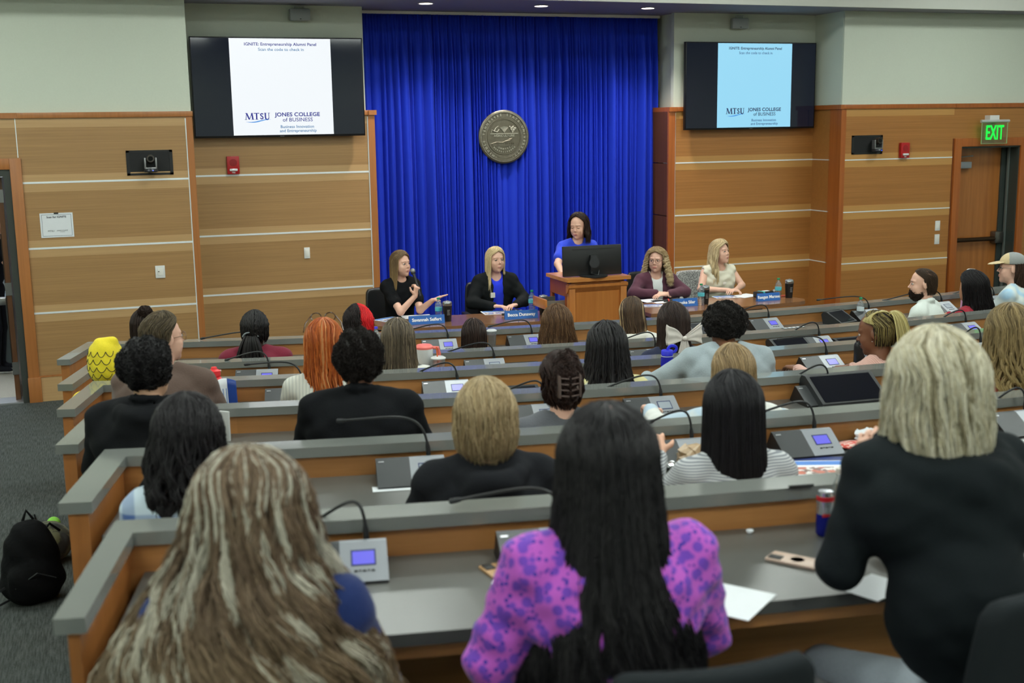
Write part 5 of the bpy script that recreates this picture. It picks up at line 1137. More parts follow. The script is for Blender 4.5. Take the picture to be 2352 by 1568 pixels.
def bow(a):
    root, H = a[0], a[1]; c = H+[0.01, -.15, -.06]; m = mat('satin_white', (222, 214, 206), .45, 0, .04, 30, 0, sheen=.3); V = []; F = []
    def sheet(fn, nu=15, nv=9, nm='bow_loop', th=.003):
        P = np.array([[fn(u, v) for v in np.linspace(0, 1, nv)] for u in np.linspace(0, 1, nu)]).reshape(-1, 3); f = [(i*nv+j, i*nv+j+1, (i+1)*nv+j+1, (i+1)*nv+j) for i in range(nu-1) for j in range(nv-1)]
        o = mobj(nm, P+c, f, m, root); s = o.modifiers.new('s', 'SOLIDIFY'); s.thickness = th
    for s in (-1, 1):
        sheet(lambda u, v: (s*(.012+.100*u), -.018-.028*math.sin(math.pi*u)-.008*math.cos(v*12)*u, (v-.5)*(.028+.095*u)+.02*u+.012*math.sin(3.1*u)))
        sheet(lambda u, v: (s*(.012+.10*u), .004-.006*math.cos(v*12)*u, (v-.5)*(.028+.10*u)+.025*u))
        sheet(lambda u, v: (s*(.006+.030*u)+(v-.5)*(.03+.085*u), -.014-.012*u-.010*math.cos(v*15+s)*(.3+u), -.01-.25*u-.02*abs(v-.3)*u), nm='bow_tail')
    MB().ico(c+[0, -.02, 0], (.018, .016, .015), 2).build('bow_knot', m, root, True)
bow(a)
# ---------------------------------------------------------------- third row
a = aud('m', 2, (372, 720), 'man in a brown sweater and round glasses, short brown hair, looking right', skin='fair', sh=.215, bulk=1.2, top=fabric('brown_sweater', (96, 78, 70)), turn=-.15, headyaw=-.75, face=True, h=.006, drop=.125, facekw=dict(brow=(90, 70, 50)))
hair(a[0], a[1], a[4], dict(openend=1.3, tab=TB((.03, .084, .107, .098), (-.02, .082, .105, .04), (-.06, .074, .098, -.0), (-.08, .062, .086, 0)), n=2000, cols=[(88, 76, 58), (72, 62, 48), (104, 90, 68)], len=.32, r=.0018, K=9, clumps=120, clump=.4, seed=31, zt=.14, wave=(.006, 9), open=82, hairline=46)); glasses(a[0], a[1], a[2], (130, 100, 80), r=.0018)
MB().tube([a[1]+[.06*math.sin(t), -.03-.062*math.cos(t), -.155+.012*math.cos(t)] for t in np.linspace(-2.4, 2.4, 16)], .012, 8).build('shirt_collar', fabric('collar_blue', (190, 208, 214)), a[0], True)
a = aud('n', 2, (742, 729), 'person with very long copper orange hair and cream knit sweater', skin='fair', sh=.175, top=pattern('cream_rib', 'rib', (206, 206, 196), (188, 190, 182), 60, axis=(1, 0, 0)))
hair(a[0], a[1], 0, dict(tab=TB((.03, .098, .118, .10), (-.1, .10, .125, .07), (-.2, .11, .14, .05), (-.32, .125, .17, .04), (-.50, .14, .18, .04)), n=2000, cols=[(176, 88, 34), (150, 70, 26), (194, 108, 48)], K=28, r=.0026, clumps=80, wave=(.009, 5), seed=32, zt=.145, streak=((205, 140, 88), .12)))
b = MB(); HC_ = a[1]; [b.tube([HC_+[.035*s+.026*math.cos(t), .02+.01*math.sin(t), .145+.02*math.sin(t)] for t in np.linspace(0, 6.28, 16)], .003, 6).tube([HC_+[.062*s, .02, .15], HC_+[.09*s, -.03, .12], HC_+[.098*s, -.09, .09]], .003, 6) for s in (-1, 1)]; b.build('sunglasses', mat('tortoise', (70, 46, 28), .25, 0, .2), a[0], True)
a = aud('o', 2, (1392, 740), 'person with long black locs over a pale yellow and white shirt', skin='dark', sh=.19, top=pattern('yellow_white', 'blotch', (214, 206, 150), (215, 218, 212), 9))
hair(a[0], a[1], 0, dict(tab=TB((.03, .10, .12, .10), (-.1, .115, .13, .08), (-.2, .14, .145, .06), (-.32, .19, .165, .06), (-.46, .225, .175, .06)), n=380, cols=[(22, 20, 22), (30, 28, 30)], K=34, r=.0056, clumps=300, clump=0, wave=(.011, 8), seed=33, zt=.15, frizz=.005, messy=.05, wave0=.4, u0=.2, kin=.86, kout=1.06, flare=.03))
a = aud('p', 2, (1668, 699), 'person with black afro hair in a light grey blue hoodie', skin='brown', sh=.215, bulk=1.12, top=fabric('grey_blue_fleece', (158, 170, 176)), hood=(.105, .036, .045), lean=.10, turn=-.2, headyaw=.1, pitch=-.15, headfwd=.03, dr=.58, drop_=.115,
        arms=dict(L=dict(e=[-.42, .02, .84], w=[-.38, .30, .84], d=[.3, .9, 0], n=[0, 0, 1], curl=.3)))
afro(a[0], a[1], 0, (.118, .118, .108), (26, 22, 20), n=5200, curl=.009, r=.0017, off=(0, -.012, .05), lowz=-.03, seed=6)
a = aud('q', 2, (2012, 712), 'person with high ponytail of long blonde braids and pink ribbed sweater', skin='brown', sh=.18, top=pattern('pink_rib', 'rib', (214, 172, 158), (196, 150, 138), 70, axis=(1, 0, .3)), lean=.10, turn=.35, headyaw=.45, pitch=-.25, face=True, h=.006, drop=.13, facekw=dict(brow=(30, 22, 20), lip=(120, 70, 65)),
        arms=dict(L=dict(e=[-.34, .12, .80], w=[-.22, .36, .84], d=[.3, .9, 0], n=[0, 0, 1], curl=.4)))
hair(a[0], a[1], a[4], dict(tab=TB((.03, .085, .106, .098), (-.02, .084, .106, .03), (-.06, .078, .1, .0), (-.085, .068, .09, 0)), n=260, cols=[(38, 30, 26), (90, 78, 48), (150, 134, 82)], r=.0032, K=16, clumps=70, clump=.8, seed=34, zt=.13, u1=(.7, 1), open=85, hairline=40))
P_ = []; R_ = rotz(a[4])
for i in range(170):
    t_ = rng.uniform(-1, 1); q = rng.uniform(-1, 1); e = rng.uniform(-1, 1)
    P_.append(a[1]+(np.array(bez([.01*t_, -.075, .115+.008*q], [.05*t_, -.13-.03*q, .165], [.075*t_, -.19-.03*q, .02], [.085*t_+.01, -.175-.035*q, -.44-.03*e], 26)))@R_.T)
for i in range(46):
    t_ = i/45*2-1; P_.append(a[1]+(np.array(bez([.086*math.sin(t_*1.5), .08*math.cos(t_*1.5)-.01, .05+.02*math.cos(t_)], [.08*math.sin(t_*1.5), .04, .11], [.03*t_, -.02, .14], [.0, -.075, .118], 26)))@R_.T)
ropes(a[0], 'braided_ponytail', P_, .0036, [(176, 162, 104), (160, 146, 90), (190, 176, 120)], 6); 
MB().tube([a[1]+R_@np.array([.080, -.02+.014*math.cos(t), .002+.03*math.sin(t)]) for t in np.linspace(-.5, 2.6, 8)], .0016, 5).ico(a[1]+R_@np.array([-.082, .0, -.036]), .004, 1).ico(a[1]+R_@np.array([-.084, -.018, .016]), .004, 1).build('earring', mat('earring_silver', (225, 225, 225), .2, .9, 0), a[0], True)
# ---------------------------------------------------------------- fourth row
a = aud('r', 3, (335, 770), 'person with curly black hair in a black hooded jacket, fourth row left', skin='olive', sh=.215, bulk=1.12, top=fabric('black_jacket', (30, 32, 36)), hood=(.105, .038, .03), collar=.03, turn=-.1, headyaw=-.35, drop=.15, drop_=.155)
afro(a[0], a[1], a[4], (.105, .118, .108), (22, 20, 22), n=4200, curl=.012, r=.0019, off=(0, -.014, .035), lowz=-.075, face=64, seed=7)
a = aud('s', 3, (823, 750), 'person with rounded black afro and black collared shirt, fourth row', skin='brown', sh=.215, bulk=1.1, top=fabric('black_shirt', (24, 26, 31)), collar=.03, turn=-.1, headyaw=-.15, drop=.15, drop_=.155)
afro(a[0], a[1], a[4], (.104, .112, .118), (30, 24, 22), n=6000, curl=.004, r=.0014, off=(0, -.012, .028), lowz=-.095, face=62, seed=8)
a = aud('t', 3, (1285, 799), 'person with dark brown hair held up by a claw clip, grey top', skin='fair', sh=.19, top=fabric('grey_top', (92, 94, 100)), turn=.05, headyaw=.2)
hair(a[0], a[1], a[4], dict(tab=TB((.03, .088, .112, .10), (-.04, .086, .108, .03), (-.08, .072, .095, 0), (-.11, .05, .08, 0)), n=1300, cols=[(50, 34, 30), (62, 44, 38), (40, 28, 26)], len=.5, r=.0022, K=12, clumps=60, seed=41, wave=(.008, 9), zt=.135))
afro(a[0], a[1], 0, (.062, .052, .115), (52, 36, 32), n=1500, curl=.014, r=.002, off=(.005, -.095, .035), face=0, lowz=-1, name='twisted_updo', seed=9)
b = MB(); HC_ = a[1]
for s in (-1, 1):
    for i in range(4): b.tube([HC_+[.035*s*1.2+.0, -.13, .05-.025*i], HC_+[.045*s, -.155, .045-.025*i], HC_+[.006*s, -.158, .04-.025*i]], .004, 6)
    b.box(HC_[0]+s*.045-.005, HC_[1]-.16, HC_[2]-.04, HC_[0]+s*.045+.005, HC_[1]-.13, HC_[2]+.055, .002)
b.ico(HC_+[.03, -.162, .0], (.006, .004, .012), 1); b.build('claw_clip', mat('clip_pearl', (96, 82, 78), .25, .2, .1), a[0], True)
a = aud('u', 3, (1683, 785), 'person with shoulder length dark blonde bob in white and pale blue jacket', skin='fair', sh=.19, top=pattern('sherpa_patch', 'blotch', (214, 216, 212), (176, 196, 212), 5), hood=(.10, .035, .05), puff=.008,
        arms=dict(L=dict(e=[-.30, .14, .80], w=[-.26, .34, .84], d=[.2, .9, 0], n=[0, 0, 1], curl=.4), R=dict(e=[.30, .1, .80], w=[.2, .33, .84], d=[-.2, .9, 0], n=[0, 0, 1], curl=.4)))
hair(a[0], a[1], 0, dict(tab=TB((.03, .094, .114, .10), (-.05, .098, .116, .085), (-.12, .10, .112, .06), (-.19, .098, .108, .05)), n=1800, cols=[(142, 118, 84), (118, 98, 70), (164, 140, 104)], K=20, r=.0025, clumps=90, seed=42, zt=.14, frizz=.0015))
a = aud('v', 3, (2322, 702), 'person with long wavy dark blonde curls and rust top at the right edge', skin='fair', sh=.19, top=fabric('rust_knit', (118, 50, 34)), turn=-.25)
hair(a[0], a[1], 0, dict(tab=TB((.03, .12, .13, .10), (-.1, .13, .145, .08), (-.2, .14, .16, .06), (-.32, .155, .18, .05), (-.46, .165, .19, .05)), n=2300, cols=[(128, 108, 72), (106, 90, 60), (150, 130, 90)], K=34, r=.0029, clumps=46, clump=.9, wave=(.020, 6.5), seed=43, zt=.16, tips=(176, 152, 98), t0=.35, t1=.85))
# ---------------------------------------------------------------- fifth row
a = aud('w', 4, (425, 905), 'person with shoulder length wavy black hair and light blue plaid shirt', skin='light', sh=.175, top=pattern('blue_plaid', 'plaid', (190, 206, 218), (70, 100, 160), 9), turn=.15)
hair(a[0], a[1], 0, dict(tab=TB((.03, .110, .122, .10), (-.06, .12, .135, .08), (-.14, .125, .14, .06), (-.24, .13, .145, .05), (-.32, .115, .14, .05)), n=2300, cols=[(24, 22, 25), (34, 31, 34)], K=30, r=.0027, clumps=52, clump=.85, wave=(.016, 7), seed=51, zt=.15, skew=(-.03, 0), frizz=.004))
a = aud('x', 4, (1112, 865), 'boy with short straight blond hair in a black hoodie, fifth row centre', skin='fair', sh=.205, bulk=1.1, top=fabric('black_hoodie', (38, 40, 46)), hood=(.105, .036, .05), drop=.15, drop_=.155)
hair(a[0], a[1], 0, dict(tab=TB((.03, .103, .116, .10), (-.04, .104, .116, .085), (-.085, .097, .110, .05), (-.125, .075, .095, .0)), n=3000, cols=[(164, 142, 106), (140, 120, 88), (180, 160, 124)], K=20, r=.0020, clumps=110, clump=.55, seed=52, zt=.15, u1=(.72, 1), u0=.5, wave=(.004, 5), frizz=.002))
a = aud('y', 4, (1682, 852), 'person with very long straight black hair and grey striped top', skin='light', sh=.185, top=pattern('grey_stripe', 'stripe', (192, 194, 196), (120, 124, 132), 120),
        arms=dict(L=dict(e=[-.27, .10, .74], w=[-.14, .36, .86], d=[.1, .7, .5], n=[-.3, -.3, .8], curl=.7)))
hair(a[0], a[1], 0, dict(tab=TB((.03, .103, .12, .10), (-.1, .108, .128, .08), (-.2, .115, .14, .06), (-.32, .125, .16, .05), (-.52, .135, .165, .05)), n=2600, cols=[(20, 19, 23), (28, 26, 31)], K=26, r=.0024, clumps=140, clump=.5, seed=53, zt=.15, frizz=.001))
HANDY = a
# ---------------------------------------------------------------- last row
a = aud('z', 5, (570, 1024), 'person nearest the viewer with long wavy brown hair streaked ash blonde, navy sweater', skin='fair', sh=.20, bulk=1.15, top=fabric('navy_sweater', (26, 44, 96), nscale=90), dr=.86, turn=.05)
hair(a[0], a[1], 0, dict(tab=TB((.03, .120, .13, .10), (-.08, .140, .15, .08), (-.18, .19, .18, .07), (-.30, .26, .21, .08), (-.44, .315, .24, .09), (-.60, .33, .25, .09)), n=7500, skew=(-.035, 0), cols=[(112, 92, 74), (90, 73, 58), (128, 108, 88)], cw=[3, 2, 2], K=44, r=.0023, clumps=130, clump=.62, wave=(.030, 3.2), messy=.10, seed=61, zt=.15, streak=((188, 182, 166), .30), tips=(160, 138, 98), t0=.4, t1=.95, tipmix=.55, frizz=.004, wave0=.12, part=-.01, party=.0))
a = aud('A', 5, (1392, 928), 'person with very long black wavy hair in purple and pink patterned knit', skin='tan', sh=.205, bulk=1.1, top=pattern('purple_print', 'spots', (26, 34, 160), (186, 84, 194), 64, c3=(112, 60, 184)), puff=.010, dr=.80, ch=False, folds=.006,
        arms=dict(L=dict(e=[-.27, -.02, .80], w=[-.12, .30, .86], d=[.1, .8, 0], n=[0, 0, 1], curl=.6)))
hair(a[0], a[1], 0, dict(tab=TB((.03, .114, .128, .10), (-.1, .125, .145, .08), (-.2, .14, .165, .07), (-.32, .18, .195, .07), (-.44, .215, .215, .07), (-.60, .195, .215, .07)), n=6500, cols=[(20, 19, 22), (30, 28, 31), (38, 36, 38)], K=40, r=.0022, clumps=120, clump=.6, messy=.05, wave=(.012, 4), seed=62, zt=.15, frizz=.003, wave0=.4))
a = aud('B', 5, (2150, 760), 'person with chin length pale blonde hair in a black hoodie and light jeans', skin='fair', sh=.205, bulk=1.3, top=fabric('black_hoodie_green', (30, 38, 42)), hood=(.14, .05, .085), dr=.62, ch=False, drop_=.155, turn=-.05, headyaw=.15, bottoms=fabric('light_jeans', (170, 180, 188)), drop=.15, lean=.16, legyaw=.75,
        arms=dict(L=dict(world=1, e=PY(1930, 1300, 2.42), w=PY(1990, 1080, 2.78), d=[.12, .10, .9], n=[-.7, -.6, .1], curl=.55, curls=[.5, .6, .75, .9]), R=dict(e=[.30, .14, .84], w=[.16, .36, .88], d=[-.4, .8, 0], n=[0, 0, 1], curl=.4)))
hair(a[0], a[1], 0, dict(tab=TB((.03, .125, .132, .10), (-.05, .132, .138, .09), (-.11, .132, .142, .07), (-.17, .125, .142, .05), (-.25, .10, .15, .05)), n=6500, cols=[(200, 193, 168), (182, 172, 144), (214, 208, 188)], K=30, r=.0019, clumps=130, clump=.4, messy=.05, wave=(.010, 3.5), seed=63, zt=.165, frizz=.003, wave0=.2, streak=((136, 126, 100), .08)))
BL = a

def parting(a, w, y0=-.02, y1=-.105, x=0.0, zt=.150):
    Hh = a[1]; P = [Hh+np.array([x+.002*math.sin(t*9), y0+(y1-y0)*t, zt-.042*t**1.7-.0]) for t in np.linspace(0, 1, 14)]
    MB().tube(P, [w*.3]+[w]*11+[w*.6, w*.2], 6, flat=.5).build('hair_parting', skinmat('scalp_pink', (196, 158, 150)), a[0], True)
parting(AUD['z'], .0065, -.02, -.115, -.014, .1475); parting(AUD['A'], .0035, -.02, -.10, 0, .1475); parting(AUD['k'], .0035, .0, -.08, 0, .147); parting(AUD['d'], .003, .0, -.06, 0, .136)
# ---------------------------------------------------------------- the panel
def facing(hx, hy): return math.atan2(-hx, hy)
def panel(px, Y, lab, head, torso, drop=.14, **k):
    P = PY(px[0], px[1], Y)-np.array([0, 0, drop]); rz = facing(*torso); hyaw = facing(*head)-rz
    k.setdefault('h', .0045); k.setdefault('hc', .008)
    root, H, R, tl = person(lab, P, rz, headyaw=hyaw, face=True, **k); return root, H, R, tl, hyaw, P, rz
def pchair(a, lab, m=None, leather=True, z0=0, back=.10):
    P, rz = a[5], a[6]; o = rotz(rz)@np.array([0, -back-.06, 0]); return chair(P[0]+o[0], P[1]+o[1], rz, lab, 'chairs behind the panel tables', leather, z=0)
YP = 11.18
# speaker with hand microphone
hw = PY(958, 664, 10.92); a = panel((920, 573), YP, 'woman speaking into a handheld microphone, black short sleeved top, long straight brown hair', (.48, -.85), (.15, -1), skin='fair', sh=.165, slim=.95, top=fabric('black_blouse', (24, 26, 30)), sleeve='short', lean=.02, roll_=.03,
    arms=dict(R=dict(world=1, e=PY(920, 716, 10.86), w=PY(953, 680, 10.86), d=[.22, .0, .75], n=[.35, -.8, -.1], curls=[1.0, 1.05, 1.1, 1.15], thumb=.9, side=1), L=dict(world=1, e=PY(965, 712, 10.98), w=PY(993, 690, 10.84), d=[.75, -.25, .35], n=[-.3, .1, .9], curls=[.05, .08, .12, .2], spread=.12)),
    facekw=dict(brow=(100, 74, 54), lip=(190, 120, 110)))
hair(a[0], a[1], a[4], dict(tab=TB((.03, .088, .112, .104), (-.05, .090, .112, .088), (-.12, .090, .108, .065), (-.20, .100, .120, .06), (-.27, .115, .135, .07)), n=1900, cols=[(118, 94, 68), (100, 80, 58), (136, 112, 82)], K=22, r=.0019, clumps=110, seed=71, open=58, hairline=50, zt=.138, tips=(176, 146, 96), t0=.45, t1=.95, streak=((190, 166, 120), .06), part=.01))
b = MB(); tip = PY(948, 622, 10.95); end = PY(962, 668, 10.86); d = nrm(tip-end); L = np.linalg.norm(tip-end)
mi = thing('handheld_microphone', 'black microphone with silver mesh head in the speaking woman hand', 'microphone', tuple(end)); 
MB().tube([-d*.05, d*(L-.02)], [.011, .015], 12).build('handle', blk, mi, True); MB().ico(d*L, .0245, 3).build('mesh_head', mat('mic_mesh', (150, 152, 150), .4, .6, .3, 900, .3), mi, True); MB().tube([d*(L-.027), d*(L-.015)], .0235, 14).build('mesh_collar', mat('mic_collar', (60, 60, 62), .3, .6, 0), mi, True)
pchair(a, 'black leather chair of the woman with the microphone')
# blonde woman in black blazer
a = panel((1138, 565), YP, 'woman in black blazer and bright blue top with long straight blonde hair', (.12, -1), (-.05, -1), skin='fair', sh=.185, bulk=1.18, wide=1.06, top=fabric('black_blazer', (32, 36, 38)), inner=(fabric('bright_blue_top', (40, 60, 225)), 'v'), lean=.03,
    arms=dict(L=dict(e=[-.27, .08, .80], w=[-.11, .30, .79], d=[.7, .6, 0], n=[0, 0, 1], curl=.3), R=dict(e=[.27, .08, .80], w=[.11, .30, .79], d=[-.7, .6, 0], n=[0, 0, 1], curl=.3)), facekw=dict(look=(.25, 0), brow=(150, 120, 90), lip=(196, 130, 122)))
def lockfront(P):   # a thick lock falls forward over her right shoulder
    Hc = a[1]; m = np.clip((P[..., 0]-Hc[0]-.02)/.05, 0, 1)*np.clip((Hc[2]-.09-P[..., 2])/.12, 0, 1)*0; return P
hair(a[0], a[1], a[4], dict(tab=TB((.03, .094, .112, .106), (-.05, .096, .112, .09), (-.12, .094, .108, .07), (-.20, .105, .120, .10), (-.28, .12, .13, .135), (-.36, .115, .13, .15)), n=1900, cols=[(222, 200, 154), (204, 182, 138), (230, 212, 170)], K=24, r=.0020, clumps=80, wave=(.004, 4), seed=72, open=52, hairline=52, zt=.138, tips=(226, 206, 156), t0=.3, t1=.9, u1=(.72, 1)))
box('name_badge', .045, a[1][1]+.105, a[1][2]-.36, .09, a[1][1]+.115, a[1][2]-.31, mat('badge_white', (226, 222, 212), .4, 0, 0), a[0])
pchair(a, 'black leather chair of the woman in the black blazer')
# presenter standing behind the lectern
a = panel((1328, 487), 10.92, 'woman standing at the lectern in royal blue short sleeved dress looking down left', (-.68, -.68), (-.12, -1), stand=True, skin='fair', sh=.17, top=fabric('royal_blue_dress', (48, 74, 215)), sleeve='short', pitch=-.20, bottoms=fabric('royal_blue_dress', (48, 74, 215)),
    arms=dict(R=dict(world=1, e=PY(1281, 606, 10.80), w=PY(1293, 634, 10.62), d=[.35, -.75, -.35], n=[-.1, -.3, .9], curl=.3), L=dict(world=1, e=PY(1372, 610, 10.86), w=PY(1352, 645, 10.62), d=[-.2, -.8, -.2], n=[0, -.1, 1], curl=.3)), facekw=dict(closed=True, brow=(45, 32, 28), lip=(185, 105, 100)))
hair(a[0], a[1], a[4], dict(tab=TB((.03, .100, .118, .104), (-.05, .106, .12, .088), (-.12, .112, .12, .06), (-.18, .108, .115, .045)), n=1700, cols=[(48, 34, 30), (62, 46, 38), (38, 27, 25)], K=22, r=.0021, clumps=46, clump=.8, wave=(.011, 7), seed=73, open=60, hairline=46, zt=.142, frizz=.003, streak=((100, 76, 60), .08)))
t_ = a[0]; zz = a[1][2]; MB().box(-.105, .118, zz-.325, -.035, .124, zz-.295, .002).build('name_badge', mat('badge_white', (226, 222, 212), .4, 0, 0), t_, True) if 0 else MB().box(.035, .085, zz-.31, .10, .092, zz-.285, .002).build('name_badge', mat('badge_gold', (214, 208, 184), .4, 0, 0), t_, True)
b = MB(); [b.lathe([(.007, 0), (.0095, .003), (.012, 0)], n=16, M=T4((x, y, z))@Matrix.Rotation(-math.pi/2, 4, 'X')) for x, y, z in ((0, .088, zz-.27), (-.085, .088, zz-.36), (.085, .088, zz-.36))]; b.build('button', mat('button_silver', (210, 210, 214), .25, .8, 0), t_, True)
# curly haired woman in burgundy blazer
a = panel((1508, 567), YP, 'woman in burgundy blazer and white top with curly blonde hair and glasses', (-.62, -.75), (-.2, -1), skin='fair', sh=.18, bulk=1.12, wide=1.05, top=fabric('burgundy_blazer', (84, 48, 62)), inner=(fabric('white_top', (216, 220, 218)), 'scoop'), lean=.04, pitch=-.05,
    arms=dict(L=dict(e=[-.28, .10, .78], w=[-.02, .30, .79], d=[.9, .3, 0], n=[0, .1, 1], curl=.3), R=dict(e=[.27, .10, .78], w=[.06, .26, .80], d=[-.9, .3, 0], n=[0, .1, 1], curl=.3)), facekw=dict(brow=(110, 80, 60), lip=(185, 115, 108)))
hair(a[0], a[1], a[4], dict(tab=TB((.03, .110, .124, .106), (-.05, .128, .135, .09), (-.12, .145, .142, .075), (-.20, .165, .148, .08), (-.27, .165, .15, .09)), n=3200, cols=[(166, 142, 104), (128, 104, 74)], K=56, r=.0019, clumps=70, clump=.9, wave=(.016, 19), seed=74, open=56, hairline=50, zt=.145, frizz=.004, tips=(236, 214, 170), t0=.12, t1=.5, wave0=.12, tipmix=1.0)); glasses(a[0], a[1], a[2], (84, 66, 52), 1.05, r=.0017)
MB().box(-.06, .262, .775, -.02, .30, .80, .006).build('wrist_watch', blk, a[0], True)
pchair(a, 'black leather chair of the woman in burgundy', back=.12)
# blonde woman in cream top looking right
a = panel((1655, 549), 11.12, 'woman in cream sleeveless draped top with long wavy blonde hair looking right', (.40, -.90), (.05, -1), skin='fair', sh=.19, bulk=1.18, top=mat('cream_satin', (216, 212, 192), .5, 0, .04, 20, .1, sheen=.3), sleeve='none', neck='scoop', lean=.03, pitch=.10, bottoms=fabric('green_trousers', (16, 110, 66)), folds=.006,
    arms=dict(L=dict(e=[-.25, .04, .80], w=[-.05, .24, .79], d=[.9, .4, 0], n=[0, 0, 1], curl=.3), R=dict(e=[.26, .04, .79], w=[.05, .25, .79], d=[-.9, .5, 0], n=[0, 0, 1], curl=.4)), facekw=dict(look=(.1, .1), brow=(130, 104, 78), lip=(190, 118, 112)))
hair(a[0], a[1], a[4], dict(tab=TB((.03, .098, .118, .106), (-.05, .108, .122, .095), (-.14, .115, .122, .09), (-.23, .125, .13, .13), (-.34, .125, .13, .155)), n=2200, cols=[(208, 186, 146), (184, 162, 124), (220, 202, 164)], K=30, r=.0021, clumps=46, clump=.85, wave=(.012, 6), seed=75, open=56, hairline=50, zt=.145, tips=(222, 202, 156), t0=.35, t1=.85, u1=(.8, 1)))
zz = a[1][2]; MB().box(-.005, .112, zz-.33, .035, .12, zz-.305, .003).build('brooch', mat('badge_white', (226, 222, 212), .4, 0, 0), a[0], True)
c = pchair(a, 'grey patterned fabric chair of the woman in the cream top', leather=False, back=.12); pm = pattern('grey_pattern_fabric', 'blotch', (186, 186, 182), (112, 112, 112), 95); c['group'] = 'chairs behind the panel tables'
for o in c.children:
    if o.name.startswith(('seat', 'backrest')): o.data = o.data.copy(); o.data.materials[0] = pm
c.location.x -= .06; c.location.y += .04; c.scale = (.92, 1, .98)
# visitor in the lobby beyond the open door
P = PY(-4, 512, 13.6); person('person with short brown hair and dark jacket in the lobby beyond the doorway', P, facing(1, -.25), skin='fair', sh=.19, top=fabric('dark_jacket', (36, 40, 52)), stand=True, face=True, h=.006, sleeve='short', facekw=dict(brow=(80, 60, 45)), arms=dict(R=dict(e=[.2, .12, P[2]-.42], w=[.05, .36, P[2]-.36], d=[-.2, .9, .1], n=[0, 0, 1], curl=.5)))
vis = [o for o in bpy.data.objects if o.get('label', '').startswith('person with short brown hair and dark')][0]
hair(vis, np.array([0, 0, P[2]]), 0, dict(tab=TAB['short'], n=900, cols=[(84, 64, 48)], len=.35, r=.002, K=8, clumps=80, seed=81, open=75))
t = thing('lobby_table', 'lobby table under a grey blue cloth beyond the doorway', 'table', (-1.05, 14.3, 0)); box('cloth', -.7, -.3, .02, .62, .3, .74, fabric('lobby_cloth', (96, 110, 116)), t); box('table_board', -.68, -.28, .74, .6, .28, .76, fabric('lobby_cloth', (96, 110, 116)), t)
# ---------------------------------------------------------------- things on the tables and desks
clear = mat('clear_plastic', (225, 235, 238), .08, 0, 0, trans=.85, alpha=.45, spec=.6); steel = mat('brushed_steel', (175, 178, 180), .22, .9, .05); paperm = mat('paper', (228, 232, 236), .6, 0, .02)
def bottle(pt, lab, capc=(20, 140, 90), labc=(90, 190, 205), s=1.0, grp='water bottles on the panel tables', full=True):
    t = thing('water_bottle', lab, 'bottle', tuple(pt), 0, grp)
    pr = [(.0001, 0), (.030, 0), (.033, .006), (.031, .03), (.033, .045), (.031, .06), (.033, .075), (.033, .135), (.030, .155), (.018, .178), (.0125, .188), (.0125, .198), (.0001, .198)]
    MB().lathe([(r*s, z*s) for r, z in pr], n=24).build('bottle_body', clear, t, True); MB().lathe([(r*s, z*s) for r, z in ((.0338, .088), (.0340, .09), (.0340, .12), (.0338, .122))], n=24).build('label_band', mat('label_%d' % labc[0], labc, .4, 0, .1, 60), t, True)
    MB().lathe([(r*s, z*s) for r, z in ((.0001, .213), (.0145, .213), (.0155, .21), (.0155, .197), (.0001, .197))], n=20).build('cap', mat('cap_%d_%d' % capc[:2], capc, .4, 0, 0), t, True)
    MB().tube([(.024*s*math.cos(k*1.1), .024*s*math.sin(k*1.1), z*s) for k, z in enumerate(np.linspace(.02, .16, 40))], .0012, 4).build('body_ridge', mat('ridge', (240, 244, 246), .2, 0, 0, alpha=.5), t, True)
for (x, y), lab in (((1008, 735), 'clear water bottle beside the left name card on the table'), ((1222, 716), 'clear water bottle between the blonde woman and the lectern'), ((1610, 700), 'clear water bottle in front of the grey patterned chair'), ((1787, 686), 'clear water bottle at the right end of the panel table')):
    bottle(PZ(x, y, .741), lab)
def tumbler(pt, lab):
    t = thing('tumbler', lab, 'cup', tuple(pt), 0, 'black tumblers on the panel tables')
    MB().lathe([(.0001, 0), (.033, 0), (.035, .004), (.044, .15), (.0001, .15)], n=28).build('cup_body', mat('tumbler_black', (20, 21, 23), .45, 0, .05), t, True)
    MB().lathe([(.0445, .148), (.0455, .151), (.0455, .172), (.043, .178), (.0445, .148)], n=28).build('steel_rim', steel, t, True); MB().lathe([(.0001, .186), (.034, .186), (.042, .18), (.042, .168), (.0001, .168)], n=28).box(-.012, -.02, .184, .012, .008, .193, .002).build('lid', mat('lid_clear', (150, 154, 158), .2, .2, 0), t, True)
    b = MB(); [b.box(-.013+.001*(k % 2), -.0425+.0006*(5-k), .062+.014*k, .013-.002*(k % 3), -.0375, .067+.014*k) for k in range(4)]; b.build('printed_mark', mat('print_silver', (170, 172, 176), .4, .4, 0), t)
for (x, y), lab in (((1028, 737), 'black tumbler right of the left name card'), ((1248, 722), 'black tumbler beside the open lectern drawer'), ((1619, 698), 'black tumbler in front of the cream top woman'), ((1812, 683), 'black tumbler at the far right end of the table')): tumbler(PZ(x, y, .741), lab)
navy = mat('card_blue', (34, 98, 178), .5, 0, .03)
def card(x, y, s, lab, rz, w=.30):
    P = PZ(x, y, .741); t = thing('name_card', lab, 'name card', tuple(P), rz, 'blue name cards on the panel tables'); h = .078
    MB().prism([(-.022, 0), (.022, 0), (.002, h), (-.002, h)], -w/2, w/2, 'x').build('card', navy, t); M = T4((0, -.0125, h/2))@Matrix.Rotation(-.27, 4, 'X')
    text('printed_name', s, .042, M, mat('print_white', (240, 240, 240), .5, 0, 0), t, bold=.0011)
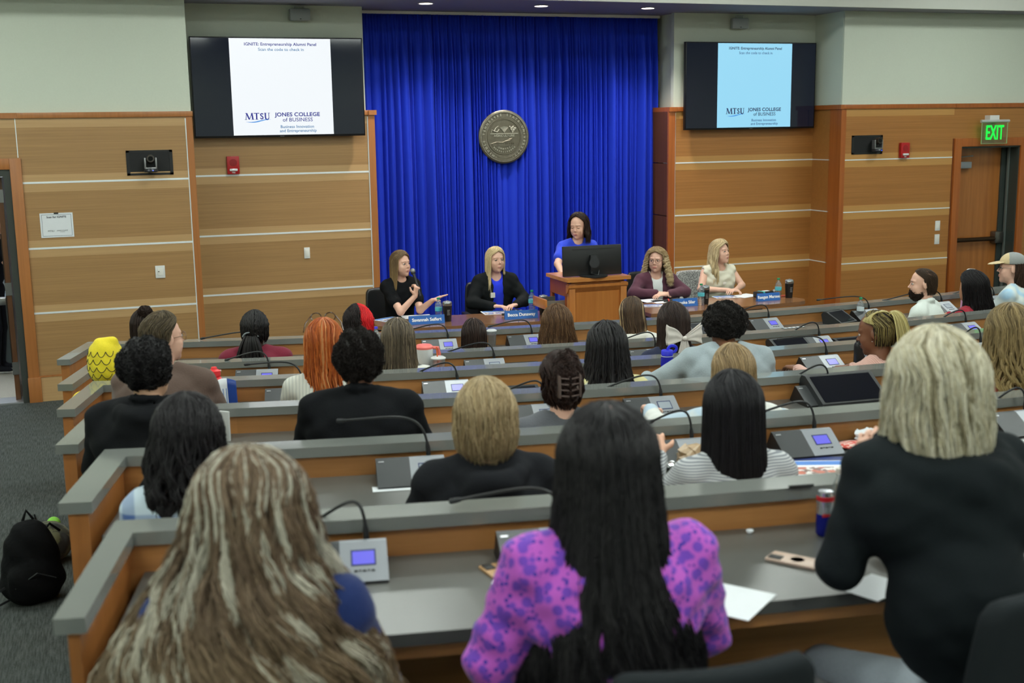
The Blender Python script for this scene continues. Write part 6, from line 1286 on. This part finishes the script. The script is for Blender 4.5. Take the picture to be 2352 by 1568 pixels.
card(980, 743, 'Savannah Seifert', 'blue name card at the left, in front of the woman speaking', -.08, .335); card(1197, 731, 'Becca Dunaway', 'blue name card in front of the black blazer woman', -.08, .32); card(1573, 703, 'Brooke Siler', 'blue name card partly hidden by the white bow person', -.02, .27); card(1764, 690, 'Raegan Marsee', 'blue name card near the right end of the table', .0, .26)
def sheet(P, w, d, rz, lab, col=(228, 232, 236), grp=None, nm='paper_sheet', th=.0015, printc=None, cat='paper'):
    t = thing(nm, lab, cat, tuple(P), rz, grp); MB().box(-w/2, -d/2, 0, w/2, d/2, th).build('sheet', mat('sheet_%d_%d' % col[:2], col, .55, 0, .02), t)
    if printc: pattern_box(t, w, d, th, printc)
    return t
def pattern_box(t, w, d, th, c):
    box('photo_print', -w*.46, -d*.42, th, w*.46, d*.06, th+.0006, pattern('brochure_photo_%d' % c[0], 'blotch', (120, 84, 74), (224, 218, 214), 34, .4, c3=c), t); box('heading_band', -w*.46, d*.2, th, w*.46, d*.46, th+.0006, mat('band_blue', (60, 120, 200), .5, 0, 0), t)
for x, y, w, d, r, lab, pc in ((957, 727, .28, .20, -.1, 'white sheet in front of the speaking woman', None), (893, 733, .25, .18, .5, 'printed brochure at the left corner of the table', (60, 110, 190)), (1150, 717, .36, .22, -.1, 'printed brochure in front of the black blazer woman', (50, 90, 180)),
    (1530, 692, .28, .2, -.1, 'white paper in front of the burgundy blazer woman', None), (1497, 690, .24, .2, .1, 'white paper at the left of the right table', None), (1497, 702, .24, .16, -.3, 'small brochure near the lectern corner', (90, 120, 190)), (1666, 682, .24, .16, -.15, 'brochure in front of the cream top woman', (90, 110, 220)), (1712, 679, .27, .2, .35, 'white paper left of the black case on the table', None)):
    sheet(PZ(x, y, .7415), w, d, r, lab, grp='papers on the panel tables', printc=pc, cat='paper')
def handmic(P, rz, lab, L=.2):
    t = thing('handheld_microphone', lab, 'microphone', (P[0], P[1], P[2]+.024), rz, 'microphones lying on the panel tables'); MB().tube([(-L/2, 0, -.008), (L/2-.03, 0, -.002)], [.011, .016], 12).build('handle', blk, t, True)
    MB().ico((L/2, 0, 0), .0245, 2).build('mesh_head', mat('mic_mesh', (150, 152, 150), .4, .6, .3, 900, .3), t, True); MB().tube([(-L*.28, 0, -.006), (-L*.22, 0, -.005)], .0165, 12).build('colour_band', mat('band_red', (214, 70, 62), .4, 0, 0), t, True)
handmic(PZ(1175, 724, .741), .1, 'black microphone lying left of the second name card'); handmic(PZ(1545, 693, .741), .0, 'black microphone behind the third name card'); handmic(PZ(1762, 676, .741), .15, 'black microphone lying behind the right name card')
t = thing('black_case', 'small dark case beside the microphone on the right table', 'case', tuple(PZ(1752, 682, .741)), .1); MB().box(-.09, -.05, 0, .09, .05, .06, .012).build('case_body', mat('case_black', (30, 28, 24), .5, 0, .1), t, True); MB().box(-.03, -.052, .0, -.01, .052, .062, .003).build('teal_band', mat('teal_tag', (70, 190, 180), .5, 0, 0), t, True); box('paper_slip', .0, -.02, .06, .07, .02, .064, paperm, t)
t = thing('red_marker', 'red marker lying between the right water bottle and tumbler', 'marker', tuple(PZ(1799, 681, .741)+[0, 0, .009]), .0); MB().tube([(-.06, 0, 0), (.05, 0, 0)], .008, 10).build('barrel', mat('marker_red', (214, 92, 78), .4, 0, 0), t, True); MB().tube([(.05, 0, 0), (.075, 0, 0)], .009, 10).build('cap', wht, t, True)
# audience things
def on(row, x, y, dmin=.08, dmax=.5):
    z = ZC[row]-DESK; P = PZ(x, y, z); r = np.linalg.norm(P[:2]-CC); r = min(max(r, RR[row]+dmin), RR[row]+dmax); th = math.atan2(P[0]-CC[0], CC[1]-P[1]); p = pol(r, th); return np.array([p[0], p[1], z+.0005]), th
P, th = on(0, 1932, 726); bottle(P, 'small clear bottle with green cap on the front desk', labc=(205, 218, 222), s=.9, grp=None)
P, th = on(0, 860, 795); bottle(P, 'clear bottle with violet blue cap behind the round afro', capc=(70, 70, 220), labc=(205, 218, 222), s=.95, grp=None)
def cup(P, lab, h=.145, r0=.030, r1=.044, drink=(200, 150, 120), fill=.3, straw=True, alpha=.4, body=None):
    t = thing('drink_cup', lab, 'cup', tuple(P)); MB().lathe([(.0001, 0), (r0, 0), (r1, h), (r1-.002, h), (r0-.002, .004), (.0001, .004)], n=28).build('cup_body', body or clear, t, True)
    MB().lathe([(.0001, .003), (r0-.003, .003), (r0+(r1-r0)*fill-.003, h*fill), (.0001, h*fill)], n=24).build('drink', mat('drink_%d' % drink[0], drink, .3, 0, .1), t, True); MB().lathe([(.0001, h+.012), (r1-.01, h+.012), (r1+.003, h+.004), (r1+.003, h-.002), (r1-.002, h-.002), (.0001, h+.004)], n=28).build('lid', mat('lid_frost', (226, 228, 228), .3, 0, 0, alpha=.75), t, True)
    if straw: MB().tube([(.004, .0, .01), (-.012, -.008, h+.075)], .0038, 8).build('straw', mat('straw_orange', (245, 110, 50), .4, 0, 0), t, True)
P, th = on(1, 999, 862, .3, .53); cup(P, 'clear cup with orange straw behind the third row ledge', h=.15, drink=(214, 150, 110), fill=.15)
P, th = on(0, 1130, 802, .1, .5); cup(P, 'iced coffee cup beside the straight dark hair in the front row', h=.14, drink=(150, 120, 100), fill=.8, straw=False, r1=.036, r0=.028)
P, th = on(3, 2268, 906, .2, .5); cup(P, 'iced drink with orange straw left of the wavy blonde curls', h=.15, drink=(206, 186, 168), fill=.85)
P, th = on(1, 965, 850, .2, .48); t = thing('travel_mug', 'white travel mug with coral lid and handle right of the ash brown hair', 'mug', tuple(P)); co_ = mat('coral', (240, 120, 112), .4, 0, 0)
MB().lathe([(.0001, 0), (.036, 0), (.038, .05), (.054, .08), (.056, .20), (.0001, .20)], n=28).build('mug_body', mat('mug_white', (220, 224, 224), .35, 0, 0), t, True); MB().lathe([(.0001, .225), (.045, .222), (.057, .21), (.057, .198), (.0001, .198)], n=28).build('lid', co_, t, True); MB().tube([(.045, 0, .20), (.09, 0, .195), (.098, 0, .16), (.095, 0, .10), (.06, 0, .085)], .011, 8).build('handle', co_, t, True)
P, th = on(2, 1518, 875, .15, .45); t = thing('sports_bottle', 'tall translucent blue bottle with loop cap on the third desk', 'bottle', tuple(P)); bl = mat('bottle_blue', (24, 30, 190), .2, 0, 0, spec=.6, trans=.25); bc = mat('bottle_blue_cap', (50, 56, 220), .35, 0, 0)
MB().lathe([(.0001, 0), (.034, 0), (.036, .004), (.036, .155), (.033, .165), (.031, .172), (.0001, .172)], n=32).build('bottle_body', bl, t, True); MB().lathe([(.0001, .202), (.031, .202), (.034, .198), (.034, .172), (.0001, .172)], n=32).build('cap', bc, t, True); MB().tube([(.02+.028*math.sin(q)+.012, 0, .205-.02*math.cos(q)) for q in np.linspace(0, 6.2, 18)], .005, 8, flat=1.8).build('carry_loop', bc, t, True); MB().tube([(.0345*math.cos(q), .0345*math.sin(q), .168) for q in np.linspace(0, 6.28, 30)], .0016, 5).build('neck_ring', mat('ring_white', (215, 220, 235), .4, 0, 0), t, True)
P, th = on(2, 519, 900, .15, .5); t = thing('sports_bottle', 'bright red squeeze bottle on the third desk at left', 'bottle', tuple(P)); rd = mat('bottle_red', (236, 52, 58), .4, 0, 0)
MB().lathe([(.0001, 0), (.038, 0), (.040, .005), (.040, .16), (.036, .175), (.030, .18), (.0001, .18)], n=32).build('bottle_body', rd, t, True); MB().lathe([(.0001, .236), (.014, .234), (.018, .222), (.033, .214), (.034, .188), (.028, .18), (.0001, .18)], n=32).build('cap', rd, t, True); MB().box(.026, -.004, .208, .037, .004, .215, .001).build('rivet', wht, t, True)
P, th = on(2, 1957, 845, .2, .5); t = thing('sports_bottle', 'matte black insulated bottle with handle beside the blonde braids', 'bottle', tuple(P)); MB().lathe([(.0001, 0), (.042, 0), (.044, .004), (.044, .15), (.040, .168), (.032, .176), (.0001, .176)], n=32).build('bottle_body', mat('bottle_black', (16, 17, 19), .4, 0, .03), t, True)
MB().lathe([(.0001, .216), (.026, .215), (.033, .208), (.033, .178), (.0001, .176)], n=32).box(-.006, -.012, .214, .006, .012, .236, .003).build('cap', blk, t, True); MB().tube([(-.036, -.02, .19), (-.045, -.03, .165), (-.02, -.045, .150), (.02, -.045, .150), (.045, -.03, .165), (.036, -.02, .19)], .005, 8, flat=1.6).build('handle', blk, t, True)
b = MB(); b.tube([(.000, -.0450, .098), (.010, -.0445, .106), (.0, -.0450, .114), (-.010, -.0445, .106), (0, -.045, .098), (.009, -.0445, .084)], .0022, 6).tube([(0, -.045, .098), (-.009, -.0445, .084)], .0022, 6); b.build('white_figure_mark', mat('mark_pale', (190, 210, 226), .4, 0, 0), t, True); box('name_strip', -.02, -.035, .186, .02, -.032, .192, mat('mark_pale', (190, 210, 226), .4, 0, 0), t)
# brochure in hand, pink flyer
P, th = on(2, 535, 925, .25, .5); t = thing('folded_brochure', 'curved white and blue brochure leaning by the red bottle', 'brochure', tuple(P), .35); V = []; n = 12
for s_, (c0, c1, m, nm) in enumerate((((-.10), .01, paperm, 'white_page'), (.01, .055, mat('brochure_blue', (24, 66, 150), .4, 0, .05), 'blue_page'))):
    V = [(x, -.05*(x/.1)**2+.06*z, z*(1-1.1*(x+.02)**2*18)) for x in np.linspace(c0, c1, 8) for z in np.linspace(0.0, .19, 6)]; F = [(i*6+j, (i+1)*6+j, (i+1)*6+j+1, i*6+j+1) for i in range(7) for j in range(5)]
    o = mobj(nm, V, F, m, t); md = o.modifiers.new('s', 'SOLIDIFY'); md.thickness = .0012
b = MB(); [b.box(-.07+.018*k, -.035, .03, -.066+.018*k, -.032, .14) for k in range(4)]; b.build('printed_line', mat('print_blue', (120, 150, 200), .5, 0, 0), t, M=T4((0, 0, 0), rx=-.06))
P, th = on(0, 2168, 704, .1, .5); t = thing('pink_flyer', 'tall pink printed flyer standing behind the bearded man', 'flyer', tuple(P), .5); MB().prism([(-.06, 0), (.055, 0), (.06, .26), (.02, .22), (-.05, .12)], -.001, .001, 'y').build('card', mat('flyer_pink', (232, 168, 206), .5, 0, .03), t); b = MB(); b.box(.0, -.003, .195, .055, -.001, .205).lathe([(.014, 0), (.016, .001), (.018, 0)], n=20, M=T4((.02, -.0015, .155))@Matrix.Rotation(math.pi/2, 4, 'X')); b.build('printed_mark', mat('flyer_print', (214, 60, 130), .5, 0, 0), t); box('purple_bar', .0, -.003, .105, .045, -.001, .118, mat('flyer_purple', (90, 40, 150), .5, 0, 0), t)
# mug held by the person with the cap
Hm = MUG[0].location; Rm = rotz(MUG[0].rotation_euler[2]); q = np.array(Hm)+Rm@np.array([-.02, .31, 1.10]); t = thing('paper_cup', 'white cup held near the face by the person in the tan cap', 'cup', tuple(q)); MB().lathe([(.0001, 0), (.026, 0), (.036, .085), (.0001, .085)], n=24).build('cup_body', wht, t, True); MB().lathe([(.0001, .098), (.03, .096), (.038, .09), (.038, .082), (.0001, .082)], n=24).build('lid', wht, t, True)
# paper sheets on audience desks
for row, x, y, w, d, r, lab in ((3, 1540, 968, .27, .10, 0, 'white paper under the unlit unit on the fourth desk'), (4, 905, 1122, .16, .06, 0, 'white card below the dark unit on the fifth desk'), (5, 1690, 1385, .20, .16, .8, 'white paper by the elbow of the purple knit'), (3, 1838, 945, .16, .06, .2, 'thin paper beside the large tilted screen'), (4, 2345, 1020, .14, .10, .2, 'white paper at the right edge of the fifth desk'), (1, 690, 833, .12, .04, 0, 'small white slip by the maroon sleeve'), (5, 1175, 1325, .10, .12, -.3, 'white paper beside the purple sleeve'), (5, 2010, 1350, .16, .12, .5, 'white paper under the elbow of the black hoodie')):
    P, th = on(row, x, y, .1, .52); sheet(P, w, d, th+r, lab)
P, th = on(3, 512, 1003, .1, .4); t = thing('white_box', 'white upright folder at the left of the fourth desk', 'folder', tuple(P), th-.5); MB().box(-.05, -.006, 0, .05, .006, .14, .002).build('folder_body', mat('folder_white', (200, 202, 200), .5, 0, .02), t, True); box('dark_mark', .01, -.008, .07, .018, -.006, .12, blk, t)
P, th = on(4, 1895, 1075, .2, .5); t = sheet(P, .30, .20, th-.25, 'open brochure with photo on the fifth desk', nm='brochure', printc=(190, 90, 60), cat='brochure'); box('blue_folder', -.17, -.08, -.0004, .15, .16, .0, mat('folder_navy', (34, 50, 110), .5, 0, 0), t)
P, th = on(4, 1955, 1025, .1, .5); t = thing('patterned_pouch', 'flat red and white patterned pouch beyond the brochure', 'pouch', tuple(P), th); MB().ico((0, 0, .012), (.075, .055, .012), 3).build('pouch_body', pattern('pouch_print', 'blotch', (208, 80, 68), (226, 190, 180), 60), t, True)
def crumple(P, r, lab, m, sd=1, nm='tissue'):
    t = thing(nm, lab, 'tissue' if nm == 'tissue' else 'wrapper', tuple(P)); b = MB().ico((0, 0, r*.6), (r, r*.8, r*.6), 3); rg = np.random.default_rng(sd); V = b.v[0]; V += rg.normal(0, r*.10, V.shape)+np.sin(V*180)*r*.12; V[:, 2] = np.maximum(V[:, 2], .0); b.v[0] = V; b.build('crumple', m, t, False)
P, th = on(4, 1985, 1012, .05, .5); crumple(P, .05, 'crumpled white tissue by the raised hand', paperm, 2); P, th = on(5, 1712, 1216, .03, .5); crumple(P, .010, 'tiny scrap of white tissue on the nearest desk', paperm, 3)
P, th = on(4, 1556, 1048, .2, .52); crumple(P, .07, 'tan snack wrapper left of the straight black hair', mat('wrapper_tan', (176, 150, 118), .4, 0, .2, 60), 4, 'snack_wrapper'); crumple(P+np.array([-.09, .02, 0]), .028, 'shiny clear wrapper beside the tan snack wrapper', mat('foil', (200, 204, 206), .15, .8, 0), 5, 'snack_wrapper')
def phone(P, rz, lab, c, w=.075, d=.15, th=.009, grip=False):
    t = thing('smartphone', lab, 'phone', tuple(P), rz); MB().box(-w/2, -d/2, 0, w/2, d/2, th, .004).build('case', mat('phone_%d' % c[0], c, .35, 0, .03), t, True); MB().box(-w/2+.006, d/2-.045, th-.001, -w/2+.036, d/2-.006, th+.003, .002).build('camera_block', blk, t, True)
    if grip: MB().lathe([(.020, th), (.0215, th+.001), (.023, th)], n=28, c=(0, -.01, 0)).build('magnet_ring', mat('ring_pale', (214, 190, 176), .4, 0, 0), t, True)
P, th = on(5, 1824, 1290, .1, .5); phone(P, th+.75, 'pale pink phone lying face down on the nearest desk', (206, 182, 166), grip=True); P, th = on(4, 1527, 1052, .3, .54); phone(P, th-.9, 'black phone held by the person with straight black hair', (28, 28, 30)); P, th = on(5, 1152, 1320, .1, .5); phone(P, th+.3, 'tan phone case beside the purple sleeve', (190, 150, 108))
P, th = on(5, 1893, 1228, .05, .4); t = thing('drink_can', 'slim silver and blue energy drink can on the nearest desk', 'can', tuple(P)); MB().lathe([(.0001, 0), (.021, 0), (.0265, .008), (.0265, .07)], n=28).build('can_lower', mat('can_blue', (20, 30, 150), .25, .5, .02), t, True); MB().lathe([(.0265, .07), (.0265, .125), (.0225, .136), (.0225, .139), (.0001, .137)], n=28).build('can_upper', mat('can_silver', (186, 190, 198), .22, .8, .02), t, True)
b = MB(); [b.box(-.026, -.0272+.0006*k, .066+.02*k, .026, -.024, .074+.02*k) for k in range(1)]; b.box(-.006, -.0275, .02, .006, -.0262, .05); b.build('red_mark', mat('can_red', (206, 40, 50), .3, .3, 0), t); MB().lathe([(.0268, .112), (.027, .113), (.027, .124), (.0262, .126)], n=28).build('red_band', mat('can_red', (206, 40, 50), .3, .3, 0), t, True)
P2, th = on(5, 1925, 1222, .05, .4); t = thing('clear_bottle', 'clear plastic bottle standing between the can and black sleeve', 'bottle', tuple(P2)); MB().lathe([(.0001, 0), (.022, 0), (.0225, .15), (.012, .175), (.012, .19), (.0001, .19)], n=24).build('bottle_body', clear, t, True); MB().lathe([(.0001, .204), (.013, .204), (.0135, .19), (.0001, .189)], n=20).build('cap', mat('cap_cream', (214, 206, 196), .4, 0, 0), t, True)
# pen on the ledge, stickers
a_ = PZ(1812, 1122, ZC[5]); b_ = PZ(1868, 1118, ZC[5]); t = thing('pen', 'black pen lying on the ledge of the last desk', 'pen', tuple((a_+b_)/2+[0, 0, .006])); MB().tube([(a_-b_)/2, (b_-a_)/2], .005, 8).build('barrel', blk, t, True)
a_ = PZ(1822, 752, ZC[1]); t = thing('sticker_strip', 'strip of black and white stickers on the second ledge', 'sticker', tuple(a_+[0, 0, .0008]), .05); box('backing', -.09, -.018, -.0005, .09, .018, .0006, mat('sticker_dark', (40, 40, 44), .4, 0, 0), t); b = MB(); [b.box(-.08+.036*k, -.012, .0006, -.055+.036*k, .012, .001) for k in range(5)]; b.build('sticker', paperm, t)
# backpack and green item in the aisle
def backpack():
    x, y = -.37, 6.12; z = floor_z(y)+.0; t = thing('backpack', 'black backpack standing on the carpet against the desk ends', 'backpack', (x, y, z), .2); m = fabric('bag_black', (20, 21, 24), nscale=60, bump=.4)
    S = SDF(); S.u(s_ell((0, 0, .20), (.135, .11, .22)), .02); S.u(s_ell((0, 0, .10), (.15, .13, .11)), .06); S.u(s_ell((-.02, -.09, .13), (.11, .06, .11)), .02); S.fn(lambda p, d: np.maximum(d+.004*np.sin(p[:, 2]*50+p[:, 0]*40), -(p[:, 2]-.004)))
    V, F = sdf_mesh(S, (-.25, -.25, -.02), (.25, .25, .5), .012); mobj('bag_body', V, F, m, t); MB().tube([(-.02, .02, .41), (0, .02, .46), (.03, .02, .41)], .008, 6).build('carry_handle', m, t, True); MB().tube([(-.11, -.06, .05), (-.19, -.08, .03), (-.2, -.1, .10), (-.14, -.08, .12)], .010, 6, flat=.5).build('strap', m, t, True); MB().tube([(.05, .1, .40), (.09, .16, .25), (.08, .12, .06)], .018, 6, flat=.3).build('strap', m, t, True)
    MB().tube([(-.1, -.125, .12), (0, -.155, .19), (.09, -.13, .14)], .003, 5).build('zipper', mat('zip_grey', (70, 72, 74), .4, .4, 0), t, True)
    x, y = -.31, 6.85; t = thing('camouflage_bag', 'small green patterned bag lying beyond the black backpack', 'bag', (x, y, floor_z(y)), .1); S = SDF(); S.u(s_ell((0, 0, .11), (.12, .15, .11)), .02); S.fn(lambda p, d: np.maximum(d+.004*np.sin(p[:, 1]*60), -(p[:, 2]-.003))); V, F = sdf_mesh(S, (-.2, -.25, -.02), (.2, .25, .3), .012); mobj('bag_body', V, F, pattern('camo', 'blotch', (52, 54, 40), (92, 92, 62), 22, c3=(30, 30, 28)), t); MB().tube([(-.04, -.1, .2), (0, -.14, .26), (.05, -.1, .2)], .008, 6).build('strap', m, t, True)
    x, y = -.33, 7.35; t = thing('shoe', 'bright green sports shoe poking out from the desk end', 'shoe', (x, y, floor_z(y)), 1.3); S = SDF(); S.u(s_cap((0, .0, .045), (0, .15, .035), .042, .036), .02); S.u(s_cap((0, -.02, .05), (0, -.03, .10), .04), .02); S.fn(lambda p, d: np.maximum(d, -(p[:, 2]-.012))); V, F = sdf_mesh(S, (-.1, -.12, -.02), (.1, .25, .2), .007); mobj('upper', V, F, fabric('shoe_green', (150, 226, 90)), t)
    MB().prism([(-.04, -.06), (.04, -.06), (.042, .1), (.03, .18), (-.03, .18), (-.042, .1)], .0, .016, 'z').build('sole', wht, t)
backpack()
# nearest empty chairs
chair(1.08, 2.11, -.10, 'dark chair of the person in the purple knit, at the bottom centre', zs=1.05); chair(1.79, 2.14, .32, 'dark chair of the pale blonde person, at the bottom right corner', zs=1.08)
# ---------------------------------------------------------------- pieces of parts hang under their part
NEST = {'screen_bezel': 'control_panel', 'unit_screen': 'control_panel', 'button': 'control_panel', 'badge': 'speaker_grille', 'microphone_head': 'gooseneck', 'iris': 'eye', 'eyelashes': 'eye',
        'heading': 'slide', 'subheading': 'slide', 'college_name': 'slide', 'business_line': 'slide', 'department_line': 'slide', 'wordmark': 'slide', 'wordmark_letter': 'slide', 'wordmark_wave': 'slide',
        'zipper': 'bag_body', 'straw': 'lid', 'lens': 'head', 'status_light': 'base', 'label_band': 'bottle_body', 'body_ridge': 'bottle_body', 'drawer_tray': 'drawer_front', 'drawer_side': 'drawer_front',
        'fire_lettering': 'casing', 'base_arm': 'gas_column', 'printed_name': 'card', 'indicator': 'rocker', 'hair_parting': 'hair', 'hair_tie': 'ponytail', 'claw_clip': 'twisted_updo', 'scale_outline': 'hat', 'name_badge': 'blazer',
        'edge_band': 'desk_top', 'pane_edge': 'glass_pane', 'exit_lettering': 'glass_pane', 'camera_block': 'case', 'magnet_ring': 'case', 'bow_knot': 'bow_tail', 'mesh_collar': 'mesh_head', 'cap_brim': 'cap_crown'}
def base_name(o): return o.name.split('.')[0]
def centre(o): return sum((Vector(c) for c in o.bound_box), Vector())/8
for root in [o for o in bpy.data.objects if o.parent is None and o.get('category')]:
    kids = list(root.children); names = {}
    for k in kids: names.setdefault(base_name(k), []).append(k)
    for k in kids:
        tgt = NEST.get(base_name(k)); 
        if tgt in names and k.type == 'MESH' and k.location.length < 1e-6:
            p = min(names[tgt], key=lambda q: (centre(q)-centre(k)).length)
            if p.parent == root and p is not k: k.parent = p
